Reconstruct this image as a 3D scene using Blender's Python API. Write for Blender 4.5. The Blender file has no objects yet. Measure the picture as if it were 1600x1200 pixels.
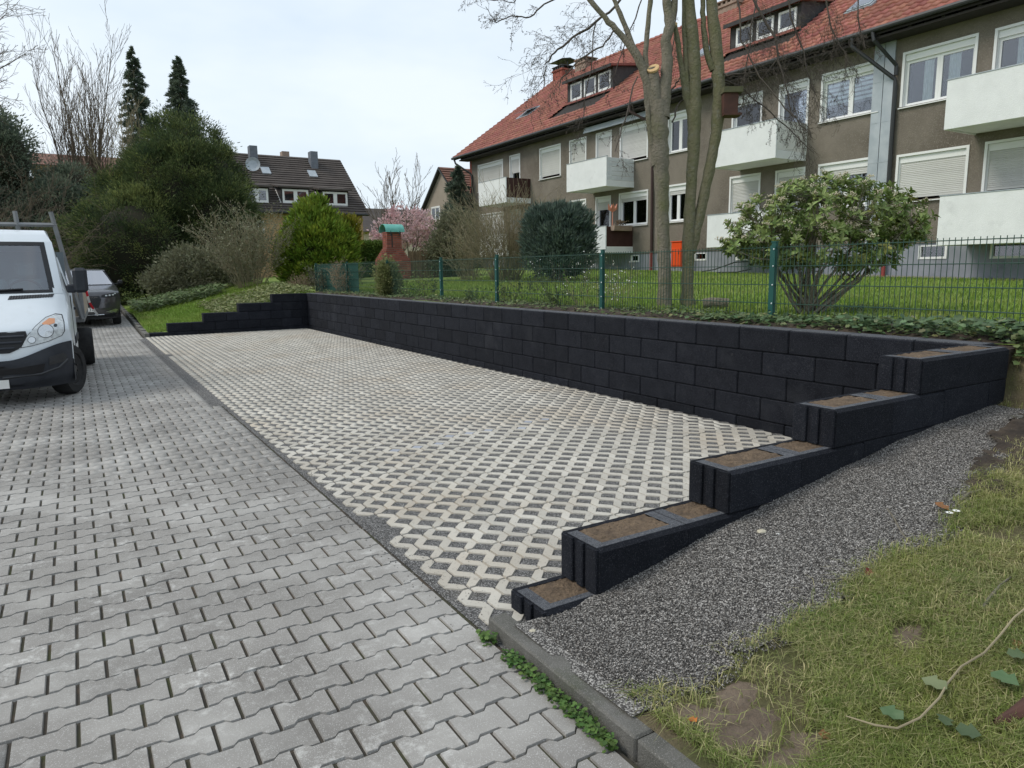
import bpy, bmesh, math, random
import numpy as np
from mathutils import Vector, Matrix, noise as mnoise

random.seed(7)
RNG = np.random.default_rng(7)
scene = bpy.context.scene
COL = scene.collection
PI = math.pi

# ---------------------------------------------------------------- camera, sky, sun, exposure
CAM_H = 1.65
F_PX, PITCH, YAW, ROLL = 1108.27, 0.1609, 0.549, -0.0138
_fw = np.array([math.sin(YAW) * math.cos(PITCH), math.cos(YAW) * math.cos(PITCH), -math.sin(PITCH)])
_r0 = np.array([math.cos(YAW), -math.sin(YAW), 0.0])
_u0 = np.cross(_r0, _fw)
_rt = _r0 * math.cos(ROLL) + _u0 * math.sin(ROLL)
_up = -_r0 * math.sin(ROLL) + _u0 * math.cos(ROLL)
_C = np.array([0.0, 0.0, CAM_H])
cam_data = bpy.data.cameras.new("camera")
cam = bpy.data.objects.new("camera", cam_data)
COL.objects.link(cam)
cam.matrix_world = Matrix(((_rt[0], _up[0], -_fw[0], 0), (_rt[1], _up[1], -_fw[1], 0), (_rt[2], _up[2], -_fw[2], CAM_H), (0, 0, 0, 1)))
cam_data.sensor_width = 36.0
cam_data.lens = F_PX / 1600.0 * 36.0
cam_data.clip_start = 0.05
cam_data.clip_end = 3000.0
scene.camera = cam

SUN_DIR = Vector((-0.78, 0.36, 0.95)).normalized()          # towards the sun
SUN_EL = math.asin(SUN_DIR.z)
SUN_ROT = math.atan2(SUN_DIR.x, SUN_DIR.y)
world = bpy.data.worlds.new("World")
scene.world = world
world.use_nodes = True
wn, wl = world.node_tree.nodes, world.node_tree.links
wn.clear()
w_out = wn.new("ShaderNodeOutputWorld")
w_bg = wn.new("ShaderNodeBackground")
w_bg.inputs["Strength"].default_value = 0.1
w_sky = wn.new("ShaderNodeTexSky")
w_sky.sky_type = 'NISHITA'
w_sky.sun_disc = False
w_sky.sun_elevation = SUN_EL
w_sky.sun_rotation = SUN_ROT
w_sky.air_density = 1.2
w_sky.dust_density = 2.0
w_tc = wn.new("ShaderNodeTexCoord")
w_map = wn.new("ShaderNodeMapping")
w_map.inputs["Scale"].default_value = (1.0, 1.0, 2.6)
w_n = wn.new("ShaderNodeTexNoise")
w_n.inputs["Scale"].default_value = 1.7
w_n.inputs["Detail"].default_value = 5.0
w_n.inputs["Roughness"].default_value = 0.55
w_r = wn.new("ShaderNodeValToRGB")
w_r.color_ramp.elements[0].position = 0.32
w_r.color_ramp.elements[0].color = (5.6, 6.8, 8.0, 1)
w_r.color_ramp.elements[1].position = 0.66
w_r.color_ramp.elements[1].color = (7.9, 8.6, 9.2, 1)
w_mix = wn.new("ShaderNodeMix")
w_mix.data_type = 'RGBA'
w_mix.inputs["Factor"].default_value = 0.86
wl.new(w_tc.outputs["Generated"], w_map.inputs["Vector"])
wl.new(w_map.outputs["Vector"], w_n.inputs["Vector"])
wl.new(w_n.outputs["Fac"], w_r.inputs["Fac"])
wl.new(w_sky.outputs["Color"], w_mix.inputs["A"])
wl.new(w_r.outputs["Color"], w_mix.inputs["B"])
wl.new(w_mix.outputs["Result"], w_bg.inputs["Color"])
wl.new(w_bg.outputs["Background"], w_out.inputs["Surface"])

sun_data = bpy.data.lights.new("sun", 'SUN')
sun_data.energy = 1.5
sun_data.angle = math.radians(22)
sun_data.color = (1.0, 0.93, 0.83)
sun = bpy.data.objects.new("sun", sun_data)
COL.objects.link(sun)
sun.rotation_euler = SUN_DIR.to_track_quat('Z', 'Y').to_euler()
scene.view_settings.view_transform = 'Standard'
scene.view_settings.look = 'None'
scene.view_settings.exposure = 0.32
scene.view_settings.gamma = 1.0
scene.view_settings.use_curve_mapping = False

# ---------------------------------------------------------------- measuring helpers (photo position -> place in the world)
def ray(px, py):
    return _fw + _rt * (px - 800.0) / F_PX - _up * (py - 600.0) / F_PX
def on_z(px, py, z=0.0):
    d = ray(px, py); return _C + d * ((z - CAM_H) / d[2])
def on_x(px, py, x):
    d = ray(px, py); return _C + d * (x / d[0])
def on_y(px, py, y):
    d = ray(px, py); return _C + d * (y / d[1])
def on_d(px, py, dep):
    return _C + ray(px, py) * dep

def lerp(a, b, t): return a + (b - a) * t
def sstep(a, b, x):
    t = min(1.0, max(0.0, (x - a) / (b - a))); return t * t * (3 - 2 * t)
def rotz(a):
    c, s = math.cos(a), math.sin(a); return np.array([[c, -s, 0], [s, c, 0], [0, 0, 1.0]])
def norm(v):
    v = np.asarray(v, float); n = np.linalg.norm(v); return v / n if n > 1e-12 else v

# ---------------------------------------------------------------- mesh building
class MB:
    """collects shapes that become ONE mesh"""
    def __init__(self): self.v = []; self.f = []
    def add(self, vs, fs):
        o = len(self.v); self.v.extend([tuple(map(float, p)) for p in vs])
        self.f.extend([tuple(o + i for i in f) for f in fs]); return self
    def quad(self, a, b, c, d): return self.add([a, b, c, d], [(0, 1, 2, 3)])
    def box(self, x0, x1, y0, y1, z0, z1):
        return self.add([(x0, y0, z0), (x1, y0, z0), (x1, y1, z0), (x0, y1, z0), (x0, y0, z1), (x1, y0, z1), (x1, y1, z1), (x0, y1, z1)],
                        [(0, 3, 2, 1), (4, 5, 6, 7), (0, 1, 5, 4), (1, 2, 6, 5), (2, 3, 7, 6), (3, 0, 4, 7)])
    def cbox(self, x0, x1, y0, y1, z0, z1, c=0.006):
        """box with chamfered edges"""
        vs = []; idx = {}
        X, Y, Z = (x0, x1), (y0, y1), (z0, z1)
        for i in (0, 1):
            for j in (0, 1):
                for k in (0, 1):
                    sx, sy, sz = (1 if i == 0 else -1), (1 if j == 0 else -1), (1 if k == 0 else -1)
                    for ax in range(3):
                        p = [X[i] + sx * c, Y[j] + sy * c, Z[k] + sz * c]
                        p[ax] = (X[i], Y[j], Z[k])[ax]
                        idx[(i, j, k, ax)] = len(vs); vs.append(p)
        g = lambda i, j, k, a: idx[(i, j, k, a)]
        fs = []
        for i in (0, 1):
            q = [g(i, 0, 0, 0), g(i, 1, 0, 0), g(i, 1, 1, 0), g(i, 0, 1, 0)]; fs.append(tuple(q if i else q[::-1]))
            q = [g(0, i, 0, 1), g(0, i, 1, 1), g(1, i, 1, 1), g(1, i, 0, 1)]; fs.append(tuple(q if i else q[::-1]))
            q = [g(0, 0, i, 2), g(1, 0, i, 2), g(1, 1, i, 2), g(0, 1, i, 2)]; fs.append(tuple(q if i else q[::-1]))
        for i in (0, 1):
            for j in (0, 1):
                fs.append((g(i, j, 0, 0), g(i, j, 1, 0), g(i, j, 1, 1), g(i, j, 0, 1)))
                fs.append((g(i, 0, j, 0), g(i, 1, j, 0), g(i, 1, j, 2), g(i, 0, j, 2)))
                fs.append((g(0, i, j, 1), g(1, i, j, 1), g(1, i, j, 2), g(0, i, j, 2)))
                for k in (0, 1): fs.append((g(i, j, k, 0), g(i, j, k, 1), g(i, j, k, 2)))
        return self.add(vs, fs)
    def prism(self, poly, axis, a, b):
        """polygon extruded along an axis; poly gives the two other coordinates in x,y,z order"""
        def P(p, t):
            p = list(p); p.insert(axis, t); return p
        n = len(poly)
        vs = [P(p, a) for p in poly] + [P(p, b) for p in poly]
        fs = [tuple(range(n))[::-1], tuple(range(n, 2 * n))] + [(i, (i + 1) % n, n + (i + 1) % n, n + i) for i in range(n)]
        return self.add(vs, fs)
    def tube(self, path, rad, n=6, caps=True):
        path = [np.asarray(p, float) for p in path]
        if not hasattr(rad, '__len__'): rad = [rad] * len(path)
        vs = []; ref = None
        for i, p in enumerate(path):
            t = norm(path[min(i + 1, len(path) - 1)] - path[max(i - 1, 0)])
            if ref is None:
                ref = np.array([0, 0, 1.0]) if abs(t[2]) < 0.9 else np.array([1.0, 0, 0])
            u = norm(np.cross(t, ref)); w = np.cross(u, t); ref = w
            ref = w
            for k in range(n):
                a = 2 * PI * k / n
                vs.append(p + rad[i] * (math.cos(a) * u + math.sin(a) * w))
        fs = []
        for i in range(len(path) - 1):
            for k in range(n):
                fs.append((i * n + k, i * n + (k + 1) % n, (i + 1) * n + (k + 1) % n, (i + 1) * n + k))
        if caps:
            fs.append(tuple(range(n))[::-1]); fs.append(tuple(range((len(path) - 1) * n, len(path) * n)))
        return self.add(vs, fs)
    def lathe(self, prof, c, axis=(0, 0, 1), n=24):
        """prof: (radius, offset along the axis)"""
        ax = norm(axis); ref = np.array([0, 0, 1.0]) if abs(ax[2]) < 0.9 else np.array([1.0, 0, 0])
        u = norm(np.cross(ax, ref)); w = np.cross(ax, u); c = np.asarray(c, float); vs = []
        for r, h in prof:
            for k in range(n):
                a = 2 * PI * k / n; vs.append(c + ax * h + r * (math.cos(a) * u + math.sin(a) * w))
        fs = []
        for i in range(len(prof) - 1):
            for k in range(n):
                fs.append((i * n + k, i * n + (k + 1) % n, (i + 1) * n + (k + 1) % n, (i + 1) * n + k))
        fs.append(tuple(range(n))[::-1]); fs.append(tuple(range((len(prof) - 1) * n, len(prof) * n)))
        return self.add(vs, fs)
    def grid(self, fn, us, vs_):
        """surface fn(u, v) sampled on a grid"""
        pts = [fn(u, v) for u in us for v in vs_]; m = len(vs_)
        fs = [(i * m + j, (i + 1) * m + j, (i + 1) * m + j + 1, i * m + j + 1) for i in range(len(us) - 1) for j in range(m - 1)]
        return self.add(pts, fs)
    def mesh(self, name, off=(0, 0, 0), smooth=False):
        me = bpy.data.meshes.new(name)
        v = [(p[0] - off[0], p[1] - off[1], p[2] - off[2]) for p in self.v]
        me.from_pydata(v, [], self.f)
        me.update()
        bm = bmesh.new(); bm.from_mesh(me)
        bmesh.ops.recalc_face_normals(bm, faces=bm.faces)
        bm.to_mesh(me); bm.free()
        if smooth:
            me.polygons.foreach_set("use_smooth", [True] * len(me.polygons))
            try: me.set_sharp_from_angle(angle=math.radians(38))
            except Exception: pass
        return me

def big_mesh(name, V, F, smooth=False, vals=None):
    """V (n,3) and F (m,k) arrays -> mesh, fast; vals = one number per vertex kept as attribute 'tint'"""
    me = bpy.data.meshes.new(name)
    V = np.asarray(V, np.float32); F = np.asarray(F, np.int32); m, k = F.shape
    me.vertices.add(len(V)); me.vertices.foreach_set("co", V.ravel())
    me.loops.add(m * k); me.loops.foreach_set("vertex_index", F.ravel())
    me.polygons.add(m)
    me.polygons.foreach_set("loop_start", np.arange(0, m * k, k, dtype=np.int32))
    try: me.polygons.foreach_set("loop_total", np.full(m, k, np.int32))
    except Exception: pass
    if vals is not None:
        at = me.attributes.new("tint", 'FLOAT', 'POINT'); at.data.foreach_set("value", np.asarray(vals, np.float32))
    me.update(calc_edges=True)
    if smooth: me.polygons.foreach_set("use_smooth", np.ones(m, bool))
    return me

def stamp(tv, tf, pos, scale=None, mats=None):
    """copies a small template (tv, tf) to many positions, as arrays"""
    tv = np.asarray(tv, float); tf = np.asarray(tf, int); n = len(pos); pos = np.asarray(pos, float)
    V = np.broadcast_to(tv, (n,) + tv.shape).copy()
    if mats is not None: V = np.einsum('nij,nkj->nki', mats, V)
    if scale is not None: V = V * np.asarray(scale, float).reshape(n, 1, -1)
    V = V + pos[:, None, :]
    Fx = tf[None] + (np.arange(n) * len(tv))[:, None, None]
    return V.reshape(-1, 3), Fx.reshape(-1, tf.shape[1])

def link(name, data, parent=None, loc=None, mat=None):
    o = bpy.data.objects.new(name, data); COL.objects.link(o)
    if parent is not None: o.parent = parent
    if loc is not None: o.location = loc
    if mat is not None and data is not None and len(data.materials) == 0: data.materials.append(mat)
    return o
def tag(o, label=None, cat=None, group=None, kind=None):
    if label: o["label"] = label
    if cat: o["category"] = cat
    if group: o["group"] = group
    if kind: o["kind"] = kind
    return o
OFF = {}
def thing(name, label, cat, loc=(0, 0, 0), rot=0.0, group=None):
    o = link(name, None, None, loc); o.rotation_euler = (0, 0, rot); o.empty_display_size = 0.2
    OFF[o.name] = (0, 0, 0) if rot else tuple(map(float, loc))
    return tag(o, label, cat, group, "thing")
def part(name, mb, mat, parent, smooth=False, local=False, kind=None):
    """a mesh child; shapes are given in world metres unless local"""
    off = (0, 0, 0) if local else OFF.get(parent.name, (0, 0, 0))
    me = mb.mesh(name, off, smooth) if isinstance(mb, MB) else mb
    o = link(name, me, parent, None, mat); OFF[o.name] = off
    if kind: o["kind"] = kind
    return o
def solo(name, mb, mat, label, cat, loc, group=None, smooth=False, kind=None):
    me = mb.mesh(name, loc, smooth) if isinstance(mb, MB) else mb
    return tag(link(name, me, None, loc, mat), label, cat, group, kind or "thing")
def setting(name, me, mat, loc=(0, 0, 0)):
    if isinstance(me, MB): me = me.mesh(name, loc)
    return tag(link(name, me, None, loc, mat), kind='structure')

# ---------------------------------------------------------------- materials
def nd(nt, t, **kw):
    n = nt.nodes.new(t)
    for k, v in kw.items():
        if k in n.inputs: n.inputs[k].default_value = v
        else: setattr(n, k, v)
    return n
def material(name, base, second=None, scale=3.0, detail=4.0, lo=0.35, hi=0.65, rough=0.8, spec=0.4, bump=0.0, bscale=60.0,
             rnd=0.0, speck=None, speck_scale=300.0, speck_amt=0.5, stain=None, stain_scale=0.8, stain_lo=0.55, stain_hi=0.7,
             tint=None, trans=0.0, metal=0.0, ior=1.45, bdist=0.01, hue=0.0, scuff=None, scuff_scale=7.0, scuff_lo=0.56, scuff_hi=0.70):
    """colour from world-position noise between two base colours, optional per-piece variation, specks, stains and fine relief"""
    m = bpy.data.materials.new(name); m.use_nodes = True; nt = m.node_tree; L = nt.links; nt.nodes.clear()
    out = nd(nt, "ShaderNodeOutputMaterial"); b = nd(nt, "ShaderNodeBsdfPrincipled")
    b.inputs["Roughness"].default_value = rough; b.inputs["Metallic"].default_value = metal
    b.inputs["Specular IOR Level"].default_value = spec; b.inputs["IOR"].default_value = ior
    L.new(b.outputs["BSDF"], out.inputs["Surface"])
    geo = nd(nt, "ShaderNodeNewGeometry")
    def rgb(c): return (c[0], c[1], c[2], 1.0)
    def mix(fac, a, c, mode='MIX'):
        x = nd(nt, "ShaderNodeMix", data_type='RGBA', blend_type=mode)
        if isinstance(fac, float): x.inputs["Factor"].default_value = fac
        else: L.new(fac, x.inputs["Factor"])
        for k, s in (("A", a), ("B", c)):
            if isinstance(s, tuple): x.inputs[k].default_value = s
            else: L.new(s, x.inputs[k])
        return x.outputs["Result"]
    def noise(sc, det=4.0, lo_=0.35, hi_=0.65, ro=0.6):
        n = nd(nt, "ShaderNodeTexNoise"); n.inputs["Scale"].default_value = sc; n.inputs["Detail"].default_value = det; n.inputs["Roughness"].default_value = ro
        L.new(geo.outputs["Position"], n.inputs["Vector"])
        r = nd(nt, "ShaderNodeMapRange"); r.inputs["From Min"].default_value = lo_; r.inputs["From Max"].default_value = hi_
        L.new(n.outputs["Fac"], r.inputs["Value"]); return r.outputs["Result"]
    c = rgb(base)
    if second is not None: c = mix(noise(scale, detail, lo, hi), rgb(base), rgb(second))
    if tint is not None:
        a = nd(nt, "ShaderNodeAttribute", attribute_name="tint"); c = mix(a.outputs["Fac"], c, rgb(tint))
    if stain is not None: c = mix(noise(stain_scale, 6.0, stain_lo, stain_hi), c, rgb(stain))
    if scuff is not None:   # worn or dusty marks with ragged edges, in loose groups
        f1 = noise(scuff_scale, 9.0, scuff_lo, scuff_hi, 0.78); f2 = noise(scuff_scale * 0.16, 3.0, 0.42, 0.62)
        mu = nd(nt, "ShaderNodeMath", operation='MULTIPLY'); L.new(f1, mu.inputs[0]); L.new(f2, mu.inputs[1]); mu.use_clamp = True
        c = mix(mu.outputs[0], c, rgb(scuff))
    if speck is not None:
        v = nd(nt, "ShaderNodeTexVoronoi"); v.inputs["Scale"].default_value = speck_scale
        L.new(geo.outputs["Position"], v.inputs["Vector"])
        sp = nd(nt, "ShaderNodeSeparateColor"); L.new(v.outputs["Color"], sp.inputs["Color"])
        r = nd(nt, "ShaderNodeMapRange"); r.inputs["From Min"].default_value = 1.0 - speck_amt; r.inputs["From Max"].default_value = 1.0
        L.new(sp.outputs[0], r.inputs["Value"]); c = mix(r.outputs["Result"], c, rgb(speck))
    if rnd > 0 or hue > 0:
        oi = nd(nt, "ShaderNodeObjectInfo")
        ad = nd(nt, "ShaderNodeMath", operation='ADD'); L.new(oi.outputs["Random"], ad.inputs[0]); L.new(geo.outputs["Random Per Island"], ad.inputs[1])
        fr = nd(nt, "ShaderNodeMath", operation='FRACT'); L.new(ad.outputs[0], fr.inputs[0])
        r = nd(nt, "ShaderNodeMapRange"); r.inputs["To Min"].default_value = 1.0 - rnd; r.inputs["To Max"].default_value = 1.0 + rnd
        L.new(fr.outputs[0], r.inputs["Value"])
        hs = nd(nt, "ShaderNodeHueSaturation"); L.new(r.outputs["Result"], hs.inputs["Value"])
        if hue > 0:
            m2 = nd(nt, "ShaderNodeMath", operation='MULTIPLY'); m2.inputs[1].default_value = 7.31; L.new(fr.outputs[0], m2.inputs[0])
            f2 = nd(nt, "ShaderNodeMath", operation='FRACT'); L.new(m2.outputs[0], f2.inputs[0])
            r2 = nd(nt, "ShaderNodeMapRange"); r2.inputs["To Min"].default_value = 0.5 - hue; r2.inputs["To Max"].default_value = 0.5 + hue
            L.new(f2.outputs[0], r2.inputs["Value"]); L.new(r2.outputs["Result"], hs.inputs["Hue"])
        if isinstance(c, tuple): hs.inputs["Color"].default_value = c
        else: L.new(c, hs.inputs["Color"])
        c = hs.outputs["Color"]
    if isinstance(c, tuple): b.inputs["Base Color"].default_value = c
    else: L.new(c, b.inputs["Base Color"])
    if bump > 0:
        n = nd(nt, "ShaderNodeTexNoise"); n.inputs["Scale"].default_value = bscale; n.inputs["Detail"].default_value = 5.0; n.inputs["Roughness"].default_value = 0.65
        L.new(geo.outputs["Position"], n.inputs["Vector"])
        bp = nd(nt, "ShaderNodeBump"); bp.inputs["Strength"].default_value = bump; bp.inputs["Distance"].default_value = bdist
        L.new(n.outputs["Fac"], bp.inputs["Height"]); L.new(bp.outputs["Normal"], b.inputs["Normal"])
    if trans > 0:
        tr = nd(nt, "ShaderNodeBsdfTranslucent"); ms = nd(nt, "ShaderNodeMixShader"); ms.inputs["Fac"].default_value = trans
        if isinstance(c, tuple): tr.inputs["Color"].default_value = c
        else: L.new(c, tr.inputs["Color"])
        L.new(b.outputs["BSDF"], ms.inputs[1]); L.new(tr.outputs["BSDF"], ms.inputs[2]); L.new(ms.outputs["Shader"], out.inputs["Surface"])
    return m
def glass_material(name, tint=(0.75, 0.8, 0.8), ior=1.9, base_reflect=0.0):
    m = bpy.data.materials.new(name); m.use_nodes = True; nt = m.node_tree; L = nt.links; nt.nodes.clear()
    out = nd(nt, "ShaderNodeOutputMaterial"); t = nd(nt, "ShaderNodeBsdfTransparent"); t.inputs["Color"].default_value = (*tint, 1)
    g = nd(nt, "ShaderNodeBsdfGlossy"); g.inputs["Roughness"].default_value = 0.02; g.inputs["Color"].default_value = (0.95, 0.95, 1, 1)
    fr = nd(nt, "ShaderNodeFresnel"); fr.inputs["IOR"].default_value = ior
    a = nd(nt, "ShaderNodeMath", operation='ADD'); a.use_clamp = True; a.inputs[1].default_value = base_reflect
    L.new(fr.outputs["Fac"], a.inputs[0])
    ms = nd(nt, "ShaderNodeMixShader"); L.new(a.outputs[0], ms.inputs["Fac"]); L.new(t.outputs[0], ms.inputs[1]); L.new(g.outputs[0], ms.inputs[2])
    L.new(ms.outputs["Shader"], out.inputs["Surface"]); return m

M = {}
M['paver'] = material("concrete_paver_grey", (0.205, 0.193, 0.178), (0.265, 0.25, 0.232), 1.3, 6, rough=0.82, spec=0.35, bump=0.35, bscale=220, rnd=0.10,
                      speck=(0.47, 0.46, 0.44), speck_scale=420, speck_amt=0.12, stain=(0.40, 0.385, 0.36), stain_scale=1.1, stain_lo=0.46, stain_hi=0.74, scuff=(0.60, 0.59, 0.56), scuff_scale=12, scuff_lo=0.52, scuff_hi=0.70, bdist=0.005)
M['paver_bed'] = material("paver_joint_sand", (0.062, 0.054, 0.044), (0.058, 0.066, 0.026), 2.6, 5, 0.46, 0.7, rough=1, bump=0.6, bscale=300, stain=(0.12, 0.085, 0.06), stain_scale=5)
M['grid'] = material("concrete_grid_paver_pale", (0.43, 0.402, 0.35), (0.51, 0.482, 0.427), 2.0, 5, rough=0.88, spec=0.25, bump=0.35, bscale=200, rnd=0.10,
                     speck=(0.30, 0.28, 0.25), speck_scale=150, speck_amt=0.08, stain=(0.42, 0.36, 0.285), stain_scale=0.7, stain_lo=0.50, stain_hi=0.74, bdist=0.004, scuff=(0.20, 0.17, 0.135), scuff_scale=12, scuff_lo=0.58, scuff_hi=0.74)
M['grit'] = material("dark_grit", (0.05, 0.046, 0.043), (0.10, 0.092, 0.085), 30, 4, rough=0.95, bump=1.0, bscale=170, speck=(0.58, 0.55, 0.51), speck_scale=190, speck_amt=0.50, bdist=0.012,
                     stain=(0.05, 0.042, 0.035), stain_scale=1.2, stain_lo=0.58, stain_hi=0.8)
M['grit_bay'] = material("dark_grit_in_paving", (0.045, 0.044, 0.044), (0.085, 0.082, 0.079), 30, 4, rough=0.95, bump=0.8, bscale=200, speck=(0.34, 0.33, 0.32), speck_scale=190, speck_amt=0.45, bdist=0.006,
                         stain=(0.10, 0.085, 0.065), stain_scale=1.0, stain_lo=0.58, stain_hi=0.8)
M['chip'] = material("grit_chip", (0.06, 0.055, 0.051), (0.50, 0.47, 0.435), 90, 2, 0.44, 0.70, rough=0.9, rnd=0.6)
M['block'] = material("anthracite_block", (0.0090, 0.0103, 0.0150), (0.0150, 0.0167, 0.0225), 6, 5, rough=0.92, spec=0.22, bump=1.0, bscale=130, rnd=0.22, bdist=0.012,
                      speck=(0.05, 0.052, 0.062), speck_scale=260, speck_amt=0.18, stain=(0.036, 0.038, 0.044), stain_scale=1.6, stain_lo=0.58, stain_hi=0.82, scuff=(0.11, 0.11, 0.11), scuff_scale=9, scuff_lo=0.60, scuff_hi=0.78)
M['block_rim'] = material("anthracite_block_bare_top", (0.10, 0.105, 0.118), (0.06, 0.063, 0.073), 18, 4, rough=0.95, bump=1.0, bscale=150, bdist=0.012, speck=(0.19, 0.195, 0.205), speck_scale=230, speck_amt=0.4)
M['soil_fill'] = material("sandy_soil", (0.22, 0.155, 0.10), (0.12, 0.085, 0.058), 14, 5, rough=1, bump=1.0, bscale=45, bdist=0.03, speck=(0.10, 0.07, 0.045), speck_scale=120, speck_amt=0.35)
M['soil'] = material("dark_soil", (0.035, 0.027, 0.021), (0.085, 0.064, 0.047), 9, 6, rough=1, bump=1.0, bscale=30, bdist=0.03)
M['kerb'] = material("old_kerb_concrete", (0.15, 0.143, 0.13), (0.095, 0.092, 0.08), 5, 5, rough=0.9, bump=0.8, bscale=150, bdist=0.008, speck=(0.27, 0.26, 0.24), speck_scale=480, speck_amt=0.16, stain=(0.06, 0.07, 0.035), stain_scale=2.2, stain_lo=0.6, stain_hi=0.8)
M['grass_ground'] = material("grass_thatch", (0.09, 0.09, 0.035), (0.15, 0.12, 0.07), 3.2, 6, 0.4, 0.62, rough=1, bump=0.8, bscale=60, bdist=0.03, stain=(0.15, 0.115, 0.085), stain_scale=1.5, stain_lo=0.52, stain_hi=0.70)
M['lawn'] = material("lawn_green", (0.15, 0.235, 0.042), (0.20, 0.25, 0.06), 1.6, 6, rough=1, bump=0.6, bscale=50, bdist=0.03, stain=(0.24, 0.22, 0.085), stain_scale=0.7, stain_lo=0.56, stain_hi=0.8)
M['blade'] = material("grass_blade", (0.16, 0.225, 0.052), (0.28, 0.30, 0.085), 1.6, 4, rough=0.75, spec=0.3, rnd=0.35, tint=(0.58, 0.50, 0.28), trans=0.3)
M['lawn_blade'] = material("lawn_blade", (0.17, 0.275, 0.045), (0.215, 0.29, 0.06), 0.9, 4, rough=0.75, spec=0.25, rnd=0.3, tint=(0.34, 0.33, 0.12), trans=0.3)
M['plaster'] = material("brown_roughcast", (0.198, 0.172, 0.142), (0.248, 0.218, 0.182), 1.2, 5, rough=0.98, spec=0.15, bump=1.0, bscale=38, bdist=0.03, speck=(0.26, 0.23, 0.195), speck_scale=48, speck_amt=0.22, stain=(0.118, 0.101, 0.083), stain_scale=0.35, stain_lo=0.5, stain_hi=0.75)
M['plinth'] = material("blue_grey_plinth", (0.22, 0.235, 0.27), (0.27, 0.285, 0.315), 1.5, 4, rough=0.9, bump=0.3, bscale=40, stain=(0.15, 0.16, 0.185), stain_scale=0.8)
M['white'] = material("white_paint", (0.74, 0.735, 0.71), (0.68, 0.67, 0.64), 2.0, 4, rough=0.5, spec=0.4, rnd=0.03)
M['upvc'] = material("white_window_plastic", (0.78, 0.785, 0.775), rough=0.35, spec=0.5)
M['shutter'] = material("roller_shutter_grey", (0.52, 0.515, 0.495), (0.56, 0.555, 0.535), 1.0, 3, rough=0.55, spec=0.35, rnd=0.06)
M['balcony'] = material("white_render_panel", (0.80, 0.81, 0.81), (0.74, 0.75, 0.75), 2.4, 5, rough=0.85, bump=0.5, bscale=45, bdist=0.02, stain=(0.46, 0.47, 0.47), stain_scale=1.4, stain_lo=0.6, stain_hi=0.9)
M['plank_white'] = material("white_painted_plank", (0.70, 0.72, 0.735), (0.6, 0.62, 0.635), 5, 4, rough=0.7, rnd=0.07, bump=0.2, bscale=40)
M['maroon'] = material("dark_maroon_panel", (0.045, 0.018, 0.016), (0.06, 0.026, 0.022), 3, 3, rough=0.55)
M['room'] = material("dim_room", (0.035, 0.035, 0.038), rough=1)
M['curtain'] = material("pale_curtain", (0.74, 0.80, 0.78), (0.64, 0.71, 0.69), 9, 2, rough=0.95)
M['blind'] = material("striped_blind", (0.80, 0.88, 0.90), rough=0.9)
M['glass'] = glass_material("window_glass", (0.92, 0.94, 0.95), 1.6, 0.04)
M['glass_suv'] = glass_material('car_window_glass', (0.6, 0.7, 0.72), 1.6, 0.38)
M['glass_car'] = glass_material("windscreen_glass", (0.76, 0.92, 0.92), 1.5, 0.13)
M['roof'] = material("red_clay_tile", (0.255, 0.09, 0.068), (0.315, 0.128, 0.098), 2.2, 4, rough=0.72, spec=0.35, rnd=0.22, hue=0.012, stain=(0.22, 0.10, 0.07), stain_scale=0.9, stain_lo=0.55, stain_hi=0.8)
M['roof_under'] = material("dark_roof_underside", (0.03, 0.026, 0.023), rough=0.9)
M['slate'] = material("dark_slate_cladding", (0.045, 0.043, 0.044), (0.062, 0.06, 0.06), 8, 3, rough=0.75, rnd=0.2)
M['zinc'] = material("weathered_zinc", (0.36, 0.40, 0.43), (0.44, 0.475, 0.50), 3, 4, rough=0.5, metal=0.3)
M['gutter'] = material("dark_gutter", (0.03, 0.032, 0.034), rough=0.5, spec=0.5)
M['pipe_brown'] = material("brown_downpipe", (0.06, 0.035, 0.032), rough=0.5)
M['pipe_red'] = material("red_drain_pipe", (0.26, 0.05, 0.045), rough=0.55)
M['brick_red'] = material("red_brick", (0.27, 0.075, 0.055), (0.35, 0.11, 0.08), 9, 3, rough=0.9, rnd=0.32, bump=0.4, bscale=70)
M['mortar'] = material("mortar", (0.24, 0.17, 0.145), rough=1)
M['chimney_brick'] = material("old_chimney_stone", (0.26, 0.19, 0.15), (0.33, 0.25, 0.2), 5, 4, rough=0.95, bump=0.6, bscale=30)
M['fence'] = material("green_powder_coat", (0.006, 0.062, 0.052), (0.008, 0.074, 0.062), 4, 2, rough=0.42, spec=0.5)
M['wire'] = material("green_wire", (0.018, 0.06, 0.042), (0.035, 0.07, 0.05), 3, 3, rough=0.5)
M['bolt'] = material("galvanised_bolt", (0.6, 0.62, 0.62), rough=0.4, metal=0.6)
M['bark'] = material("smooth_grey_bark", (0.235, 0.205, 0.16), (0.175, 0.16, 0.115), 9, 6, rough=0.95, bump=1.0, bscale=26, bdist=0.05, stain=(0.16, 0.16, 0.08), stain_scale=1.6, stain_lo=0.5, stain_hi=0.7)
M['bark_moss'] = material("mossy_bark", (0.19, 0.172, 0.11), (0.15, 0.148, 0.075), 8, 6, rough=0.95, bump=1.0, bscale=26, bdist=0.05, speck=(0.19, 0.185, 0.13), speck_scale=22, speck_amt=0.10)
M['twig'] = material("dark_twig", (0.062, 0.05, 0.042), (0.095, 0.078, 0.062), 4, 3, rough=0.9)
M['twig_pale'] = material("pale_twig", (0.32, 0.27, 0.17), (0.22, 0.185, 0.12), 3, 3, rough=0.9)
M['twig_far'] = material("far_bare_branch", (0.125, 0.098, 0.076), (0.155, 0.122, 0.085), 0.6, 3, rough=0.95)
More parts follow.
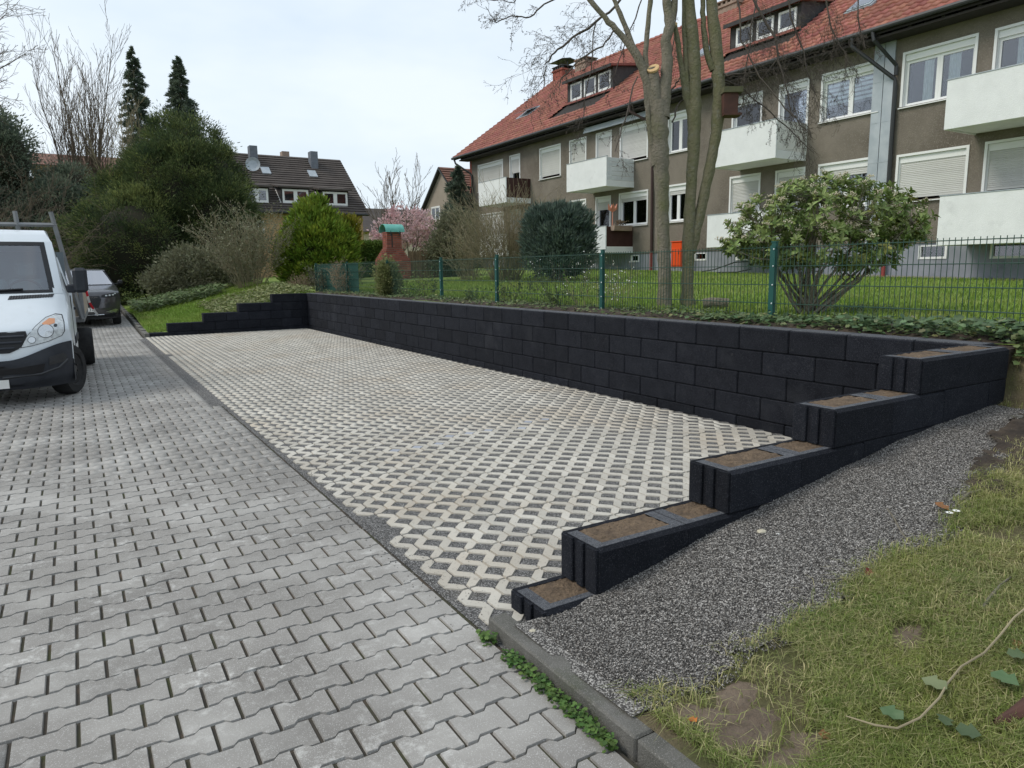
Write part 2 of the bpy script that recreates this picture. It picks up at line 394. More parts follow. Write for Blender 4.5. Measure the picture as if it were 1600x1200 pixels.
M['cutwood'] = material("fresh_cut_wood", (0.62, 0.43, 0.22), (0.5, 0.33, 0.16), 30, 2, rough=0.8)
def leafm(name, a, b2, rnd=0.35, sc=1.2, tr=0.25, rough=0.6, tint=None):
    return material(name, a, b2, sc, 4, rough=rough, spec=0.35, rnd=rnd, trans=tr, tint=tint, hue=0.015)
M['yew'] = leafm("yew_needles", (0.030, 0.052, 0.024), (0.066, 0.096, 0.036), 0.5, 0.7, tr=0.35, tint=(0.18, 0.21, 0.07))
M['conifer'] = leafm("dark_conifer", (0.085, 0.12, 0.092), (0.15, 0.18, 0.125), 0.5, tr=0.4, tint=(0.2, 0.22, 0.15))
M['juniper'] = leafm("blue_green_juniper", (0.052, 0.085, 0.07), (0.11, 0.15, 0.12), 0.5, 3, tint=(0.15, 0.19, 0.15))
M['thuja'] = leafm("bright_thuja", (0.09, 0.165, 0.018), (0.17, 0.25, 0.03), 0.4, 2.0, tint=(0.26, 0.31, 0.04))
M['golden'] = leafm("golden_foliage", (0.26, 0.20, 0.02), (0.14, 0.17, 0.02), 0.4, 1.0)
M['hedge'] = leafm("hedge_green", (0.09, 0.15, 0.03), (0.16, 0.21, 0.04), 0.4)
M['bushgrey'] = leafm("grey_green_leaf", (0.15, 0.155, 0.09), (0.20, 0.20, 0.125), 0.4)
M['blossom'] = leafm("pink_magnolia_blossom", (0.62, 0.40, 0.42), (0.72, 0.55, 0.55), 0.2)
M['ivy'] = leafm("ivy_leaf", (0.075, 0.125, 0.04), (0.15, 0.19, 0.08), 0.45, 5, tint=(0.27, 0.24, 0.11))
M['ivy_big'] = leafm("large_ivy_leaf", (0.075, 0.14, 0.058), (0.15, 0.215, 0.11), 0.4, 8, rough=0.45, tint=(0.3, 0.28, 0.15))
M['laurel'] = leafm("leathery_leaf", (0.14, 0.205, 0.055), (0.24, 0.30, 0.10), 0.4, 6, rough=0.42, tint=(0.26, 0.25, 0.06))
M['bloom'] = leafm("cream_bud", (0.62, 0.60, 0.45), (0.54, 0.48, 0.34), 0.2, 8)
M['variegated'] = leafm("variegated_leaf", (0.115, 0.15, 0.045), (0.28, 0.28, 0.13), 0.35, 10)
M['dry'] = leafm("dry_stalk", (0.27, 0.20, 0.125), (0.2, 0.14, 0.09), 0.3, 8)
M['weed'] = leafm("weed_leaf", (0.055, 0.12, 0.026), (0.10, 0.17, 0.04), 0.45, 10)
M['whiteflower'] = material("white_petal", (0.8, 0.8, 0.76), rough=0.8)
# ---------------------------------------------------------------- terrain heights
WX, WT, BH, BL = 5.855, 1.026, 0.2336, 0.6025          # wall face, wall top, block height, block length
YI, YO, YF = 2.82, 2.516, 21.056                        # near wing inner / outer face, far wing face
def road_z(y): return 0.03 * max(0.0, y - 21.0)
def bank_z(x, y):
    z = float(np.interp(x, [1.55, 1.69, 1.875, 2.0, 2.27, 2.71, 3.2, 3.8, 4.45, 5.2, 5.84, 7, 9, 14, 22],
                        [0.064, 0.062, 0.07, 0.09, 0.139, 0.237, 0.317, 0.408, 0.50, 0.575, 0.61, 0.78, 1.0, 1.17, 1.30]))
    if x > 5.80: z += sstep(5.80, 5.98, x) * sstep(1.8, 2.5, y) * max(0.0, 1.03 - z)
    return z + 0.012 * mnoise.noise((x * 2.1, y * 2.1, 0))
def lawn_z(x, y):
    z = 1.045 + 0.0185 * (x - 6.3) + 0.0225 * min(20, max(-4, y - 12)) * (x - 6.3) / 13.7
    if x < 6.3: z = 1.02
    return z + 0.02 * mnoise.noise((x * 0.6, y * 0.6, 3))
def left_z(x, y):
    z = float(np.interp(x, [1.5, 2.1, 3.1, 4.2, 5.1, 5.8, 7.5], [0.055, 0.085, 0.31, 0.54, 0.77, 0.95, 1.06])) + 0.055 * min(5.0, max(0.0, y - 21.4))
    return z + 0.03 * mnoise.noise((x * 0.5, y * 0.5, 9))
def terrain_z(x, y):
    if y < YO + 0.1: return bank_z(x, y)
    if y > 21.15:
        t = sstep(5.5, 7.5, x); return lerp(left_z(x, y), lawn_z(max(x, 6.3), y), t)
    return lawn_z(x, y)
def on_ground(px, py, z=0.5):
    for _ in range(25):
        p = on_z(px, py, z); z = 0.5 * z + 0.5 * terrain_z(p[0], p[1])
    return on_z(px, py, z)

def heightfield(x0, x1, y0, y1, step, fn, keep=None):
    nx, ny = max(1, int(round((x1 - x0) / step))), max(1, int(round((y1 - y0) / step)))
    xs, ys = np.linspace(x0, x1, nx + 1), np.linspace(y0, y1, ny + 1)
    V = np.array([(x, y, fn(x, y)) for x in xs for y in ys])
    F = []
    for i in range(nx):
        for j in range(ny):
            if keep is None or keep((xs[i] + xs[i + 1]) / 2, (ys[j] + ys[j + 1]) / 2):
                a = i * (ny + 1) + j; F.append((a, a + ny + 1, a + ny + 2, a + 1))
    return V, np.array(F)

ground = setting("ground", MB().quad((-900, -900, -0.6), (900, -900, -0.6), (900, 900, -0.6), (-900, 900, -0.6)), M['lawn'])
V, F = heightfield(1.565, 22, -4.0, YO + 0.02, 0.085, bank_z, None)
grass_bank = setting("grass_bank", big_mesh("grass_bank", V, F, True), M['grass_ground'])
V1, F1 = heightfield(6.09, 60, 2.53, 21.2, 0.45, terrain_z)
V2, F2 = heightfield(1.62, 60, 21.2, 90, 0.6, terrain_z)
lawn = setting("lawn", big_mesh("lawn", np.vstack([V1, V2]), np.vstack([F1, F2 + len(V1)]), True), M['lawn'])
V, F = heightfield(-70, -6.0, -4, 110, 3.0, lambda x, y: 0.0 if x > -10 else 0.3)
setting("verge", big_mesh("verge", V, F), M['lawn'])
setting("terrace_face", MB().box(6.05, 6.085, 2.72, 21.2, -0.3, 1.0).box(5.848, 6.3, 2.535, 2.715, -0.3, 1.01), M['soil'])

# gravel slope in front of the near wing
gpx = [(1004, 1112), (1060, 1078), (1105, 1074), (1160, 1034), (1205, 1008), (1290, 958), (1330, 925), (1380, 884), (1420, 864), (1470, 848), (1492, 818), (1525, 776), (1560, 725), (1620, 660)]
GB = np.array([on_ground(*p)[:2] for p in gpx])
def gravel_edge_y(x):
    o = np.argsort(GB[:, 0]); return float(np.interp(x, GB[o, 0], GB[o, 1]))
def in_gravel(x, y, m=0.0):
    return x > 1.555 + 0.035 * mnoise.noise((x * 3, y * 6, 4)) and y > gravel_edge_y(x) + 0.05 * mnoise.noise((x * 5, y * 5, 1)) + m and y < YO + 0.02 and x < 6.6 - 1.0 * sstep(1.9, 2.3, y) + 0.1
V, F = heightfield(1.545, 6.7, 0.9, YO + 0.02, 0.05, lambda x, y: bank_z(x, y) + 0.008 + 0.008 * mnoise.noise((x * 4, y * 4, 7)), lambda x, y: in_gravel(x, y))
gravel_bank = setting("gravel_bank", big_mesh("gravel_bank", V, F, True), M['grit'])

# ---------------------------------------------------------------- driveway of bone shaped pavers
XE = 1.468
def zsheet(x0, x1, y0, y1, dz):
    ys = list(np.arange(y0, y1 + 0.01, 1.0)); mb = MB()
    for a, b in zip(ys[:-1], ys[1:]): mb.quad((x0, a, road_z(a) + dz), (x1, a, road_z(a) + dz), (x1, b, road_z(b) + dz), (x0, b, road_z(b) + dz))
    return mb
drive = setting("driveway", zsheet(-6.0, XE + 0.0, -3, 47, -0.0105), M['paver_bed'])
PL, PW = 0.212, 0.1475
def paver_mesh(name, cut=None):
    A, g, gj = 0.0105, 0.0034, 0.0045
    prof = [(0, A), (0.046, A), (0.066, -A), (0.146, -A), (0.166, A), (0.212, A)]
    if cut is not None:
        prof = [p for p in prof if p[0] < cut - 0.01] + [(cut, A if cut < 0.06 else -A)]
    xs = [p[0] for p in prof]
    top = [(p[0], PW / 2 + p[1] - g) for p in prof]
    out = [(min(max(x, gj), xs[-1] - gj), y) for x, y in top]
    poly = out + [(x, -y) for x, y in out[::-1]]
    n = len(poly); cx = sum(p[0] for p in poly) / n; c = 0.004
    ins = [(x + (c if x < cx else -c) * (1 if (abs(x - gj) < 1e-6 or abs(x - xs[-1] + gj) < 1e-6) else 0.0), y - c * (1 if y > 0 else -1)) for x, y in poly]
    mb = MB(); mb.add([(x, y, 0) for x, y in ins] + [(x, y, -0.016) for x, y in poly],
                      [tuple(range(n))] + [(i, n + i, n + (i + 1) % n, (i + 1) % n) for i in range(n)])
    return mb
pm_full = paver_mesh("paver"); pm_half = paver_mesh("paver_half", 0.106)
def tmpl(mb):
    me = mb.mesh("tmp"); me.calc_loop_triangles(); v = np.array([p.co[:] for p in me.vertices]); f = np.array([t.vertices[:] for t in me.loop_triangles]); return me, v, f
pme, ptv, ptf = tmpl(pm_full); pme.name = "paver"
hme, htv, htf = tmpl(pm_half); hme.name = "paver_half"
def visible(p, m=40):
    d = np.array(p) - _C; w = d @ _fw
    if w < 0.3: return None
    x, y = 800 + F_PX * (d @ _rt) / w, 600 - F_PX * (d @ _up) / w
    return w if (-m < x < 1600 + m and -m < y < 1200 + m) else None
full, half = [], []
for r in range(-28, 240):
    y = 2.397 + r * PW; off = 0.0 if r % 2 == 0 else 0.106
    edge = XE if (y < 9.4 or y > 20.5) else 1.365 + 0.02 * math.sin(y * 5)
    k = -1
    for k in range(-26, 3):
        x0 = 1.242 + off + (k) * PL - 0.0
        if x0 < -4.2: continue
        dz = road_z(y) + random.uniform(-0.0016, 0.0012)
        if x0 + PL <= edge + 0.012: full.append((x0, y, dz))
        elif x0 + 0.106 <= edge + 0.02: half.append((x0, y, dz))
allp = [(visible((x + 0.1, y, 0)), 0, x, y, z) for x, y, z in full] + [(visible((x + 0.05, y, 0)), 1, x, y, z) for x, y, z in half]
vis = sorted([a for a in allp if a[0] is not None], key=lambda a: a[0])
near = vis[:300]; ns = set((a[1], a[2], a[3]) for a in near)
pme.materials.append(M['paver']); hme.materials.append(M['paver'])
for w, kind, x, y, z in near:
    o = link("paver", pme if kind == 0 else hme, drive, (x, y, z))
    o.rotation_euler = (random.gauss(0, 0.006), random.gauss(0, 0.006), random.gauss(0, 0.006))
VV, FF = [], []; base = 0
for kind, tv, tf in ((0, ptv, ptf), (1, htv, htf)):
    pos = [(a[2], a[3], a[4]) for a in allp if a[1] == kind and (a[1], a[2], a[3]) not in ns]
    V, F = stamp(tv, tf, pos); VV.append(V); FF.append(F + base); base += len(V)
o = link("pavers", big_mesh("pavers", np.vstack(VV), np.vstack(FF)), drive, None, M['paver']); o["kind"] = "stuff"

# ---------------------------------------------------------------- parking bay of grid pavers
bay = setting("parking_bay", MB().quad((XE, 2.45, -0.0155), (WX + 0.05, 2.45, -0.0155), (WX + 0.05, YF + 0.05, -0.0155), (XE, YF + 0.05, -0.0155)), M['paver_bed'])
U = 0.113; OX, OY = 1.85 - 0.0, 3.454
def grid_template(mir):
    a, h, g, gx = U, 0.0665, 0.0046, 0.0046
    P = [(g, a - gx), (a - h - 0.004, a - gx), (a - g, h - 0.02 + 0.0), (a - g, -a + h), (a - h, -a), (a - g, -a - h + 0.0), (a - g, -3 * a + h + 0.0), (a - h - 0.004, -3 * a + gx), (g, -3 * a + gx),
         (g, -2 * a - h), (h, -2 * a), (g, -2 * a + h), (g, -h), (h, 0), (g, h)]
    P[2] = (a - g, a - h); P[3] = (a - g, -a + h)

    n = len(P); ins = []
    for i in range(n):
        p0, p1, p2 = np.array(P[i - 1]), np.array(P[i]), np.array(P[(i + 1) % n])
        d1, d2 = norm(p1 - p0), norm(p2 - p1)
        n1, n2 = np.array([d1[1], -d1[0]]), np.array([d2[1], -d2[0]])
        b = norm(n1 + n2); q = p1 + b * 0.0035 / max(0.5, float(b @ n1)); ins.append(tuple(q))
    if mir: P = [(a - x, y) for x, y in P]; ins = [(a - x, y) for x, y in ins]
    mb = MB(); mb.add([(x, y, 0) for x, y in ins] + [(x, y, -0.016) for x, y in P],
                      [tuple(range(n))] + [(i, n + i, n + (i + 1) % n, (i + 1) % n) for i in range(n)])
    return mb
g0, g0v, g0f = tmpl(grid_template(False)); g1, g1v, g1f = tmpl(grid_template(True))
g0.name = "grid_paver"; g1.name = "grid_paver_mirrored"
g0.materials.append(M['grid']); g1.materials.append(M['grid'])
items = []
for b in range(-2, 41):
    yt = OY + 4 * U * b
    for k in range(-3, 36):
        x0 = OX + k * U
        yc = yt - U
        if x0 < 1.49 or x0 + U > WX + 0.03: continue
        if yc - 0.1 > YF: continue
        lim = 2.70 if x0 < 1.66 else 2.66
        if yt - 2 * U < lim: continue
        if k == -3 and yt > 4 and random.random() < 0.12: continue
        items.append((visible((x0, yc, 0)) or 99, k % 2, x0, yt, 0.001 + random.uniform(-0.0015, 0.0015)))
items.sort(key=lambda a: a[0])
for w, mir, x, y, z in items[:300]:
    o = link("grid_paver", g1 if mir else g0, bay, (x, y, z)); o.rotation_euler = (random.gauss(0, 0.004), random.gauss(0, 0.006), random.gauss(0, 0.004))
VV, FF = [], []; base = 0
for mir, tv, tf in ((0, g0v, g0f), (1, g1v, g1f)):
    V, F = stamp(tv, tf, [(a[2], a[3], a[4]) for a in items[300:] if a[1] == mir]); VV.append(V); FF.append(F + base); base += len(V)
o = link("grid_pavers", big_mesh("grid_pavers", np.vstack(VV), np.vstack(FF)), bay, None, M['grid']); o["kind"] = "stuff"
# grey infill stones that mark a bay line
inf = MB(); r_ = 0.062
inf.add([(r_ - .004, 0, 0), (0, r_ - .004, 0), (-r_ + .004, 0, 0), (0, -r_ + .004, 0), (r_, 0, -.015), (0, r_, -.015), (-r_, 0, -.015), (0, -r_, -.015)], [(0, 1, 2, 3), (0, 4, 5, 1), (1, 5, 6, 2), (2, 6, 7, 3), (3, 7, 4, 0)])
ime = inf.mesh("infill_stone"); M['infill'] = material("blue_grey_infill", (0.30, 0.315, 0.36), (0.35, 0.365, 0.40), 5, 3, rough=0.8, rnd=0.08); ime.materials.append(M['infill'])
for cx_, cy_ in [(100, 430), (335, 385), (555, 345), (770, 303), (985, 265), (1180, 230), (1375, 192), (1560, 155), (1740, 122)]:
    p = on_z(600 + cx_ / 6.667, 640 + cy_ / 6.667); u = round((p[0] - OX) / U); v = round((p[1] - OY) / U)
    if (u + v) % 2: v += 1
    link("infill_stone", ime, bay, (OX + u * U, OY + v * U, -0.003))
# grit fill: the edge strip and one flat of grit in every opening
fill = MB()
for b0, b1, xa in ((2.45, 9.4, XE), (9.4, 20.5, 1.33), (20.5, YF, XE)): fill.quad((xa, b0, -.0072), (1.69, b0, -.0072), (1.69, b1, -.0072), (xa, b1, -.0072))
fill.quad((1.60, YF - .28, -.0072), (WX + .02, YF - .28, -.0072), (WX + .02, YF + .02, -.0072), (1.60, YF - .28 + .3, -.0072))
d_ = .071
for iu in range(-3, 37):
    for iv in range(-8, 157):
        if (iu + iv) % 2: continue
        cx_, cy_ = OX + iu * U, OY + iv * U
        if cx_ < 1.56 or cx_ > WX or cy_ > YF - .2 or cy_ < 2.6: continue
        fill.quad((cx_ + d_, cy_, -.006), (cx_, cy_ + d_, -.006), (cx_ - d_, cy_, -.006), (cx_, cy_ - d_, -.006))
o = part("gravel_fill", fill, M['grit_bay'], bay); o["kind"] = "stuff"
# loose grit: chips in the openings, along the edge and on the bank
tet_v = np.array([(0.6, 0, -0.25), (-0.35, 0.55, -0.25), (-0.35, -0.55, -0.25), (0.1, 0.0, 0.5)]); tet_f = np.array([(0, 2, 1), (0, 1, 3), (1, 2, 3), (2, 0, 3)])
def rand_rot(n):
    q = RNG.normal(size=(n, 4)); q /= np.linalg.norm(q, axis=1)[:, None]; w, x, y, z = q.T
    return np.stack([np.stack([1 - 2 * (y * y + z * z), 2 * (x * y - z * w), 2 * (x * z + y * w)], -1), np.stack([2 * (x * y + z * w), 1 - 2 * (x * x + z * z), 2 * (y * z - x * w)], -1), np.stack([2 * (x * z - y * w), 2 * (y * z + x * w), 1 - 2 * (x * x + y * y)], -1)], 1)
pts = []; sz = []
for _ in range(12000):
    y = 2.6 + 5.0 * random.random() ** 1.6; x = XE + (WX - XE) * random.random()
    u, v = (x - OX) / U, (y - OY) / U
    uc, vc = round(u), round(v)
    if (uc + vc) % 2 == 0 and abs(u - uc) + abs(v - vc) < 0.55 or x < 1.53:
        pts.append((x, y, -0.006)); sz.append(random.uniform(0.0035, 0.007))
    elif random.random() < 0.055 + (0.25 if x < 1.62 else 0): pts.append((x, y, 0.004)); sz.append(random.uniform(0.003, 0.006))
for _ in range(2500):
    y = 2.7 + 17 * random.random(); x = XE + random.gauss(0, 0.05) - (0.07 if 9.4 < y < 20.5 else 0)
    pts.append((x, y, 0.002)); sz.append(random.uniform(0.004, 0.009))
V, F = stamp(tet_v, tet_f, pts, sz, rand_rot(len(pts)))
o = link("gravel", big_mesh("bay_gravel", V, F), bay, None, M['chip']); o["kind"] = "stuff"
pts = []; sz = []
while len(pts) < 34000:
    x = 1.62 + 4.9 * random.random() ** 1.25; y = 0.95 + (YO - 0.95) * random.random()
    if in_gravel(x, y, 0.01 * random.random() - 0.05): pts.append((x, y, bank_z(x, y) + 0.011 + 0.008 * mnoise.noise((x * 4, y * 4, 7)))); sz.append(random.uniform(0.004, 0.0095))
V, F = stamp(tet_v, tet_f, pts, sz, rand_rot(len(pts)))
tag(link("gravel", big_mesh("bank_gravel", V, F), None, None, M['chip']), kind="stuff")

# ---------------------------------------------------------------- kerbs
kerb = setting("kerb", MB().box(1.49, 1.58, -2.6, 2.69, -0.12, -0.03), M['kerb'])
for a in np.arange(-2.42, 2.6, 1.02):
    b = min(a + 1.015, 2.69); link("kerb_stone", MB().cbox(1.488, 1.588, a, b, -0.1, 0.068 + random.uniform(-.002, .002), 0.008).mesh("kerb_stone"), kerb, None, M['kerb'])
kerb2 = setting("kerb", MB().box(1.54, 1.60, 21.0, 45, -0.12, 0.0), M['kerb'])
for a in np.arange(20.95, 45, 1.0):
    link("kerb_stone", MB().cbox(1.50, 1.62, a, a + 0.992, -0.1, road_z(a) + 0.10, 0.01).mesh("kerb_stone"), kerb2, None, M['kerb'])

# ---------------------------------------------------------------- anthracite block walls
lw = thing("retaining_wall", "long straight black block wall along the parking bay under the green fence", "wall", (WX + 0.12, 12, 0))
bme = MB().cbox(0, 0.24, 0, BL - 0.005, 0, BH - 0.004, 0.011).mesh("block"); bme.materials.append(M['block'])
y0j = 3.231
for c in range(5):
    zb = WT - (c + 1) * BH; off = 0 if c % 2 == 0 else BL / 2
    for k in range(-2, 31):
        y = y0j + off + k * BL; e = y + BL
        if e < YI - 0.1 or y > YF + 0.2: continue
        o = link("block", bme, lw, (WX - (WX + 0.12) + random.uniform(-.0015, .0015), y - 12, zb))
        if e > YF + 0.24: o.scale = (1, (YF + 0.24 - y) / BL, 1)
        if y < YI - .12: o.scale = (1, (e - YI + .12) / BL, 1); o.location.y = YI - .12 - 12
cap = MB()
for k in range(-1, 31):
    y = max(y0j + k * BL, YI - .1); e = min(y0j + (k + 1) * BL, YF + .2)
    if e > y + .05: cap.box(WX + 0.018, WX + 0.222, y + .008, e - .008, WT - 0.006, WT + 0.0035)
part("mortar_cap", cap, M['block_rim'], lw)
def wing_block(parent, x0, x1, zt, open_top, grooved, y_out=YO, y_in=YI, h=None, soil_end=None):
    """hollow block along x: two side walls with a bevelled outer edge, end walls, soil inside"""
    h = h or BH - 0.003; zb = zt - h; mb = MB(); b = 0.016; c = 0.006; t = 0.062
    g = 0.0012
    x0 += g; x1 -= g
    if not open_top:
        mb.cbox(x0, x1, y_out, y_in, zb, zt, c)
    else:
        xs = x0 + (0.016 if grooved else 0)
        # outer and inner side walls, section in (y, z)
        mb.prism([(y_out, zb + c), (y_out + c, zb), (y_out + t, zb), (y_out + t, zt), (y_out + b * 1.5, zt), (y_out, zt - b)], 0, xs, x1)
        mb.prism([(y_in - t * 0.62, zb), (y_in - c, zb), (y_in, zb + c), (y_in, zt - c), (y_in - c, zt), (y_in - t * 0.62, zt)], 0, xs, x1)
        e = 0.065
        yi_ = y_in - t * 0.62
        mb.prism([(y_out + t, zb), (yi_, zb), (yi_, zt), (y_out + t, zt)], 0, xs + 0.0, xs + e)
        mb.prism([(y_out + t, zb), (yi_, zb), (yi_, zt), (y_out + t, zt)], 0, x1 - e, x1)
        if grooved:   # the ribs of a tongue-and-groove end face
            w = y_in - y_out
            for a0, a1 in ((0.03, 0.30), (0.38, 0.55), (0.66, 0.97)):
                mb.prism([(x0 + 0.004, y_out + w * a0), (x0, y_out + w * a0 + 0.006), (x0, y_out + w * a1 - 0.006), (x0 + 0.004, y_out + w * a1), (xs + 0.002, y_out + w * a1), (xs + 0.002, y_out + w * a0)], 2, zb + 0.003, zt - 0.004)
    o = part("block", mb, M['block'], parent)
    if open_top:
        # bare concrete rim on the top edges
        rm = MB(); t2 = t; yi_ = y_in - t * 0.62; xs = x0 + (0.016 if grooved else 0); e = 0.065
        rm.box(xs + 0.004, x1 - 0.002, y_out + 0.026, y_out + t2 + 0.004, zt - 0.01, zt + 0.0025)
        rm.box(xs + 0.004, xs + e, y_out + t2 + 0.004, yi_, zt - 0.01, zt + 0.002)
        rm.box(x1 - e, x1 - 0.002, y_out + t2 + 0.004, yi_, zt - 0.01, zt + 0.0022)
        part("block_rim", rm, M['block_rim'], o)
        f = MB()
        f.grid(lambda u, v: (lerp(xs + e, x1 - e, u), lerp(y_out + t + 0.004, yi_, v), zt - 0.003 + 0.006 * mnoise.noise((u * 9 + x0 * 3, v * 6, zt)) + 0.004 * mnoise.noise((u * 31 + x0 * 3, v * 17, zt))), np.linspace(0, 1, 31), np.linspace(0, 1, 13))
        part("soil_fill", f, M['soil_fill'], o)
    return o
nw = thing("stepped_wall", "near stepped black block wall with soil-filled tops beside the gravel slope", "wall", (4, 2.67, 0))
starts = [4.685, 3.789, 2.893, 1.997, 1.693]
XC = WX - 0.012
for c, xs in enumerate(starts):
    zt = WT - c * BH; x = xs; first = True
    stop = starts[c - 1] if c else XC
    while x < XC - 0.03:
        x1 = min(x + BL, XC)
        if XC - x1 < 0.1: x1 = XC
        top = x < stop - 0.02 if c else True
        wing_block(nw, x, x1, zt, top, first, h=(BH + 0.22 if c == 4 else None)); x = x1; first = False
fw_ = thing("stepped_wall", "far stepped black block wall rising from the kerb below the sloping lawn", "wall", (4, YF + 0.15, 0))
for c, px in enumerate([424.4, 371.8, 317, 261, 234]):
    xs = on_y(px, 455 + 17 * c, YF)[0]; zt = WT - c * BH; x = xs
    xs = [3.0, 0][0] if False else xs
    end = WX - 0.002
    while x < end - 0.03:
        x1 = min(x + BL, end)
        if end - x1 < 0.1: x1 = end
        part("block", MB().cbox(x + 0.0025, x1 - 0.0025, YF + random.uniform(0, .003), YF + 0.30, zt - BH + 0.004 - (0.15 if c == 4 else 0), zt, 0.011), M['block'], fw_); x = x1
# ---------------------------------------------------------------- the brown apartment building
HX = 20.0
hb = thing("apartment_building", "long brown rendered apartment building with red tiled roof and white balconies behind the fence", "building", (HX + 6, 20, 1.3))
Y_R, Y_L = 2.0, 36.95
def wall_with_openings(x, y0, y1, z0, z1, holes):
    ys = sorted(set([y0, y1] + [v for h in holes for v in h[:2]])); zs = sorted(set([z0, z1] + [v for h in holes for v in h[2:4]]))
    ys = [v for v in ys if y0 <= v <= y1]; zs = [v for v in zs if z0 <= v <= z1]; mb = MB()
    for a, b in zip(ys[:-1], ys[1:]):
        for c, d in zip(zs[:-1], zs[1:]):
            m, n = (a + b) / 2, (c + d) / 2
            if any(h[0] < m < h[1] and h[2] < n < h[3] for h in holes): continue
            mb.quad((x, a, c), (x, b, c), (x, b, d), (x, a, d))
    return mb
FS, FT, GS, GT = 5.90, 7.38, 3.32, 4.69
wins = []   # y0, y1, z0, z1, kind, shutter share, inside
def W(y1, y0, z0, z1, kind, sh=0.0, inside=None): wins.append((y0, y1, z0, z1, kind, sh, inside))
W(36.0, 33.3, FS, FT, 'two', 1.0); W(32.6, 31.6, 5.1, FT + .05, 'door', 0.35, 'curtain'); W(29.8, 28.05, FS, FT, 'one', 1.0); W(27.35, 26.1, FS, FT, 'one', 1.0)
W(25.4, 24.35, 5.1, FT, 'door', 1.0); W(23.8, 22.1, FS, FT, 'one', 1.0); W(21.0, 19.8, FS, FT, 'two', 0.0, 'net'); W(17.85, 16.6, FS, FT - .05, 'one', 0.0, 'blind')
W(15.93, 14.84, 5.1, FT - .03, 'door', 0.0, 'blind'); W(14.4, 12.53, FS, FT - .05, 'two', 0.0, 'blindhalf'); W(11.9, 10.0, FS - .04, FT - .05, 'two', 0.0, 'net2'); W(9.6, 7.9, FS - .04, FT - .06, 'two', 0.0, 'net2')
W(6.9, 5.2, FS - .04, FT - .05, 'two', 0.0, 'curtain')
W(36.0, 33.3, GS, GT, 'two', 1.0); W(32.6, 31.6, 2.6, GT, 'door', 0.6); W(29.75, 28.05, GS, GT, 'one', 0.35, 'curtain'); W(27.35, 26.1, GS, GT + .02, 'one', 0.42); W(25.4, 24.38, 2.6, GT, 'door', 0.2, 'curtain')
W(23.82, 22.05, GS, GT + .02, 'two', 0.12, 'flower'); W(20.96, 19.9, GS, GT + .05, 'two', 0.12, 'net'); W(17.85, 16.55, GS, GT + .02, 'one', 0.9); W(15.93, 14.84, 2.6, GT, 'door', 0.5)
W(14.35, 12.55, GS, GT, 'two', 0.22, 'net2'); W(11.88, 9.99, GS, GT - .06, 'two', 1.0); W(9.6, 7.9, GS, GT - .05, 'two', 1.0); W(6.9, 5.2, GS, GT - .05, 'two', 1.0)
base_wins = [(22.55, 23.07, 1.86, 2.14), (18.87, 19.46, 1.86, 2.14), (16.9, 17.5, 1.84, 2.13), (10.34, 11.1, 1.76, 2.13), (8.4, 9.28, 1.74, 2.12), (26.2, 26.8, 1.9, 2.16)]
IN = 0.055
part("wall", wall_with_openings(HX, Y_R, Y_L, 2.20, 8.1, [(a + IN, b - IN, c + IN, d - IN) for a, b, c, d, *_ in wins]), M['plaster'], hb)
part("plinth", wall_with_openings(HX + 0.03, Y_R, Y_L, 0.9, 2.21, base_wins), M['plinth'], hb)
side = MB(); side.quad((HX, Y_L, 0.9), (HX + 13, Y_L, 0.9), (HX + 13, Y_L, 8.05), (HX, Y_L, 8.05)); side.add([(HX, Y_L, 8.05), (HX + 13, Y_L, 8.05), (HX + 6.55, Y_L, 12.7)], [(0, 1, 2)])
side.quad((HX, Y_R, 0.9), (HX + 13, Y_R, 0.9), (HX + 13, Y_R, 8.05), (HX, Y_R, 8.05)); side.add([(HX, Y_R, 8.05), (HX + 13, Y_R, 8.05), (HX + 6.55, Y_R, 12.7)], [(0, 1, 2)])
side.quad((HX + 13, Y_R, 0.9), (HX + 13, Y_L, 0.9), (HX + 13, Y_L, 8.05), (HX + 13, Y_R, 8.05)); part("gable_wall", side, M['brick_red'], hb)
room = MB()
for a, b, c, d, *_ in wins:
    room.quad((HX + 0.7, a - .1, c - .1), (HX + 0.7, b + .1, c - .1), (HX + 0.7, b + .1, d + .1), (HX + 0.7, a - .1, d + .1))
    room.quad((HX + .2, a - .1, c - .1), (HX + .2, b + .1, c - .1), (HX + .7, b + .1, c - .1), (HX + .7, a - .1, c - .1))
for a, b, c, d in base_wins: room.quad((HX + 0.3, a - .1, c - .1), (HX + 0.3, b + .1, c - .1), (HX + 0.3, b + .1, d + .1), (HX + 0.3, a - .1, d + .1))
part("room", room, M['room'], hb)
def shutter_mesh(x, y0, y1, z0, z1, pitch=0.048):
    mb = MB(); n = max(2, int((z1 - z0) / pitch))
    for i in range(n):
        a = z1 - i * pitch; b = a - pitch
        mb.quad((x + .006, y0, a), (x + .006, y1, a), (x - .004, y1, a - pitch * .35), (x - .004, y0, a - pitch * .35))
        mb.quad((x - .004, y0, a - pitch * .35), (x - .004, y1, a - pitch * .35), (x + .006, y1, b), (x + .006, y0, b))
    zz = z1 - n * pitch; mb.box(x - .006, x + .01, y0, y1, zz - .05, zz - .001)
    return mb
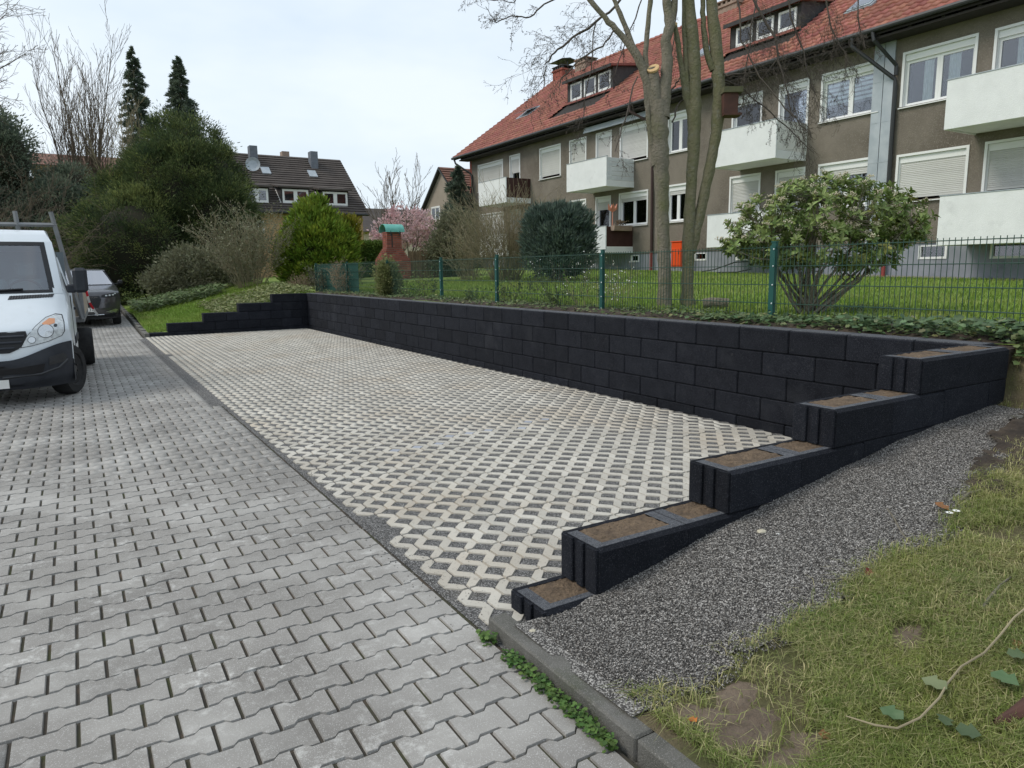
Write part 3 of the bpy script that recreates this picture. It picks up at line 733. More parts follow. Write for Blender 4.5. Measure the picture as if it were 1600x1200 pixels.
def window(y0, y1, z0, z1, kind, sh, inside, parent=hb, x=HX):
    s = 0.075; mb = MB(); o0, o1, p0, p1 = y0 + IN, y1 - IN, z0 + IN, z1 - IN
    # surround, proud of the wall
    for (a, b, c, d) in ((y0 - .012, y1 + .012, p1, z1 + .01), (y0 - .012, o0, p0, p1), (o1, y1 + .012, p0, p1)):
        mb.box(x - 0.022, x + 0.01, a, b, c, d)
    if kind == 'door': mb.box(x - 0.022, x + 0.01, y0 - .012, y1 + .012, z0, p0)
    rd = 0.10
    mb.quad((x, o0, p0), (x + rd + .06, o0, p0), (x + rd + .06, o0, p1), (x, o0, p1)); mb.quad((x, o1, p0), (x + rd + .06, o1, p0), (x + rd + .06, o1, p1), (x, o1, p1))
    mb.quad((x, o0, p1), (x + rd + .06, o0, p1), (x + rd + .06, o1, p1), (x, o1, p1)); mb.quad((x, o0, p0), (x + rd + .06, o0, p0), (x + rd + .06, o1, p0), (x, o1, p0))
    fr = part("window", mb, M['upvc'], parent)
    boxh = 0.17
    sb = MB(); sb.box(x + .035, x + .14, o0 + .002, o1 - .002, p1 - boxh, p1 - .002); part("shutter_box", sb, M['upvc'], fr)
    zt = p1 - boxh
    if sh > 0:
        zb = zt - (zt - p0) * sh + (0.05 if sh >= 1 else 0)
        part("roller_shutter", shutter_mesh(x + .055, o0 + .03, o1 - .03, zb + 0.05, zt), M['shutter'], fr)
        gl = MB(); gl.box(x + .04, x + .085, o0, o0 + .03, p0, zt); gl.box(x + .04, x + .085, o1 - .03, o1, p0, zt); part("shutter_rail", gl, M['upvc'], fr)
    if kind != 'door':
        sl = MB(); sl.prism([(x - .07, p0 - .055), (x + .14, p0 - .03), (x + .14, p0 - 0.0), (x - .07, p0 - .03)], 1, y0 - .03, y1 + .03); part("sill", sl, M['upvc'], fr)
    if sh < 1:
        sash = MB(); parts_ = [(o0, o1)] if kind != 'two' else [(o0, (o0 + o1) / 2), ((o0 + o1) / 2, o1)]
        for a, b in parts_:
            xa, xb = x + .085, x + .15
            sash.box(xa, xb, a + .001, a + s, p0 + .001, zt - .001); sash.box(xa, xb, b - s, b - .001, p0 + .001, zt - .001)
            sash.box(xa + .002, xb, a + s, b - s, p0 + .001, p0 + s); sash.box(xa + .002, xb, a + s, b - s, zt - s, zt - .001)
            part("pane", MB().box(x + .112, x + .118, a + s - .01, b - s + .01, p0 + s - .01, zt - s + .01), M['glass'], fr)
        part("sash", sash, M['upvc'], fr)
    cx = x + .152
    def wave(ya, yb, za, zb, mat, amp=.012, n=26, nm="curtain"):
        c = MB(); c.grid(lambda u, v: (cx + amp * math.sin(u * n * 2.1), lerp(ya, yb, u), lerp(za, zb, v)), np.linspace(0, 1, n * 2), [0, 1]); part(nm, c, mat, fr)
    if inside == 'curtain': wave(o0, o1, p0, zt, M['curtain'])
    elif inside == 'net':
        w_ = (o1 - o0); wave(o1 - w_ * .45, o1, p0, zt, M['curtain']); c = MB()
        c.grid(lambda u, v: (cx, o0 + w_ * (.02 + .42 * u * (.35 + .65 * v ** 2)), lerp(p0 + .1, zt, v)), np.linspace(0, 1, 9), np.linspace(0, 1, 12)); part("curtain", c, M['curtain'], fr)
    elif inside == 'net2':
        w_ = (o1 - o0)
        wave(o0 + w_ * .22, o0 + w_ * .38, p0, zt, M['curtain'], n=8); wave(o1 - w_ * .40, o1 - w_ * .26, p0, zt, M['curtain'], n=8)
    elif inside in ('blind', 'blindhalf'):
        zb = p0 if inside == 'blind' else p0 + .34 * (zt - p0); c = MB(); z = zt; c2 = MB()
        while z > zb + .07: c.quad((cx - .026, o0, z), (cx - .026, o1, z), (cx - .026, o1, z - .075), (cx - .026, o0, z - .075)); z -= .125
        part("blind", c, M['blind'], fr); c2.quad((cx + .02, o0, zt), (cx + .02, o1, zt), (cx + .02, o1, zb), (cx + .02, o0, zb)); part("blind_backing", c2, M['infill'], fr)
    elif inside == 'flower':
        c = MB()
        for i in range(7):
            c.lathe([(.0, -.05), (.05, -.03), (.055, .02), (.0, .06)], (x + .26, o0 + .2 + random.random() * .5, p0 + .25 + random.random() * .5), n=7)
        part("orchid", c, M['whiteflower'], fr)
    return fr
for w in wins: window(*w)
for a, b, c, d in base_wins:
    mb = MB(); x = HX + .02; s = .06
    mb.box(x - .01, x + .08, a, a + s, c, d); mb.box(x - .01, x + .08, b - s, b, c, d); mb.box(x - .01, x + .08, a + s, b - s, c, c + s); mb.box(x - .01, x + .08, a + s, b - s, d - s * .5, d)
    f = part("basement_window", mb, M['upvc'], hb); part("pane", MB().box(x + .05, x + .056, a + s - .005, b - s + .005, c + s - .005, d - .02), M['glass'], f)
# balconies
def balcony(y0, y1, zb, zt, side_kind, front_mat='balcony', xf=18.55, label=None):
    mb = MB().box(xf + .06, HX, y0 + .05, y1 - .05, zb + .03, zb + .19); b = part("balcony", mb, M['balcony'], hb)
    if label: b["label"] = label
    part("front_panel", MB().cbox(xf, xf + .055, y0, y1, zb, zt, .008), M[front_mat], b)
    part("coping", MB().box(xf - .015, xf + .07, y0 - .015, y1 + .015, zt + .001, zt + .022), M['zinc'], b)
    for ys, sg in ((y0, 1), (y1, -1)):
        a, c = (ys, ys + .05) if sg > 0 else (ys - .05, ys)
        band = 0.24
        part("side_band", MB().box(xf + .058, HX - .002, a + .004, c - .004, zb + 0.0, zb + band), M['balcony'], b)
        if side_kind == 'plank':
            n = 5; h = (zt - .02 - zb - band - .015) / n
            for i in range(n):
                part("plank", MB().cbox(xf + .075, HX - .01, a + .006, c - .01, zb + band + .012 + i * h, zb + band + .012 + (i + 1) * h - .014, .004), M['plank_white'], b)
        else:
            part("side_panel", MB().box(xf + .07, HX - .004, a + .012, c - .012, zb + band + .01, zt - .01), M['maroon' if side_kind == 'maroon' else 'white'], b)
    return b
balcony(30.65, 33.4, 4.88, 6.08, 'maroon'); balcony(22.9, 25.6, 4.87, 6.02, 'plank'); balcony(14.83, 17.45, 4.87, 6.0, 'white'); balcony(6.6, 9.9, 4.86, 6.01, 'white')
balcony(22.92, 25.6, 2.25, 3.3, 'maroon', 'plank_white'); balcony(14.83, 17.5, 2.27, 3.34, 'white'); balcony(6.6, 9.86, 2.08, 3.28, 'white'); balcony(30.65, 33.4, 2.3, 3.4, 'maroon')
# roof
GX, GZ, RX, RZ = 19.35, 7.98, 26.55, 13.1
TP = (RZ - GZ) / (RX - GX); PA = math.atan(TP); SL = math.hypot(RX - GX, RZ - GZ)
sdir = np.array([math.cos(PA), 0, math.sin(PA)]); ndir = np.array([-math.sin(PA), 0, math.cos(PA)])
def roof_pt(px, py):
    d = ray(px, py); s = (TP * -GX - (CAM_H - GZ)) / (d[2] - TP * d[0]); return _C + d * s
def roof_at(s, y, n=0.0): return np.array([GX, y, GZ]) + sdir * s + ndir * n
RY0, RY1 = 1.5, 37.75
mb = MB(); mb.prism([(GX, GZ - .16), (GX + .02, GZ - .02), (RX, RZ - .02), (2 * RX - GX, GZ - .02), (2 * RX - GX, GZ - .16), (RX, RZ - .22)], 1, RY0, RY1)
roof = part("roof", mb, M['roof_under'], hb)
part("soffit", MB().box(GX + .05, HX - .002, RY0 + .1, RY1 - .6, GZ - .26, GZ - .2), M['roof_under'], hb)
rf = MB()
for y in np.arange(8, 37.5, 0.85): rf.prism([(GX + .06, GZ - .19), (GX + .06, GZ - .06), (HX, GZ + .30), (HX, GZ - .19)], 1, y, y + .09)
part("rafter", rf, M['roof_under'], hb, kind="stuff")
gt = MB(); gt.tube([(GX - .06, RY0, GZ - .02), (GX - .06, RY1 + .05, GZ - .05)], .068, 10); part("gutter", gt, M['gutter'], hb)
TW, TL = 0.245, 0.335
prof = [(0, .028), (.045, .036), (.085, .016), (.14, .004), (.2, .008), (.252, .03)]
tv = []; tf = []
for i, (u, n) in enumerate(prof): tv += [(u, -0.035, n + .058), (u, TL + .01, n + .004), (u, -0.035, n - .004)]
for i in range(5):
    a = i * 3; tf += [(a, a + 3, a + 4), (a, a + 4, a + 1), (a + 2, a + 5, a + 3), (a + 2, a + 3, a)]
tv = np.array(tv); tf = np.array(tf)
tw = np.stack([-tv[:, 0]], 1) * np.array([[0, 1, 0]]) + tv[:, 1:2] * sdir + tv[:, 2:3] * ndir
DZ = [(25.9, 29.55, 1.55, 5.6), (16.0, 19.15, 1.55, 5.9)]
tiles = []
for i in range(int(SL / TL)):
    for j in range(int((RY1 - RY0) / TW)):
        y = RY1 - j * TW; s = .02 + i * TL
        if any(a < y - TW / 2 < b and c - .1 < s + TL / 2 < d - 1.0 for a, b, c, d in DZ): continue
        p = roof_at(s, y, -.008 + random.uniform(0, .006)); tiles.append((visible(p) or 999 + s, p))
tiles.sort(key=lambda a: a[0])
tme = big_mesh("roof_tile", tw, tf); tme.materials.append(M['roof']); ho = OFF[hb.name]
for w, p in tiles[:300]: link("tile", tme, roof, tuple(p - np.array(ho)))
V, F = stamp(tw, tf, [t[1] - np.array(ho) for t in tiles[300:]]); o = link("tiles", big_mesh("roof_tiles", V, F), roof, None, M['roof']); o["kind"] = "stuff"
rt_ = MB()
for y in np.arange(RY0, RY1, .36): rt_.tube([(RX, y, RZ + .02), (RX, y + .38, RZ + .05)], [.1, .12], 8)
o = part("ridge_tile", rt_, M['roof'], roof); o["kind"] = "stuff"
part("verge_board", MB().prism([(GX, GZ - .1), (GX, GZ + .05), (RX, RZ + .05), (RX, RZ - .12)], 1, RY1, RY1 + .04), M['gutter'], hb)
# dormers
def dormer(y0, y1, s0, ztop, n, nm_label):
    fx = GX + s0 * math.cos(PA); z0 = GZ + s0 * math.sin(PA) + .02
    bk = fx + (ztop + .28 - z0) / TP
    mb = MB()
    for y in (y0, y1): mb.add([(fx, y, z0), (fx, y, ztop), (bk, y, ztop + .26)], [(0, 1, 2)])
    mb.quad((fx + .02, y0, z0), (fx + .02, y1, z0), (fx + .02, y1, ztop), (fx + .02, y0, ztop))
    d = part("dormer", mb, M['slate'], hb); d["label"] = nm_label
    r = MB(); r.prism([(fx - .22, ztop - .02), (fx - .22, ztop + .07), (bk + .3, ztop + .40), (bk + .3, ztop + .27)], 1, y0 - .12, y1 + .12); part("dormer_roof", r, M['roof'], d)
    part("fascia", MB().box(fx - .25, fx - .222, y0 - .12, y1 + .12, ztop - .06, ztop + .075), M['slate'], d)
    w = (y1 - y0 - .25) / n
    for i in range(n):
        a = y0 + .16 + i * w; b = a + w - .2; c, e = z0 + .12, ztop - .12; f = MB()
        f.box(fx - .03, fx + .015, a, a + .08, c, e); f.box(fx - .03, fx + .015, b - .08, b, c, e); f.box(fx - .03, fx + .015, a + .08, b - .08, c, c + .1); f.box(fx - .03, fx + .015, a + .08, b - .08, e - .08, e)
        part("window", f, M['upvc'], d)
        part("pane", MB().box(fx - .012, fx - .004, a + .075, b - .075, c + .095, e - .075), M['glass'], d)
        part("curtain", MB().box(fx + .004, fx + .008, a + .08, b - .08, c + (.1 if i % 2 else .45), e - .08), M['curtain'], d)
    part("flashing", MB().box(fx - .06, fx - .031, y0 - .05, y1 + .05, z0 + .02, z0 + .11), M['roof'], d)
d1 = roof_pt(904, 160); d1t = on_x(935, 112, d1[0]); d2 = roof_pt(1175, 73); d2t = on_x(1225, 12, d2[0])
dormer(26.0, 29.45, np.hypot(d1[0] - GX, d1[2] - GZ), d1t[2], 3, "left dormer with three windows, one tilted open")
dormer(16.1, 19.05, np.hypot(d2[0] - GX, d2[2] - GZ), d2t[2], 3, "right dormer behind the bare branches")
def skylight(px, py, w, l, lift):
    p = roof_pt(px, py); s = np.hypot(p[0] - GX, p[2] - GZ); y = p[1]
    def bx(y0, y1, s0, s1, n0, n1, tilt=0):
        v = [roof_at(a, b, c + (tilt * (s1 - a))) for c in (n0, n1) for a, b in ((s0, y0), (s1, y0), (s1, y1), (s0, y1))]
        return v, [(0, 3, 2, 1), (4, 5, 6, 7), (0, 1, 5, 4), (1, 2, 6, 5), (2, 3, 7, 6), (3, 0, 4, 7)]
    f = MB(); f.add(*bx(y, y + w, s, s + l, .02, .09)); k = part("skylight", f, M['zinc'], roof)
    g = MB(); g.add(*bx(y + .06, y + w - .06, s + .06, s + l - .06, .10, .125, lift)); part("skylight_sash", g, M['zinc'], roof)
    g = MB(); g.add(*bx(y + .12, y + w - .12, s + .14, s + l - .12, .13, .135, lift)); part("skylight_pane", g, M['glass_car'], roof)
skylight(826, 182, 1.3, 1.0, .28); skylight(1103, 88, .8, .9, 0.0); skylight(1362, 12, .9, .9, 0.0)
def chimney(px0, px1, pt, pb, mat, cap):
    a = on_x(px0, pb, RX); b = on_x(px1, pb, RX); t = on_x((px0 + px1) / 2, pt, RX)[2]; w = abs(a[1] - b[1]); y0 = min(a[1], b[1])
    c = MB(); c.box(RX - .4, RX + .4, y0, y0 + w, RZ - .8, t - .25); c.box(RX - .46, RX + .46, y0 - .06, y0 + w + .06, t - .249, t - .15); ch = part("chimney", c, mat, roof)
    k = MB(); n = 4
    for i in range(n + 1): k.box(RX - .4, RX - .28, y0 + (w - .1) * i / n, y0 + (w - .1) * i / n + .1, t - .149, t); k.box(RX + .28, RX + .4, y0 + (w - .1) * i / n, y0 + (w - .1) * i / n + .1, t - .149, t)
    k.box(RX - .45, RX + .45, y0 - .05, y0 + w + .05, t + .001, t + .05)
    if cap: k.prism([(RX - .6, t + .3), (RX, t + .42), (RX + .6, t + .3), (RX, t + .36)], 1, y0 - .25, y0 + w + .25); k.box(RX - .03, RX + .03, y0, y0 + .05, t, t + .33); k.box(RX - .03, RX + .03, y0 + w - .05, y0 + w, t, t + .33)
    part("chimney_cap", k, M['gutter'] if cap else mat, roof)
chimney(872, 887, 106, 120, M['brick_red'], True); chimney(907, 924, 94, 110, M['chimney_brick'], False); chimney(1128, 1160, 3, 30, M['chimney_brick'], False)
# pipes, awning, cladding strip
p = MB(); p.box(HX - .05, HX + .01, 12.42, 12.72, 2.22, 8.0); p.box(HX - .05, HX + .01, 12.12, 12.40, 2.22, 8.0); part("zinc_strip", p, M['zinc'], hb)
for z in (3.4, 4.5, 5.6, 6.7): part("zinc_seam", MB().box(HX - .056, HX - .051, 12.121, 12.72, z, z + .02), M['zinc'], hb)
p = MB(); p.tube([(GX - .06, 13.0, GZ - .08), (GX - .06, 13.0, GZ - .3), (HX - .09, 12.05, GZ - 1.3), (HX - .09, 12.02, GZ - 1.5), (HX - .09, 12.02, 1.3)], .055, 8)
p.tube([(GX - .06, 12.4, GZ - .08), (GX - .06, 12.35, GZ - .3), (HX - .09, 12.03, GZ - .95), (HX - .09, 12.02, GZ - 1.2)], .05, 8); part("downpipe", p, M['gutter'], hb)
p = MB(); p.tube([(GX - .06, 22.4, GZ - .08), (GX - .06, 22.4, GZ - .3), (HX - .09, 21.75, GZ - .8), (HX - .08, 21.72, 2.25)], .055, 8); part("downpipe", p, M['pipe_brown'], hb)
p = MB(); p.tube([(HX - .08, 21.72, 2.249), (HX - .08, 21.72, 1.4)], .058, 8); part("drain_pipe", p, M['pipe_red'], hb)
p = MB(); p.tube([(GX - .06, RY1 - .2, GZ - .08), (GX - .02, RY1 - .3, GZ - .35), (HX - .1, 36.75, GZ - .95), (HX - .08, 36.62, GZ - 1.1), (HX - .08, 36.62, 1.6)], .055, 8); part("downpipe", p, M['gutter'], hb)
p = MB(); p.box(HX - .3, HX - .04, 21.9, 25.9, 7.50, 7.66); p.box(HX - .34, HX - .31, 21.9, 25.9, 7.44, 7.5); part("awning", p, M['zinc'], hb)
part("brick_corner", MB().box(HX - .012, HX + .3, 36.75, Y_L + .02, 1.2, 7.9), M['brick_red'], hb)
# things on and in front of the facade
x = 19.55; z = lawn_z(x, 20)
oc = thing("utility_cabinet", "orange red metal cabinet on two legs between the two tree trunks", "cabinet", (19.5, 20.05, z))
a = on_x(1048, 417, 19.5); b = on_x(1065, 378, 19.5); M['orange'] = material("orange_red_paint", (0.72, 0.075, 0.012), rough=0.4)
yy0, yy1 = min(a[1], b[1]), max(a[1], b[1])
part("housing", MB().cbox(19.5, 19.75, yy0, yy1, a[2], b[2], .02), M['orange'], oc); part("door", MB().cbox(19.482, 19.499, yy0 + .04, yy1 - .04, a[2] + .05, b[2] - .22, .006), M['orange'], oc)
part("lock", MB().cbox(19.472, 19.482, yy0 + .1, yy0 + .14, (a[2] + b[2]) / 2, (a[2] + b[2]) / 2 + .1, .004), M['gutter'], oc); part("hood", MB().cbox(19.47, 19.77, yy0 - .02, yy1 + .02, b[2] + .001, b[2] + .04, .01), M['orange'], oc)
for y in (yy0 + .06, yy1 - .1): part("leg", MB().box(19.6, 19.65, y, y + .04, z - .1, a[2]), M['zinc'], oc)
# flower box, dried plant and tulip ornament on the lower maroon balcony
fb = thing("flower_box", "grey flower box hung on the maroon balcony side, brown plant in it", "planter", (19.0, 22.86, 3.1))
part("trough", MB().prism([(22.70, 3.12), (22.90, 3.12), (22.915, 3.32), (22.66, 3.32)], 0, 18.8, 19.75), M['chimney_brick'], fb)
V = []; mbp = MB()
for _ in range(130):
    c = np.array([19.2 + random.gauss(0, .13), 22.8 + random.gauss(0, .05), 3.34 + random.random() * .2]); d = norm(RNG.normal(size=3)) * .05; e = norm(RNG.normal(size=3)) * .03; mbp.quad(c - d, c - e, c + d, c + e)
part("dried_plant", mbp, M['dry'], fb)
M['salmon'] = material("salmon_pink", (0.62, 0.27, 0.19), rough=0.6)
tp = thing("tulip_ornament", "salmon pink tulip shaped ornament on a stick above the flower box", "ornament", (19.05, 22.95, 3.0))
t = MB(); t.tube([(18.95, 22.98, 3.0), (18.95, 22.98, 3.85)], .02, 6); part("stick", t, M['salmon'], tp)
t = MB(); c0 = np.array([18.95, 22.98, 3.85])
for k in range(6):
    an = k * PI / 3; u = np.array([math.cos(an), math.sin(an), 0]); v = np.array([-u[1], u[0], 0])
    t.add([c0, c0 + u * .16 + v * .1 + [0, 0, .12], c0 + u * .2 + [0, 0, .36], c0 + u * .16 - v * .1 + [0, 0, .12]], [(0, 1, 2, 3)])
part("bloom", t, M['salmon'], tp)
g = MB(); p0 = on_x(1120, 425, 19.3); g.tube([(19.3, 18.4, lawn_z(19.3, 18) + .05), (19.3, 17.8, lawn_z(19.3, 18) + .12), (19.4, 17.0, lawn_z(19.3, 17) + .38), (19.4, 16.4, lawn_z(19.3, 17) + .4), (19.3, 16.2, lawn_z(19.3, 17) + .15), (19.2, 16.7, lawn_z(19.3, 17) + .05), (19.1, 17.5, lawn_z(19.3, 17) + .04)], .022, 6)
solo("garden_hose", g, M['gutter'], "black garden hose lying in a loop against the blue grey plinth", "hose", (19.3, 17, 1.4), smooth=True)
mk = on_x(1380, 424, 19.4); zz = lawn_z(19.4, mk[1]); solo("marker_post", MB().cbox(19.36, 19.44, mk[1] - .045, mk[1] + .045, zz - .1, zz + .3, .015), M['pipe_red'], "short red marker post standing at the foot of the plinth", "post", (19.4, mk[1], zz))
tag(link("gravel", big_mesh("house_gravel", *heightfield(19.2, 20.03, 2.5, 15, .4, lambda x, y: lawn_z(x, y) + .02)), None, None, material("pale_drip_gravel", (0.3, 0.27, 0.23), (0.2, 0.19, 0.17), 20, 3, rough=1, bump=1, bscale=40)), kind="stuff")

# ---------------------------------------------------------------- houses further back
M['tile_dark'] = material("dark_concrete_tile", (0.070, 0.058, 0.052), (0.095, 0.08, 0.07), 1.2, 4, rough=0.85, rnd=0.15)
M['chimney_slate'] = material('blue_grey_chimney_slate', (0.13, 0.145, 0.17), (0.17, 0.185, 0.21), 5, 3, rough=.7)
M['tan_brick'] = material("tan_brick_wall", (0.52, 0.35, 0.195), (0.43, 0.28, 0.155), 14, 2, rough=0.95, bump=0.3, bscale=20)
M['cream'] = material("cream_wall", (0.55, 0.47, 0.36), (0.5, 0.43, 0.33), 2, 3, rough=0.95)
M['beige'] = material("beige_plaster", (0.30, 0.255, 0.21), (0.34, 0.29, 0.24), 1.5, 4, rough=0.95, bump=.3, bscale=20)
def course_roof(e0, e1, r0, r1, n, t=.035, lift=.05):
    """roof slope laid as overlapping courses: e = eave ends, r = ridge ends"""
    e0, e1, r0, r1 = [np.asarray(q, float) for q in (e0, e1, r0, r1)]; mb = MB(); nn = norm(np.cross(e1 - e0, r0 - e0)); nn = nn if nn[2] > 0 else -nn
    for i in range(n):
        a, b = i / n, (i + 1.12) / n if i < n - 1 else 1.0
        p, q, r, s = lerp(e0, r0, a) + nn * lift, lerp(e1, r1, a) + nn * lift, lerp(e1, r1, b) + nn * .006, lerp(e0, r0, b) + nn * .006
        mb.quad(p, q, r, s); mb.quad(p - nn * t, q - nn * t, q, p)
    return mb
FY = 50.0
el = on_y(577, 335, FY - .45); XR = el[0]; EZ = el[2]
ry = FY + 3; 
for _ in range(60):
    q = on_y(531, 250, ry); ry += (XR - q[0]) * 1.2
RZ2 = on_y(531, 250, ry)[2]; XL = XR - 13.5
gh = thing("brick_house", "tan brick house with dark tiled roof and grey chimneys beyond the yew", "house", (XR - 8, FY + 4, 1.2))
w = MB(); w.box(XL + .3, XR - .35, FY, 2 * ry - FY, 0.2, EZ + .1); part("wall", w, M['tan_brick'], gh)
rr = MB(); rr.prism([(FY - .45, EZ - .12), (FY - .45, EZ), (ry, RZ2), (2 * ry - FY + .45, EZ), (2 * ry - FY + .45, EZ - .12), (ry, RZ2 - .2)], 0, XL, XR); rf2 = part("roof", rr, M['tile_dark'], gh)
o = part("tile_course", course_roof((XL, FY - .46, EZ), (XR, FY - .46, EZ), (XL, ry, RZ2), (XR, ry, RZ2), 25, .06, .07), M['tile_dark'], rf2); o["kind"] = "stuff"
part("gutter", MB().tube([(XL, FY - .52, EZ - .03), (XR, FY - .52, EZ - .03)], .07, 8), M['gutter'], gh)
tp2 = (RZ2 - EZ) / (ry - FY + .45)
def far_hit(px, py):
    d = ray(px, py); s = (EZ - CAM_H - tp2 * (FY - .45)) / (d[2] - tp2 * d[1]); return _C + d * s
def far_roof_y(z): return FY - .45 + (z - EZ) / tp2
for px0, px1, pt, pb in ((384, 418, 295, 317), (442, 481, 297, 318), (505, 542, 301, 322)):
    yq = far_hit((px0 + px1) / 2, pb)[1]
    a, b = on_y(px0, pb, yq), on_y(px1, pt, yq); x0, x1, z0, z1 = a[0], b[0], a[2] + .02, b[2]
    yb = far_roof_y(z1 + .35)
    d = MB(); d.quad((x0 - .1, yq, z0), (x1 + .1, yq, z0), (x1 + .1, yq, z1 + .1), (x0 - .1, yq, z1 + .1))
    for xx in (x0 - .1, x1 + .1): d.add([(xx, yq, z0), (xx, yq, z1 + .1), (xx, yb, z1 + .35)], [(0, 1, 2)])
    dm = part("dormer", d, M['slate'], gh)
    part("dormer_roof", MB().prism([(yq - .25, z1 + .08), (yq - .25, z1 + .2), (yb + .2, z1 + .5), (yb + .2, z1 + .38)], 0, x0 - .3, x1 + .3), M['tile_dark'], dm)
    fl = MB(); fl.tube([(x0 - .12, yq - .02, z0 + .02), (x0 - .12, yb, z1 + .36)], .07, 4); part("flashing", fl, M['white'], dm)
    f = MB(); m = (x0 + x1) / 2; s = .13
    for a0, b0 in ((x0, m), (m, x1)):
        f.box(a0, a0 + s, yq - .06, yq - .01, z0, z1); f.box(b0 - s, b0, yq - .06, yq - .01, z0, z1); f.box(a0 + s, b0 - s, yq - .06, yq - .01, z0, z0 + s + .06); f.box(a0 + s, b0 - s, yq - .06, yq - .01, z1 - s, z1)
        part("pane", MB().box(a0 + s, b0 - s, yq - .03, yq - .02, z0 + s + .06, z1 - s), M['glass'], dm)
    part("window", f, M['upvc'], dm)
for px0, px1, pt, dep in ((388, 400, 228, 2.0), (483, 494, 237, 2.0), (439, 450, 237, 0.0)):
    yq = ry - dep * .45 + (1.4 if dep == 0 else 0); a, b = on_y(px0, pt, yq), on_y(px1, pt, yq)
    c = part("chimney", MB().box(a[0], b[0], yq - .35, yq + .35, RZ2 - 2.6, a[2]), M['chimney_slate'] if dep else M['chimney_brick'], rf2)
    if px0 == 482: part("chimney_hood", MB().prism([(a[0] - .3, a[2] + .35), ((a[0] + b[0]) / 2, a[2] + .5), (b[0] + .3, a[2] + .35), ((a[0] + b[0]) / 2, a[2] + .42)], 1, yq - .5, yq + .5), M['gutter'], rf2)
for px, py in ((415, 268), (488, 273)):
    c = far_hit(px, py); nn = norm((0, -tp2, 1)); uu = norm((0, 1, tp2)); v = [c + np.array([sx * .3, 0, 0]) + uu * sy * .42 + nn * k for k in (.02, .12) for sx, sy in ((-1, -1), (1, -1), (1, 1), (-1, 1))]
    part("skylight", MB().add(v, [(0, 3, 2, 1), (4, 5, 6, 7), (0, 1, 5, 4), (1, 2, 6, 5), (2, 3, 7, 6), (3, 0, 4, 7)]), M['zinc'], rf2)
c = far_hit(393, 261) + np.array([0, -.5, .1]); dsh = MB().lathe([(0.02, 0), (.3, .03), (.5, .12), (.5, .13), (.3, .045), (0.01, .02)], c, (-.3, -1, .2), 16); part("satellite_dish", dsh, M['zinc'], rf2)
for px0, px1, pt, pb in ((446, 459, 341, 362), (402, 412, 345, 365), (552, 558, 346, 360)):
    a, b = on_y(px0, pb, FY), on_y(px1, pt, FY); f = MB(); s = .12
    f.box(a[0], a[0] + s, FY - .04, FY - .002, a[2], b[2]); f.box(b[0] - s, b[0], FY - .04, FY - .002, a[2], b[2]); f.box(a[0] + s, b[0] - s, FY - .04, FY - .002, a[2], a[2] + s); f.box(a[0] + s, b[0] - s, FY - .04, FY - .002, b[2] - s, b[2])
    fw2 = part("window", f, M['upvc'], gh); part("pane", MB().box(a[0] + s, b[0] - s, FY - .02, FY - .01, a[2] + s, b[2] - s), M['glass'], fw2)
# beige gable house between the brick house and the apartment building
BX = 24.0; ap = on_x(690, 264, BX); le = on_x(655, 346, BX); hy = le[1] - ap[1]
bh = thing("gable_house", "beige gable house with brown tiled roof behind the dark conifer", "house", (BX + 5, ap[1], 1.2))
mb = MB(); mb.add([(BX, le[1], .2), (BX, ap[1] - hy, .2), (BX, ap[1] - hy, le[2]), (BX, ap[1], ap[2]), (BX, le[1], le[2])], [(0, 1, 2, 3, 4)])
mb.box(BX + .01, BX + 11, ap[1] - hy + .02, le[1] - .02, .2, le[2]); part("wall", mb, M['beige'], bh)
M['tile_brown'] = material("brown_red_tile", (0.15, 0.075, 0.055), (0.20, 0.10, 0.07), 1.2, 4, rough=0.85, rnd=.15)
k = 1.08; rr = MB()
rr.prism([(ap[1] + hy * k, ap[2] - (ap[2] - le[2]) * k), (ap[1], ap[2] + .12), (ap[1] - hy * k, ap[2] - (ap[2] - le[2]) * k), (ap[1] - hy * k, ap[2] - (ap[2] - le[2]) * k - .15), (ap[1], ap[2] - .03), (ap[1] + hy * k, ap[2] - (ap[2] - le[2]) * k - .15)], 0, BX - .3, BX + 11.3); r_o = part("roof", rr, M['gutter'], bh)
o = part("tile_course", course_roof((BX - .28, ap[1] - hy * k, ap[2] - (ap[2] - le[2]) * k), (BX + 11.3, ap[1] - hy * k, ap[2] - (ap[2] - le[2]) * k), (BX - .28, ap[1], ap[2] + .13), (BX + 11.3, ap[1], ap[2] + .13), 20, .06, .08), M['tile_brown'], r_o); o["kind"] = "stuff"
for px0, px1, pt, pb in ((675, 688, 324, 343), (673, 690, 357, 375)):
    a, b = on_x(px0, pb, BX), on_x(px1, pt, BX); y0, y1 = min(a[1], b[1]), max(a[1], b[1]); f = MB(); s = .12; zz0, zz1 = a[2], b[2]; m = (y0 + y1) / 2
    for q0, q1 in ((y0, y0 + s), (m - s / 2, m + s / 2), (y1 - s, y1)): f.box(BX - .06, BX - .002, q0, q1, zz0, zz1)
    f.box(BX - .062, BX - .002, y0, y1, zz0 - s, zz0); f.box(BX - .062, BX - .002, y0, y1, zz1, zz1 + s)
    fo = part("window", f, M['upvc'], bh); part("pane", MB().box(BX - .03, BX - .01, y0 + s, y1 - s, zz0, zz1), M['glass'], fo)
c = on_x(724, 265, BX + 6); part("chimney", MB().box(BX + 5.6, BX + 6.4, ap[1] - .4, ap[1] + .4, ap[2] - .5, ap[2] + .8), M['brick_red'], r_o)
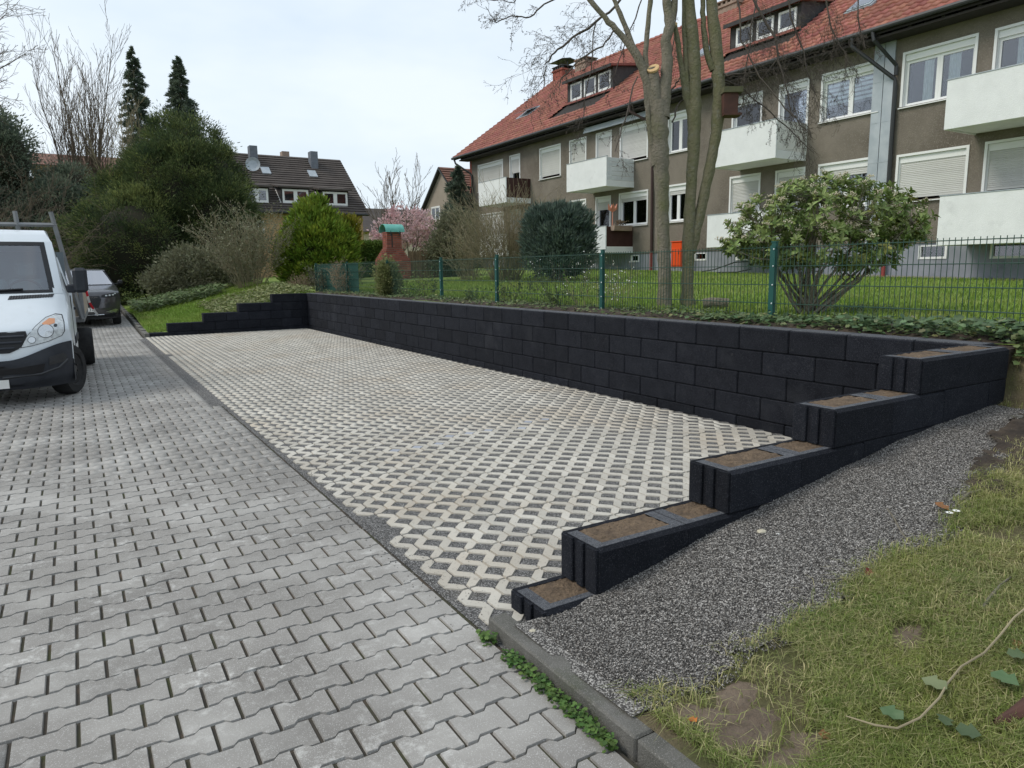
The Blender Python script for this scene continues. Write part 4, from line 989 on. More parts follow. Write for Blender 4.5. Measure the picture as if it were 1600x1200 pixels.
# low cream house beyond the magnolia
a, b = on_y(566, 382, 66), on_y(612, 362, 66)
ch = thing("bungalow", "low cream house with a grey roof half hidden by the pink blossom", "house", (a[0] + 4, 68, 1.2))
part("wall", MB().box(a[0] + .2, a[0] + 11, 66, 74, .2, b[2]), M['cream'], ch)
t = on_y(590, 326, 70)[2]; rr = MB().prism([(65.5, b[2] - .05), (70, t), (74.5, b[2] - .05)], 0, a[0] - 3, a[0] + 11.5); part("roof", rr, M['tile_dark'], ch)

a, b = on_y(60, 300, 62), on_y(196, 254, 62)
th = thing("terrace_house", "tan house with a low roof line glimpsed through the bare stems", "house", (a[0] + 4, 66, 1.0)); part("wall", MB().box(a[0], b[0], 62, 72, .2, b[2] - .5), M['tan_brick'], th)
part("roof", MB().prism([(61.6, b[2] - .5), (67, b[2] + 1.0), (72.4, b[2] - .5)], 0, a[0] - .4, b[0] + .4), M['tile_brown'], th)
# ---------------------------------------------------------------- fences
fx = 6.5
gf = thing("mesh_fence", "dark green double-rod mesh fence on posts above the black wall", "fence", (fx, 12, 1.0))
PY = [2.2, 5.15, 8.09, 11.08, 13.35, 16.3, 19.25, 22.2]
def post_mb():
    mb = MB(); mb.cbox(-.02, .02, -.03, .03, -.55, .87, .004); mb.box(-.024, .024, -.033, .033, .871, .886); mb.box(-.035, -.0215, -.032, .032, -.05, .84); return mb
pme_ = post_mb().mesh("post"); pme_.materials.append(M['fence'])
bme_ = MB().lathe([(.009, 0), (.009, .006), (.005, .009)], (0, 0, 0), (-1, 0, 0), 8).mesh("bolt"); bme_.materials.append(M['bolt'])
for y in PY:
    zz = 1.02; p = link("post", pme_, gf, (0, y - 12, zz - 1.0))
    for q in (.80, .62, .42, .22, .05): link("bolt", bme_, p, (-.036, -.018, q))
wme = MB().tube([(0, 0, 0), (0, 0, .86)], .0036, 5).mesh("wire"); wme.materials.append(M['wire'])
nw_ = 0
for a, b in zip(PY[:-1], PY[1:]):
    mb = MB()
    for q in (.02, .22, .42, .62, .82):
        for s in (-.0085, .0085): mb.tube([(fx + s - .0, a + .03, 1.02 + q), (fx + s, b - .03, 1.02 + q)], .0046, 5)
    pn = part("mesh_panel", mb, M['wire'], gf); ys = np.arange(a + .045, b - .03, .05)
    if nw_ + len(ys) <= 300:
        for y in ys: link("wire", wme, pn, (0, y - 12, .005))
        nw_ += len(ys)
    else:
        mb = MB()
        for y in ys: mb.tube([(fx, y, 1.025), (fx, y, 1.885)], .0036, 4)
        o = part("wires", mb, M['wire'], pn); o["kind"] = "stuff"
sc_ = MB(); sc_.box(fx + .012, fx + .016, 18.4, 22.2, 1.05, 1.86); M['screen'] = material("green_privacy_mesh", (0.012, 0.07, 0.055), (0.018, 0.085, 0.066), 3, 3, rough=.7)
part("privacy_screen", sc_, M['screen'], gf)
# palisade behind the brick grill
wf = thing("wooden_fence", "low brown palisade fence behind the brick grill", "fence", (14, 29, 1.3)); M['oldwood'] = material("old_wood", (0.15, 0.10, 0.06), (0.2, 0.14, 0.085), 6, 3, rough=.95, rnd=.2)
a, b = on_d(640, 433, 30), on_d(740, 430, 30); L_ = np.linalg.norm((b - a)[:2]); n = 26
part("rail", MB().tube([a + [0, .03, .35], b + [0, .03, .35]], .03, 4), M['oldwood'], wf); part("rail", MB().tube([a + [0, .03, .85], b + [0, .03, .85]], .03, 4), M['oldwood'], wf)
for i in range(n):
    p = lerp(a, b, (i + .5) / n); part("slat", MB().prism([(p[0] - .05, p[2] - .3), (p[0] + .05, p[2] - .3), (p[0] + .05, p[2] + 1.05), (p[0], p[2] + 1.12), (p[0] - .05, p[2] + 1.05)], 1, p[1] - .02, p[1] + .0), M['oldwood'], wf)
# brick grill with a copper-green hood
bq = on_ground(620, 437); D = float((bq - _C) @ _fw); sc = D / F_PX; w0 = 47 * sc; w1 = 25 * sc; bx_, by_ = bq[0], bq[1] + .35
bg = thing("brick_grill", "red brick garden grill with a green arched chimney hood on the lawn", "grill", (bx_, by_, bq[2]))
zt_ = bq[2] + (437 - 366) * sc; z = bq[2] - .1; mb = MB(); core = MB(); hh = .071; zs0 = bq[2] + (437 - 408) * sc; zs1 = bq[2] + (437 - 389) * sc; i = 0
while z < zt_:
    t = min(1, max(0, (z - zs0) / (zs1 - zs0))); hwx = lerp(w0, w1, t) / 2; hwy = lerp(.42, .24, t); off = .12 if i % 2 else 0
    core.box(bx_ - hwx + .012, bx_ + hwx - .012, by_ - hwy + .012, by_ + hwy - .012, z, z + hh)
    xx = bx_ - hwx - (.0 if i % 2 else .0)
    while xx < bx_ + hwx - .03:
        e = min(xx + (.12 if (xx == bx_ - hwx and i % 2) else .24), bx_ + hwx); mb.box(xx + .009, e - .009, by_ - hwy, by_ - hwy + .1, z + .008, z + hh - .011); mb.box(xx + .009, e - .009, by_ + hwy - .1, by_ + hwy, z + .008, z + hh - .011); xx = e
    for sx in (-1, 1):
        yy = by_ - hwy + .11
        while yy < by_ + hwy - .12:
            e = min(yy + .24, by_ + hwy - .11); a_, b_ = sorted((bx_ + sx * hwx, bx_ + sx * (hwx - .1))); mb.box(a_, b_, yy + .009, e - .009, z + .008, z + hh - .011); yy = e
    z += hh + .005; i += 1
o = part("brick", mb, M['brick_red'], bg); o["kind"] = "stuff"; part("mortar_core", core, M['mortar'], bg)
part("flue_slot", MB().box(bx_ - .12, bx_ - .07, by_ - .25, by_ - .2, zs1 + .05, zt_ - .02), M['gutter'], bg)
M['copper'] = material("green_copper", (0.115, 0.36, 0.31), (0.15, 0.43, 0.37), 6, 4, rough=.7)
hl = 31 * sc / 2; r0_ = 11 * sc * 1.35; mb = MB(); hc = zt_ + .05
for x0 in (0,):
    n = 14; vs = []
    for xx in (bx_ - hl, bx_ + hl):
        for rr_ in (r0_, r0_ - .02):
            for j in range(n + 1): an = PI * j / n; vs.append((xx, by_ - math.cos(an) * rr_, hc + math.sin(an) * rr_ * .85))
    m = n + 1; fs = []
    for j in range(n): fs += [(j, j + 1, 2 * m + j + 1, 2 * m + j), (m + j, 3 * m + j, 3 * m + j + 1, m + j + 1), (j, m + j, m + j + 1, j + 1), (2 * m + j, 2 * m + j + 1, 3 * m + j + 1, 3 * m + j)]
    mb.add(vs, fs)
part("hood", mb, M['copper'], bg, smooth=True)
for sx in (-.2, .2): part("hood_foot", MB().box(bx_ + sx - .02, bx_ + sx + .02, by_ - r0_ + .002, by_ - r0_ + .03, zt_ - .1, hc + .05), M['gutter'], bg)
# ---------------------------------------------------------------- vehicles
M['van_white'] = material("white_vehicle_paint", (0.66, 0.70, 0.735), (0.60, 0.64, 0.67), 1.5, 3, rough=0.28, spec=0.6, stain=(0.5, 0.51, 0.5), stain_scale=2.5, stain_lo=.6, stain_hi=.9)
M['plastic'] = material("dark_grey_plastic", (0.024, 0.027, 0.034), (0.036, 0.039, 0.047), 5, 3, rough=0.6, spec=0.35)
M['black'] = material("black_trim", (0.012, 0.012, 0.014), rough=0.5)
M['tyre'] = material("tyre_rubber", (0.016, 0.016, 0.017), (0.03, 0.03, 0.03), 12, 3, rough=0.85)
M['rim'] = material("black_steel_rim", (0.03, 0.031, 0.034), rough=0.4, spec=0.5)
M['lens'] = material("headlight_lens", (0.62, 0.65, 0.66), (0.42, 0.44, 0.45), 22, 3, rough=0.12, spec=0.8)
M['reflector'] = material("chrome_reflector", (0.55, 0.56, 0.57), rough=0.15, metal=0.9)
M['amber'] = material("amber_lens", (0.62, 0.28, 0.14), rough=0.25)
M['steel'] = material("grey_steel_frame", (0.20, 0.205, 0.21), (0.15, 0.155, 0.16), 4, 3, rough=0.6)
M['plywood'] = material("weathered_board", (0.42, 0.36, 0.28), (0.27, 0.23, 0.18), 6, 5, rough=0.9)
M['seat'] = material("dark_seat_fabric", (0.17, 0.20, 0.22), rough=0.9)
M['suv'] = material("dark_grey_metallic", (0.085, 0.083, 0.088), (0.10, 0.098, 0.104), 2, 2, rough=0.16, spec=0.8, metal=0.6)
M['red'] = material("red_tape", (0.62, 0.02, 0.035), rough=0.4)
M['white_tape'] = material("white_tape", (0.78, 0.78, 0.78), rough=0.4)

class Shell:
    """vehicle body: a front skin given as depth over (across, height), and the sides hung from its edge"""
    def __init__(s, zs, ys, hw_z, hw, bl_z, bl, pw=4.0): s.zs, s.ys, s.hz, s.hw, s.bz, s.bl, s.pw = zs, ys, hw_z, hw, bl_z, bl, pw
    def W(s, z): return float(np.interp(z, s.hz, s.hw))
    def Y(s, x, z): return float(np.interp(z, s.zs, s.ys)) + float(np.interp(z, s.bz, s.bl)) * min(1.2, abs(x) / s.W(z)) ** s.pw
    def P(s, x, z, off=0.0): return (x, s.Y(x, z) - off, z)
    def skin(s, z0, z1, n, off=0.0, xf=1.0, m=31):
        return MB().grid(lambda v, u: s.P(u * s.W(lerp(z0, z1, v)) * xf, lerp(z0, z1, v), off), np.linspace(0, 1, n), np.linspace(-1, 1, m))
    def patch(s, poly, off, steps=8):
        """filled polygon lying on the skin (poly in x, z), fan from its centre, subdivided"""
        mb = MB(); c = np.mean(np.array(poly), 0); n = len(poly); dense = []
        for i in range(n):
            for k in range(3): dense.append(lerp(np.array(poly[i]), np.array(poly[(i + 1) % n]), k / 3))
        m = len(dense); vs = [s.P(c[0], c[1], off)]
        for r in range(1, steps + 1):
            for q in dense: p = lerp(c, q, r / steps); vs.append(s.P(p[0], p[1], off))
        fs = [(0, 1 + i, 1 + (i + 1) % m) for i in range(m)]
        for r in range(steps - 1):
            for i in range(m): fs.append((1 + r * m + i, 1 + (r + 1) * m + i, 1 + (r + 1) * m + (i + 1) % m, 1 + r * m + (i + 1) % m))
        return mb.add(vs, fs)
    def side(s, edge, sx, wid, belt, zbot, arches, x_belt=None):
        """edge: list of (x, y, z) along the top outline; columns hang to the sill with wheel arches cut out"""
        cols = []
        for x, y, z in edge:
            zb = zbot
            for yc, r, zc in arches:
                if abs(y - yc) < r: zb = max(zb, zc + math.sqrt(r * r - (y - yc) ** 2))
            zm = max(min(belt, z - .01), zb + .02)
            c = [(sx * x, y, z), (sx * (lerp(x, wid, .85) if z > belt + .02 else lerp(x, wid, .3)), y, zm)]
            for k in (.25, .5, .75, 1): c.append((sx * (wid + (.012 if .2 < k < .8 else 0)), y, lerp(zm, zb, k)))
            cols.append(c)
        n = len(cols[0]); vs = [p for c in cols for p in c]
        return MB().add(vs, [(i * n + j, (i + 1) * n + j, (i + 1) * n + j + 1, i * n + j + 1) for i in range(len(cols) - 1) for j in range(n - 1)])
def wheel(parent, x, y, r, w, sx, steer=0.0, rimmat='rim', spokes=0):
    ax = np.array([math.cos(steer) * sx, -math.sin(steer), 0]); c = np.array([x, y, r])
    t = MB().lathe([(r * .62, -w / 2), (r * .93, -w / 2), (r * .99, -w * .38), (r, -w * .2), (r, w * .2), (r * .99, w * .38), (r * .93, w / 2), (r * .66, w / 2), (r * .62, w * .4)], c, ax, 36)
    o = part("wheel", t, M['tyre'], parent, smooth=True)
    rm = MB().lathe([(r * .64, w * .1), (r * .655, w * .42), (r * .60, w * .40), (r * .56, w * .22), (r * .40, w * .26), (r * .30, w * .38), (r * .16, w * .40), (r * .15, w * .46), (.0, w * .47)], c, ax, 32)
    part("rim", rm, M[rimmat], o, smooth=True)
    u = norm(np.cross(ax, [0, 0, 1])); v = np.cross(u, ax); h = MB()
    for k in range(10 if not spokes else spokes):
        a = 2 * PI * k / (10 if not spokes else spokes); h.lathe([(r * .055, 0), (r * .055, .004), (0, .004)], c + ax * w * .27 + (math.cos(a) * u + math.sin(a) * v) * r * .47, ax, 10)
    for k in range(6): a = 2 * PI * k / 6 + .3; h.lathe([(.016, 0), (.014, .02), (0, .022)], c + ax * w * .38 + (math.cos(a) * u + math.sin(a) * v) * r * .24, ax, 6)
    part("wheel_holes", h, M['black'], o)
    return o

van = thing("pickup_van", "white flatbed van with grey bumper and steel rack parked at the left", "van", (-1.05, 10.84, 0.0), -0.034)
S = Shell([.2, .35, .55, .75, .95, 1.02, 1.1, 1.2, 1.3, 1.42, 2.12, 2.25, 2.31], [.10, .04, 0, .02, .06, .14, .28, .47, .66, .86, 1.55, 1.75, 2.0],
          [.2, .9, 1.42, 2.12, 2.31], [.945, .95, .90, .80, .70], [.2, .8, 1.2, 1.42, 2.12, 2.3], [.36, .36, .30, .20, .12, .06])
part("bonnet", S.skin(.58, 1.42, 26), M['van_white'], van, smooth=True)
rfm = S.skin(2.10, 2.31, 8); rfm.grid(lambda u, v: (v * lerp(.70, .72, u), lerp(2.0 + .06 * v ** 4, 2.42, u), 2.31 + .02 * (1 - v * v) * math.sin(u * PI * .6) - .0), np.linspace(0, 1, 5), np.linspace(-1, 1, 21)); part("roof", rfm, M['van_white'], van, smooth=True)
edge = [(S.W(z), S.Y(S.W(z), z), z) for z in list(np.linspace(.58, 1.0, 6)) + list(np.linspace(1.0, 1.42, 16)) + list(np.linspace(1.46, 2.31, 16))]
yend = 2.42; e0 = edge[-1]; edge += [(.71, lerp(e0[1], yend, k), 2.31) for k in (.35, .7, 1.0)]
ed2 = [e for e in edge]
for sx in (-1, 1): part("cab_side", S.side(ed2, sx, .955, 1.40, .42, [(.86, .43, .33)]), M['van_white'], van, smooth=True)
part("cab_back", MB().add([(-.955, 2.42, .42), (.955, 2.42, .42), (.955, 2.42, 1.4), (.71, 2.42, 2.31), (-.71, 2.42, 2.31), (-.955, 2.42, 1.4)], [(0, 1, 2, 3, 4, 5)]), M['van_white'], van)
for sx in (-1, 1):   # A pillars and side glazing
    pl = MB().grid(lambda u, v: S.P(sx * lerp(S.W(lerp(1.42, 2.12, u)) - .11, S.W(lerp(1.42, 2.12, u)), v), lerp(1.40, 2.13, u), .006), np.linspace(0, 1, 9), np.linspace(0, 1, 4)); part("pillar", pl, M['van_white'], van, smooth=True)
    def sp(y, t, off=.008):   # point on the side glazing plane
        xb, xt = .935, .745; z = lerp(1.42, 2.2, t); return (sx * (lerp(xb, xt, t) + off), y, z)
    f = MB().add([sp(1.28, .0), sp(2.2, .0), sp(2.2, .88), sp(1.98, .90), sp(1.72, .72)], [(0, 1, 2, 3, 4)]); win_o = part("side_window", f, M['black'], van)
    part("window_divider", MB().tube([sp(1.5, 0, .014), sp(1.72, .62, .014)], .018, 5), M['van_white'], win_o)
    part("door_handle", MB().cbox(*sorted((sx * .965, sx * .995)), 2.1, 2.28, 1.12, 1.16, .008), M['plastic'], van)
    part("door_gap", MB().tube([(sx * .966, 1.3, .5), (sx * .968, 1.3, 1.36)], .006, 4), M['black'], van)
    part("side_trim", MB().cbox(*sorted((sx * .955, sx * .985)), 1.35, 2.40, .66, .76, .008), M['plastic'], van)
    # headlight: dark rim, lens, round lamps, amber indicator
    hp = [(.43, .755), (.50, .885), (.60, 1.01), (.70, 1.10), (.80, 1.135), (.872, 1.12), (.893, 1.03), (.895, .92), (.86, .865), (.72, .81), (.55, .77)]
    hp = [(sx * a, b) for a, b in hp]; cen = np.mean(hp, 0)
    part("headlight_gap", S.patch([tuple(cen + (np.array(q) - cen) * 1.05) for q in hp], .004), M['black'], van)
    hl_ = part("headlight", S.patch(hp, .012), M['lens'], van, smooth=True)
    def disc(cx_, cz_, r, off, mat, nm):
        m_ = MB(); m_.add([S.P(sx * cx_, cz_, off)] + [S.P(sx * (cx_ + r * math.cos(a)), cz_ + r * math.sin(a), off) for a in np.linspace(0, 2 * PI, 25)[:-1]], [(0, 1 + i, 1 + (i + 1) % 24) for i in range(24)]); part(nm, m_, M[mat], hl_)
    disc(.70, .94, .087, .016, 'rim', "lamp_ring"); disc(.70, .94, .080, .019, 'reflector', "lamp"); disc(.545, .84, .043, .016, 'rim', "lamp_ring"); disc(.545, .84, .038, .019, 'reflector', "lamp"); disc(.805, 1.0, .02, .017, 'rim', "lamp_ring")
    part("indicator", S.patch([(sx * .66, 1.035), (sx * .74, 1.095), (sx * .80, 1.085), (sx * .80, 1.03), (sx * .70, 1.0)], .017, 3), M['amber'], hl_)
# windscreen
def ws(u, v, off, m0=.0, m1=.0, mx=.0):
    z = lerp(1.42 + m0, 2.12 - m1, v); return S.P(u * (S.W(z) - .09 - mx), z, off)
part("windscreen_seal", MB().grid(lambda v, u: ws(u, v, -.012), np.linspace(0, 1, 12), np.linspace(-1, 1, 21)), M['black'], van) if False else None
sl = MB()
for u0 in (-1, 1): sl.grid(lambda v, q: S.P(u0 * (S.W(lerp(1.42, 2.12, v)) - .09 - q * .06), lerp(1.42, 2.12, v), .008), np.linspace(0, 1, 12), [0, 1])
for za, zb in ((1.415, 1.455), (2.075, 2.125)): sl.grid(lambda v, u: S.P(u * (S.W(lerp(za, zb, v)) - .09), lerp(za, zb, v), .009), [0, 1], np.linspace(-1, 1, 21))
part("windscreen_seal", sl, M['black'], van)
part("windscreen", MB().grid(lambda v, u: ws(u, v, .002, .02, .02, .02), np.linspace(0, 1, 12), np.linspace(-1, 1, 21)), M['glass_car'], van, smooth=True)
part("wiper", MB().tube([S.P(-.55, 1.43, .03), S.P(0, 1.45, .035), S.P(.45, 1.47, .03)], .014, 5), M['black'], van)
dash = MB(); dash.box(-.88, .88, 1.15, 1.6, .9, 1.36); dash.box(-.9, .9, 2.3, 2.4, .9, 2.0); dash.box(-.9, .9, 1.2, 2.3, .6, .85); part("dashboard", dash, M['seat'], van)
for cx_ in (.42, -.05, -.5): st = MB(); st.cbox(cx_ - .23, cx_ + .23, 1.95, 2.1, .9, 1.6, .05); st.cbox(cx_ - .13, cx_ + .13, 1.97, 2.07, 1.62, 1.84, .04); part("seat", st, M['seat'], van)
sw = MB(); cc = np.array([.42, 1.52, 1.42]); uu = np.array([1., 0, 0]); vv = norm((0, .55, .84)); sw.tube([cc + .2 * (math.cos(a) * uu + math.sin(a) * vv) for a in np.linspace(0, 2 * PI, 25)], .018, 6, False); sw.tube([cc - uu * .2, cc + uu * .2], .02, 5); part("steering_wheel", sw, M['plastic'], van)
vg = S.patch([(.28, 1.335), (.30, 1.385), (.80, 1.40), (.78, 1.355)], .006, 3); va = part("air_vent", vg, M['rim'], van)
vs_ = MB()
for k in range(16): a = .31 + k * .03; vs_.tube([S.P(a, 1.345 + .0006 * k, .010), S.P(a + .01, 1.385 + .0006 * k, .010)], .006, 4)
part("vent_slat", vs_, M['black'], va)
# grille and badge-free slats
gp = [(-.49, .955), (.49, .955), (.50, .90), (.46, .80), (.40, .735), (.30, .69), (-.30, .69), (-.40, .735), (-.46, .80), (-.50, .90)]
gr_ = part("grille", S.patch(gp, .01), M['black'], van)
for zc in (.895, .82, .75):
    w_ = .47 if zc > .85 else (.44 if zc > .8 else .36); b_ = MB(); b_.grid(lambda u, v: S.P(u * w_, zc + .016 * v, .03 - .012 * abs(v)), np.linspace(-1, 1, 17), np.linspace(-1, 1, 3)); part("grille_bar", b_, M['plastic'], gr_)
# bumper
def btop(x): return .60 + .185 * sstep(.25, .95, abs(x))
bm_ = MB().grid(lambda u, v: (lambda x, z: (x * 1.0, S.Y(x, z) - .045 + (.05 if v < .12 else 0), z))(u * .957, lerp(.215, btop(u * .957), v)), np.linspace(-1, 1, 41), np.linspace(0, 1, 12))
for sx in (-1, 1): bm_.grid(lambda u, v: (sx * lerp(.957, .965, math.sin(u * PI / 2)), lerp(S.Y(.957, .5) - .045, .50, u), lerp(.25, .785, v)), np.linspace(0, 1, 4), np.linspace(0, 1, 8))
bp = part("bumper", bm_, M['plastic'], van, smooth=True)
part("air_intake", S.patch([(-.62, .40), (.62, .40), (.66, .53), (-.66, .53)], .05), M['black'], bp)
for sx in (-1, 1):
    part("fog_lamp_cover", S.patch([(sx * .70, .50), (sx * .88, .53), (sx * .90, .60), (sx * .86, .645), (sx * .71, .61)], .052, 4), M['rim'], bp)
    fl = MB(); fl.tube([S.P(sx * .2, .385, .055), S.P(sx * .6, .40, .055), S.P(sx * .8, .46, .055), S.P(sx * .9, .55, .052)], .014, 5); part("bumper_crease", fl, M['rim'], bp)
part("number_plate", MB().grid(lambda u, v: (u * .26, S.Y(u * .26, .33) - .062, .305 + v * .055), [-1, 0, 1], [-1, 1]), M['white'], bp)
wheel(van, .855, .87, .345, .225, 1, .38); wheel(van, -.855, .87, .345, .225, -1, -.38)
for sx in (-1, 1): wheel(van, sx * .93, 4.53, .345, .40, sx)
for sx in (-1, 1):
    mi = MB(); a, b = sorted((sx * 1.03, sx * 1.21)); mi.cbox(a, b, 1.02, 1.2, 1.40, 1.75, .04); mi.cbox(*sorted((sx * .94, sx * 1.06)), 1.08, 1.16, 1.40, 1.52, .02); m_ = part("mirror", mi, M['plastic'], van)
    part("mirror_glass", MB().box(a + .03, b - .03, 1.201, 1.204, 1.44, 1.71), M['reflector'], m_)
fl = MB(); fl.box(-1.08, 1.08, 2.56, 5.9, .90, .98); fl.box(-.45, -.35, .6, 5.9, .5, .9); fl.box(.35, .45, .6, 5.9, .5, .9); fl.cbox(-.9, .9, .3, 1.4, .3, .5, .03); part("flatbed", fl, M['steel'], van)
for sx in (-1, 1): part("drop_side", MB().cbox(*sorted((sx * 1.052, sx * 1.085)), 2.62, 5.88, .99, 1.44, .008), M['plywood'], van); part("corner_post", MB().cbox(*sorted((sx * 1.03, sx * 1.095)), 2.555, 2.615, .97, 1.5, .006), M['steel'], van)
part("tailboard", MB().cbox(-1.05, 1.05, 5.86, 5.9, .99, 1.44, .008), M['plywood'], van); part("headboard", MB().cbox(-1.04, 1.04, 2.56, 2.6, .99, 1.5, .008), M['plywood'], van)
rk = MB()
for sx in (-1, 1): rk.tube([(sx * 1.05, 2.52, .95), (sx * .79, 2.52, 2.62)], .032, 4); rk.tube([(sx * .40, 2.52, 1.5), (sx * .33, 2.52, 2.62)], .032, 4)
rk.tube([(-.84, 2.52, 2.42), (.84, 2.52, 2.42)], .032, 4); part("ladder_rack", rk, M['steel'], van)
# striped barrier tape at the corner of the bed
tpz = thing("barrier_tape", "red and white striped tape hanging from the flatbed corner", "tape", tuple(on_y(133, 446, 13.8)))
tpx = [(131, 443), (134, 452), (137, 463), (140, 473), (146, 483), (153, 493)]
q = [on_y(a, b, 13.75 - .02 * i) for i, (a, b) in enumerate(tpx)]
for i in range(5):
    w_ = np.array([.016, -.014, .006]); a, b = q[i], q[i + 1]
    part("red_band" if i % 2 else "white_band", MB().add([a - w_, a + w_, b + w_, b - w_, a - w_ + [0, .003, 0], a + w_ + [0, .003, 0], b + w_ + [0, .003, 0], b - w_ + [0, .003, 0]], [(0, 1, 2, 3), (7, 6, 5, 4), (0, 4, 5, 1), (2, 6, 7, 3), (1, 5, 6, 2), (0, 3, 7, 4)]), M['red' if i % 2 == 1 else 'white_tape'] if i != 1 else M['red'], tpz)

# dark SUV further up the driveway
yS = 24.3; suv = thing("parked_car", "dark grey crossover car parked beside the kerb behind the white van", "car", (0.235, yS, road_z(yS + 1.0)), -0.012)
S = Shell([.2, .35, .5, .7, .85, .98, 1.04, 1.12, 1.2, 1.66, 1.70], [.14, .05, .0, .02, .05, .10, .25, .75, 1.22, 1.95, 2.25], [.2, .9, 1.2, 1.66, 1.7], [.93, .96, .90, .66, .6], [.2, .9, 1.2, 1.66], [.42, .42, .28, .12], 3.6)
part("bonnet", S.skin(.22, 1.2, 24), M['suv'], suv, smooth=True)
rfm = S.skin(1.63, 1.70, 5); rfm.grid(lambda u, v: (v * .60, lerp(2.25 + .05 * v ** 4, 4.2, u), 1.70 + .02 * (1 - v * v) - .12 * u * u), np.linspace(0, 1, 8), np.linspace(-1, 1, 15)); part("roof", rfm, M['suv'], suv, smooth=True)
edge = [(S.W(z), S.Y(S.W(z), z), z) for z in list(np.linspace(.5, .98, 6)) + list(np.linspace(1.0, 1.2, 16)) + list(np.linspace(1.24, 1.70, 10))] + [(.60, lerp(2.4, 4.2, k), 1.70 - .12 * k * k) for k in np.linspace(.1, 1, 12)] + [(.8, 4.5, 1.0), (.85, 4.55, .6)]
for sx in (-1, 1):
    part("body_side", S.side(edge, sx, .96, 1.12, .3, [(.95, .42, .34), (3.65, .42, .34)]), M['suv'], suv, smooth=True)
    def sp(y, t, off=.01): return (sx * (lerp(.90, .63, t) + off), y, lerp(1.16, 1.64, t))
    part("side_window", MB().add([sp(1.75, 0), sp(4.0, .05), sp(3.7, .85), sp(2.5, .92), sp(2.15, .72)], [(0, 1, 2, 3, 4)]), M['black'], suv)
    hl_ = part("headlight", S.patch([(sx * .45, .86), (sx * .50, .93), (sx * .86, .985), (sx * .90, .93), (sx * .86, .87), (sx * .62, .845)], .012, 5), M['black'], suv)
    for cx_, cz_ in ((.60, .90), (.69, .91), (.78, .92), (.84, .955)):
        m_ = MB(); m_.add([S.P(sx * cx_, cz_, .017)] + [S.P(sx * (cx_ + .03 * math.cos(a)), cz_ + .022 * math.sin(a), .017) for a in np.linspace(0, 2 * PI, 13)[:-1]], [(0, 1 + i, 1 + (i + 1) % 12) for i in range(12)]); part("lamp", m_, M['lens'], hl_)
    part("bumper_fin", S.patch([(sx * .52, .42), (sx * .82, .50), (sx * .88, .47), (sx * .80, .38)], .02, 3), M['reflector'], suv)
    mi = MB(); mi.cbox(*sorted((sx * .98, sx * 1.13)), 1.55, 1.7, 1.2, 1.35, .04); mi.cbox(*sorted((sx * .88, sx * 1.0)), 1.6, 1.66, 1.2, 1.25, .01); part("mirror", mi, M['black'], suv)
gr_ = part("grille", S.patch([(-.42, .90), (.42, .90), (.46, .80), (.38, .55), (-.38, .55), (-.46, .80)], .012), M['black'], suv); gm = MB()
for k in range(-9, 10):
    for sg in (-1, 1):
        a, b = np.array([k * .06, .57]), np.array([k * .06 + sg * .25, .87]); pts_ = [lerp(a, b, t) for t in np.linspace(0, 1, 6)]; pts_ = [p for p in pts_ if abs(p[0]) < .40]
        if len(pts_) > 1: gm.tube([S.P(p[0], p[1], .018) for p in pts_], .004, 3)
part("grille_mesh", gm, M['rim'], gr_)
part("lower_grille", S.patch([(-.75, .25), (.75, .25), (.80, .36), (-.80, .36)], .014), M['black'], suv); part("chrome_strip", MB().tube([S.P(u * .5, .345, .03) for u in np.linspace(-1, 1, 9)], .014, 5), M['reflector'], suv)
npl = part("number_plate", MB().grid(lambda u, v: (u * .26, S.Y(.26, .5) - .03, .50 + v * .06), [-1, 1], [-1, 1]), M['white'], suv)
ft = bpy.data.curves.new("plate_text", 'FONT'); ft.body = "37"; ft.size = .13; ft.align_x = 'RIGHT'; ft.align_y = 'CENTER'; to = bpy.data.objects.new("t", ft); COL.objects.link(to)
tm = bpy.data.meshes.new_from_object(to); bpy.data.objects.remove(to); to = link("plate_digits", tm, npl, (.245, S.Y(.26, .5) - .034, .50), M['black']); to.rotation_euler = (PI / 2, 0, 0)
part("windscreen", MB().grid(lambda v, u: S.P(u * (S.W(lerp(1.22, 1.64, v)) - .06), lerp(1.22, 1.64, v), .008), np.linspace(0, 1, 10), np.linspace(-1, 1, 17)), M['glass_suv'], suv, smooth=True)
part("cabin", MB().grid(lambda v, u: S.P(u * (S.W(lerp(1.2, 1.66, v)) + .0), lerp(1.2, 1.66, v), -.02), np.linspace(0, 1, 10), np.linspace(-1, 1, 17)), M['black'], suv)
for sx in (-1, 1): wheel(suv, sx * .84, .95, .345, .225, sx, 0, 'rim', 5); wheel(suv, sx * .84, 3.65, .345, .225, sx, 0, 'rim', 5)
part("underbody", MB().cbox(-.78, .78, .35, 4.3, .2, .5, .05), M['black'], suv)
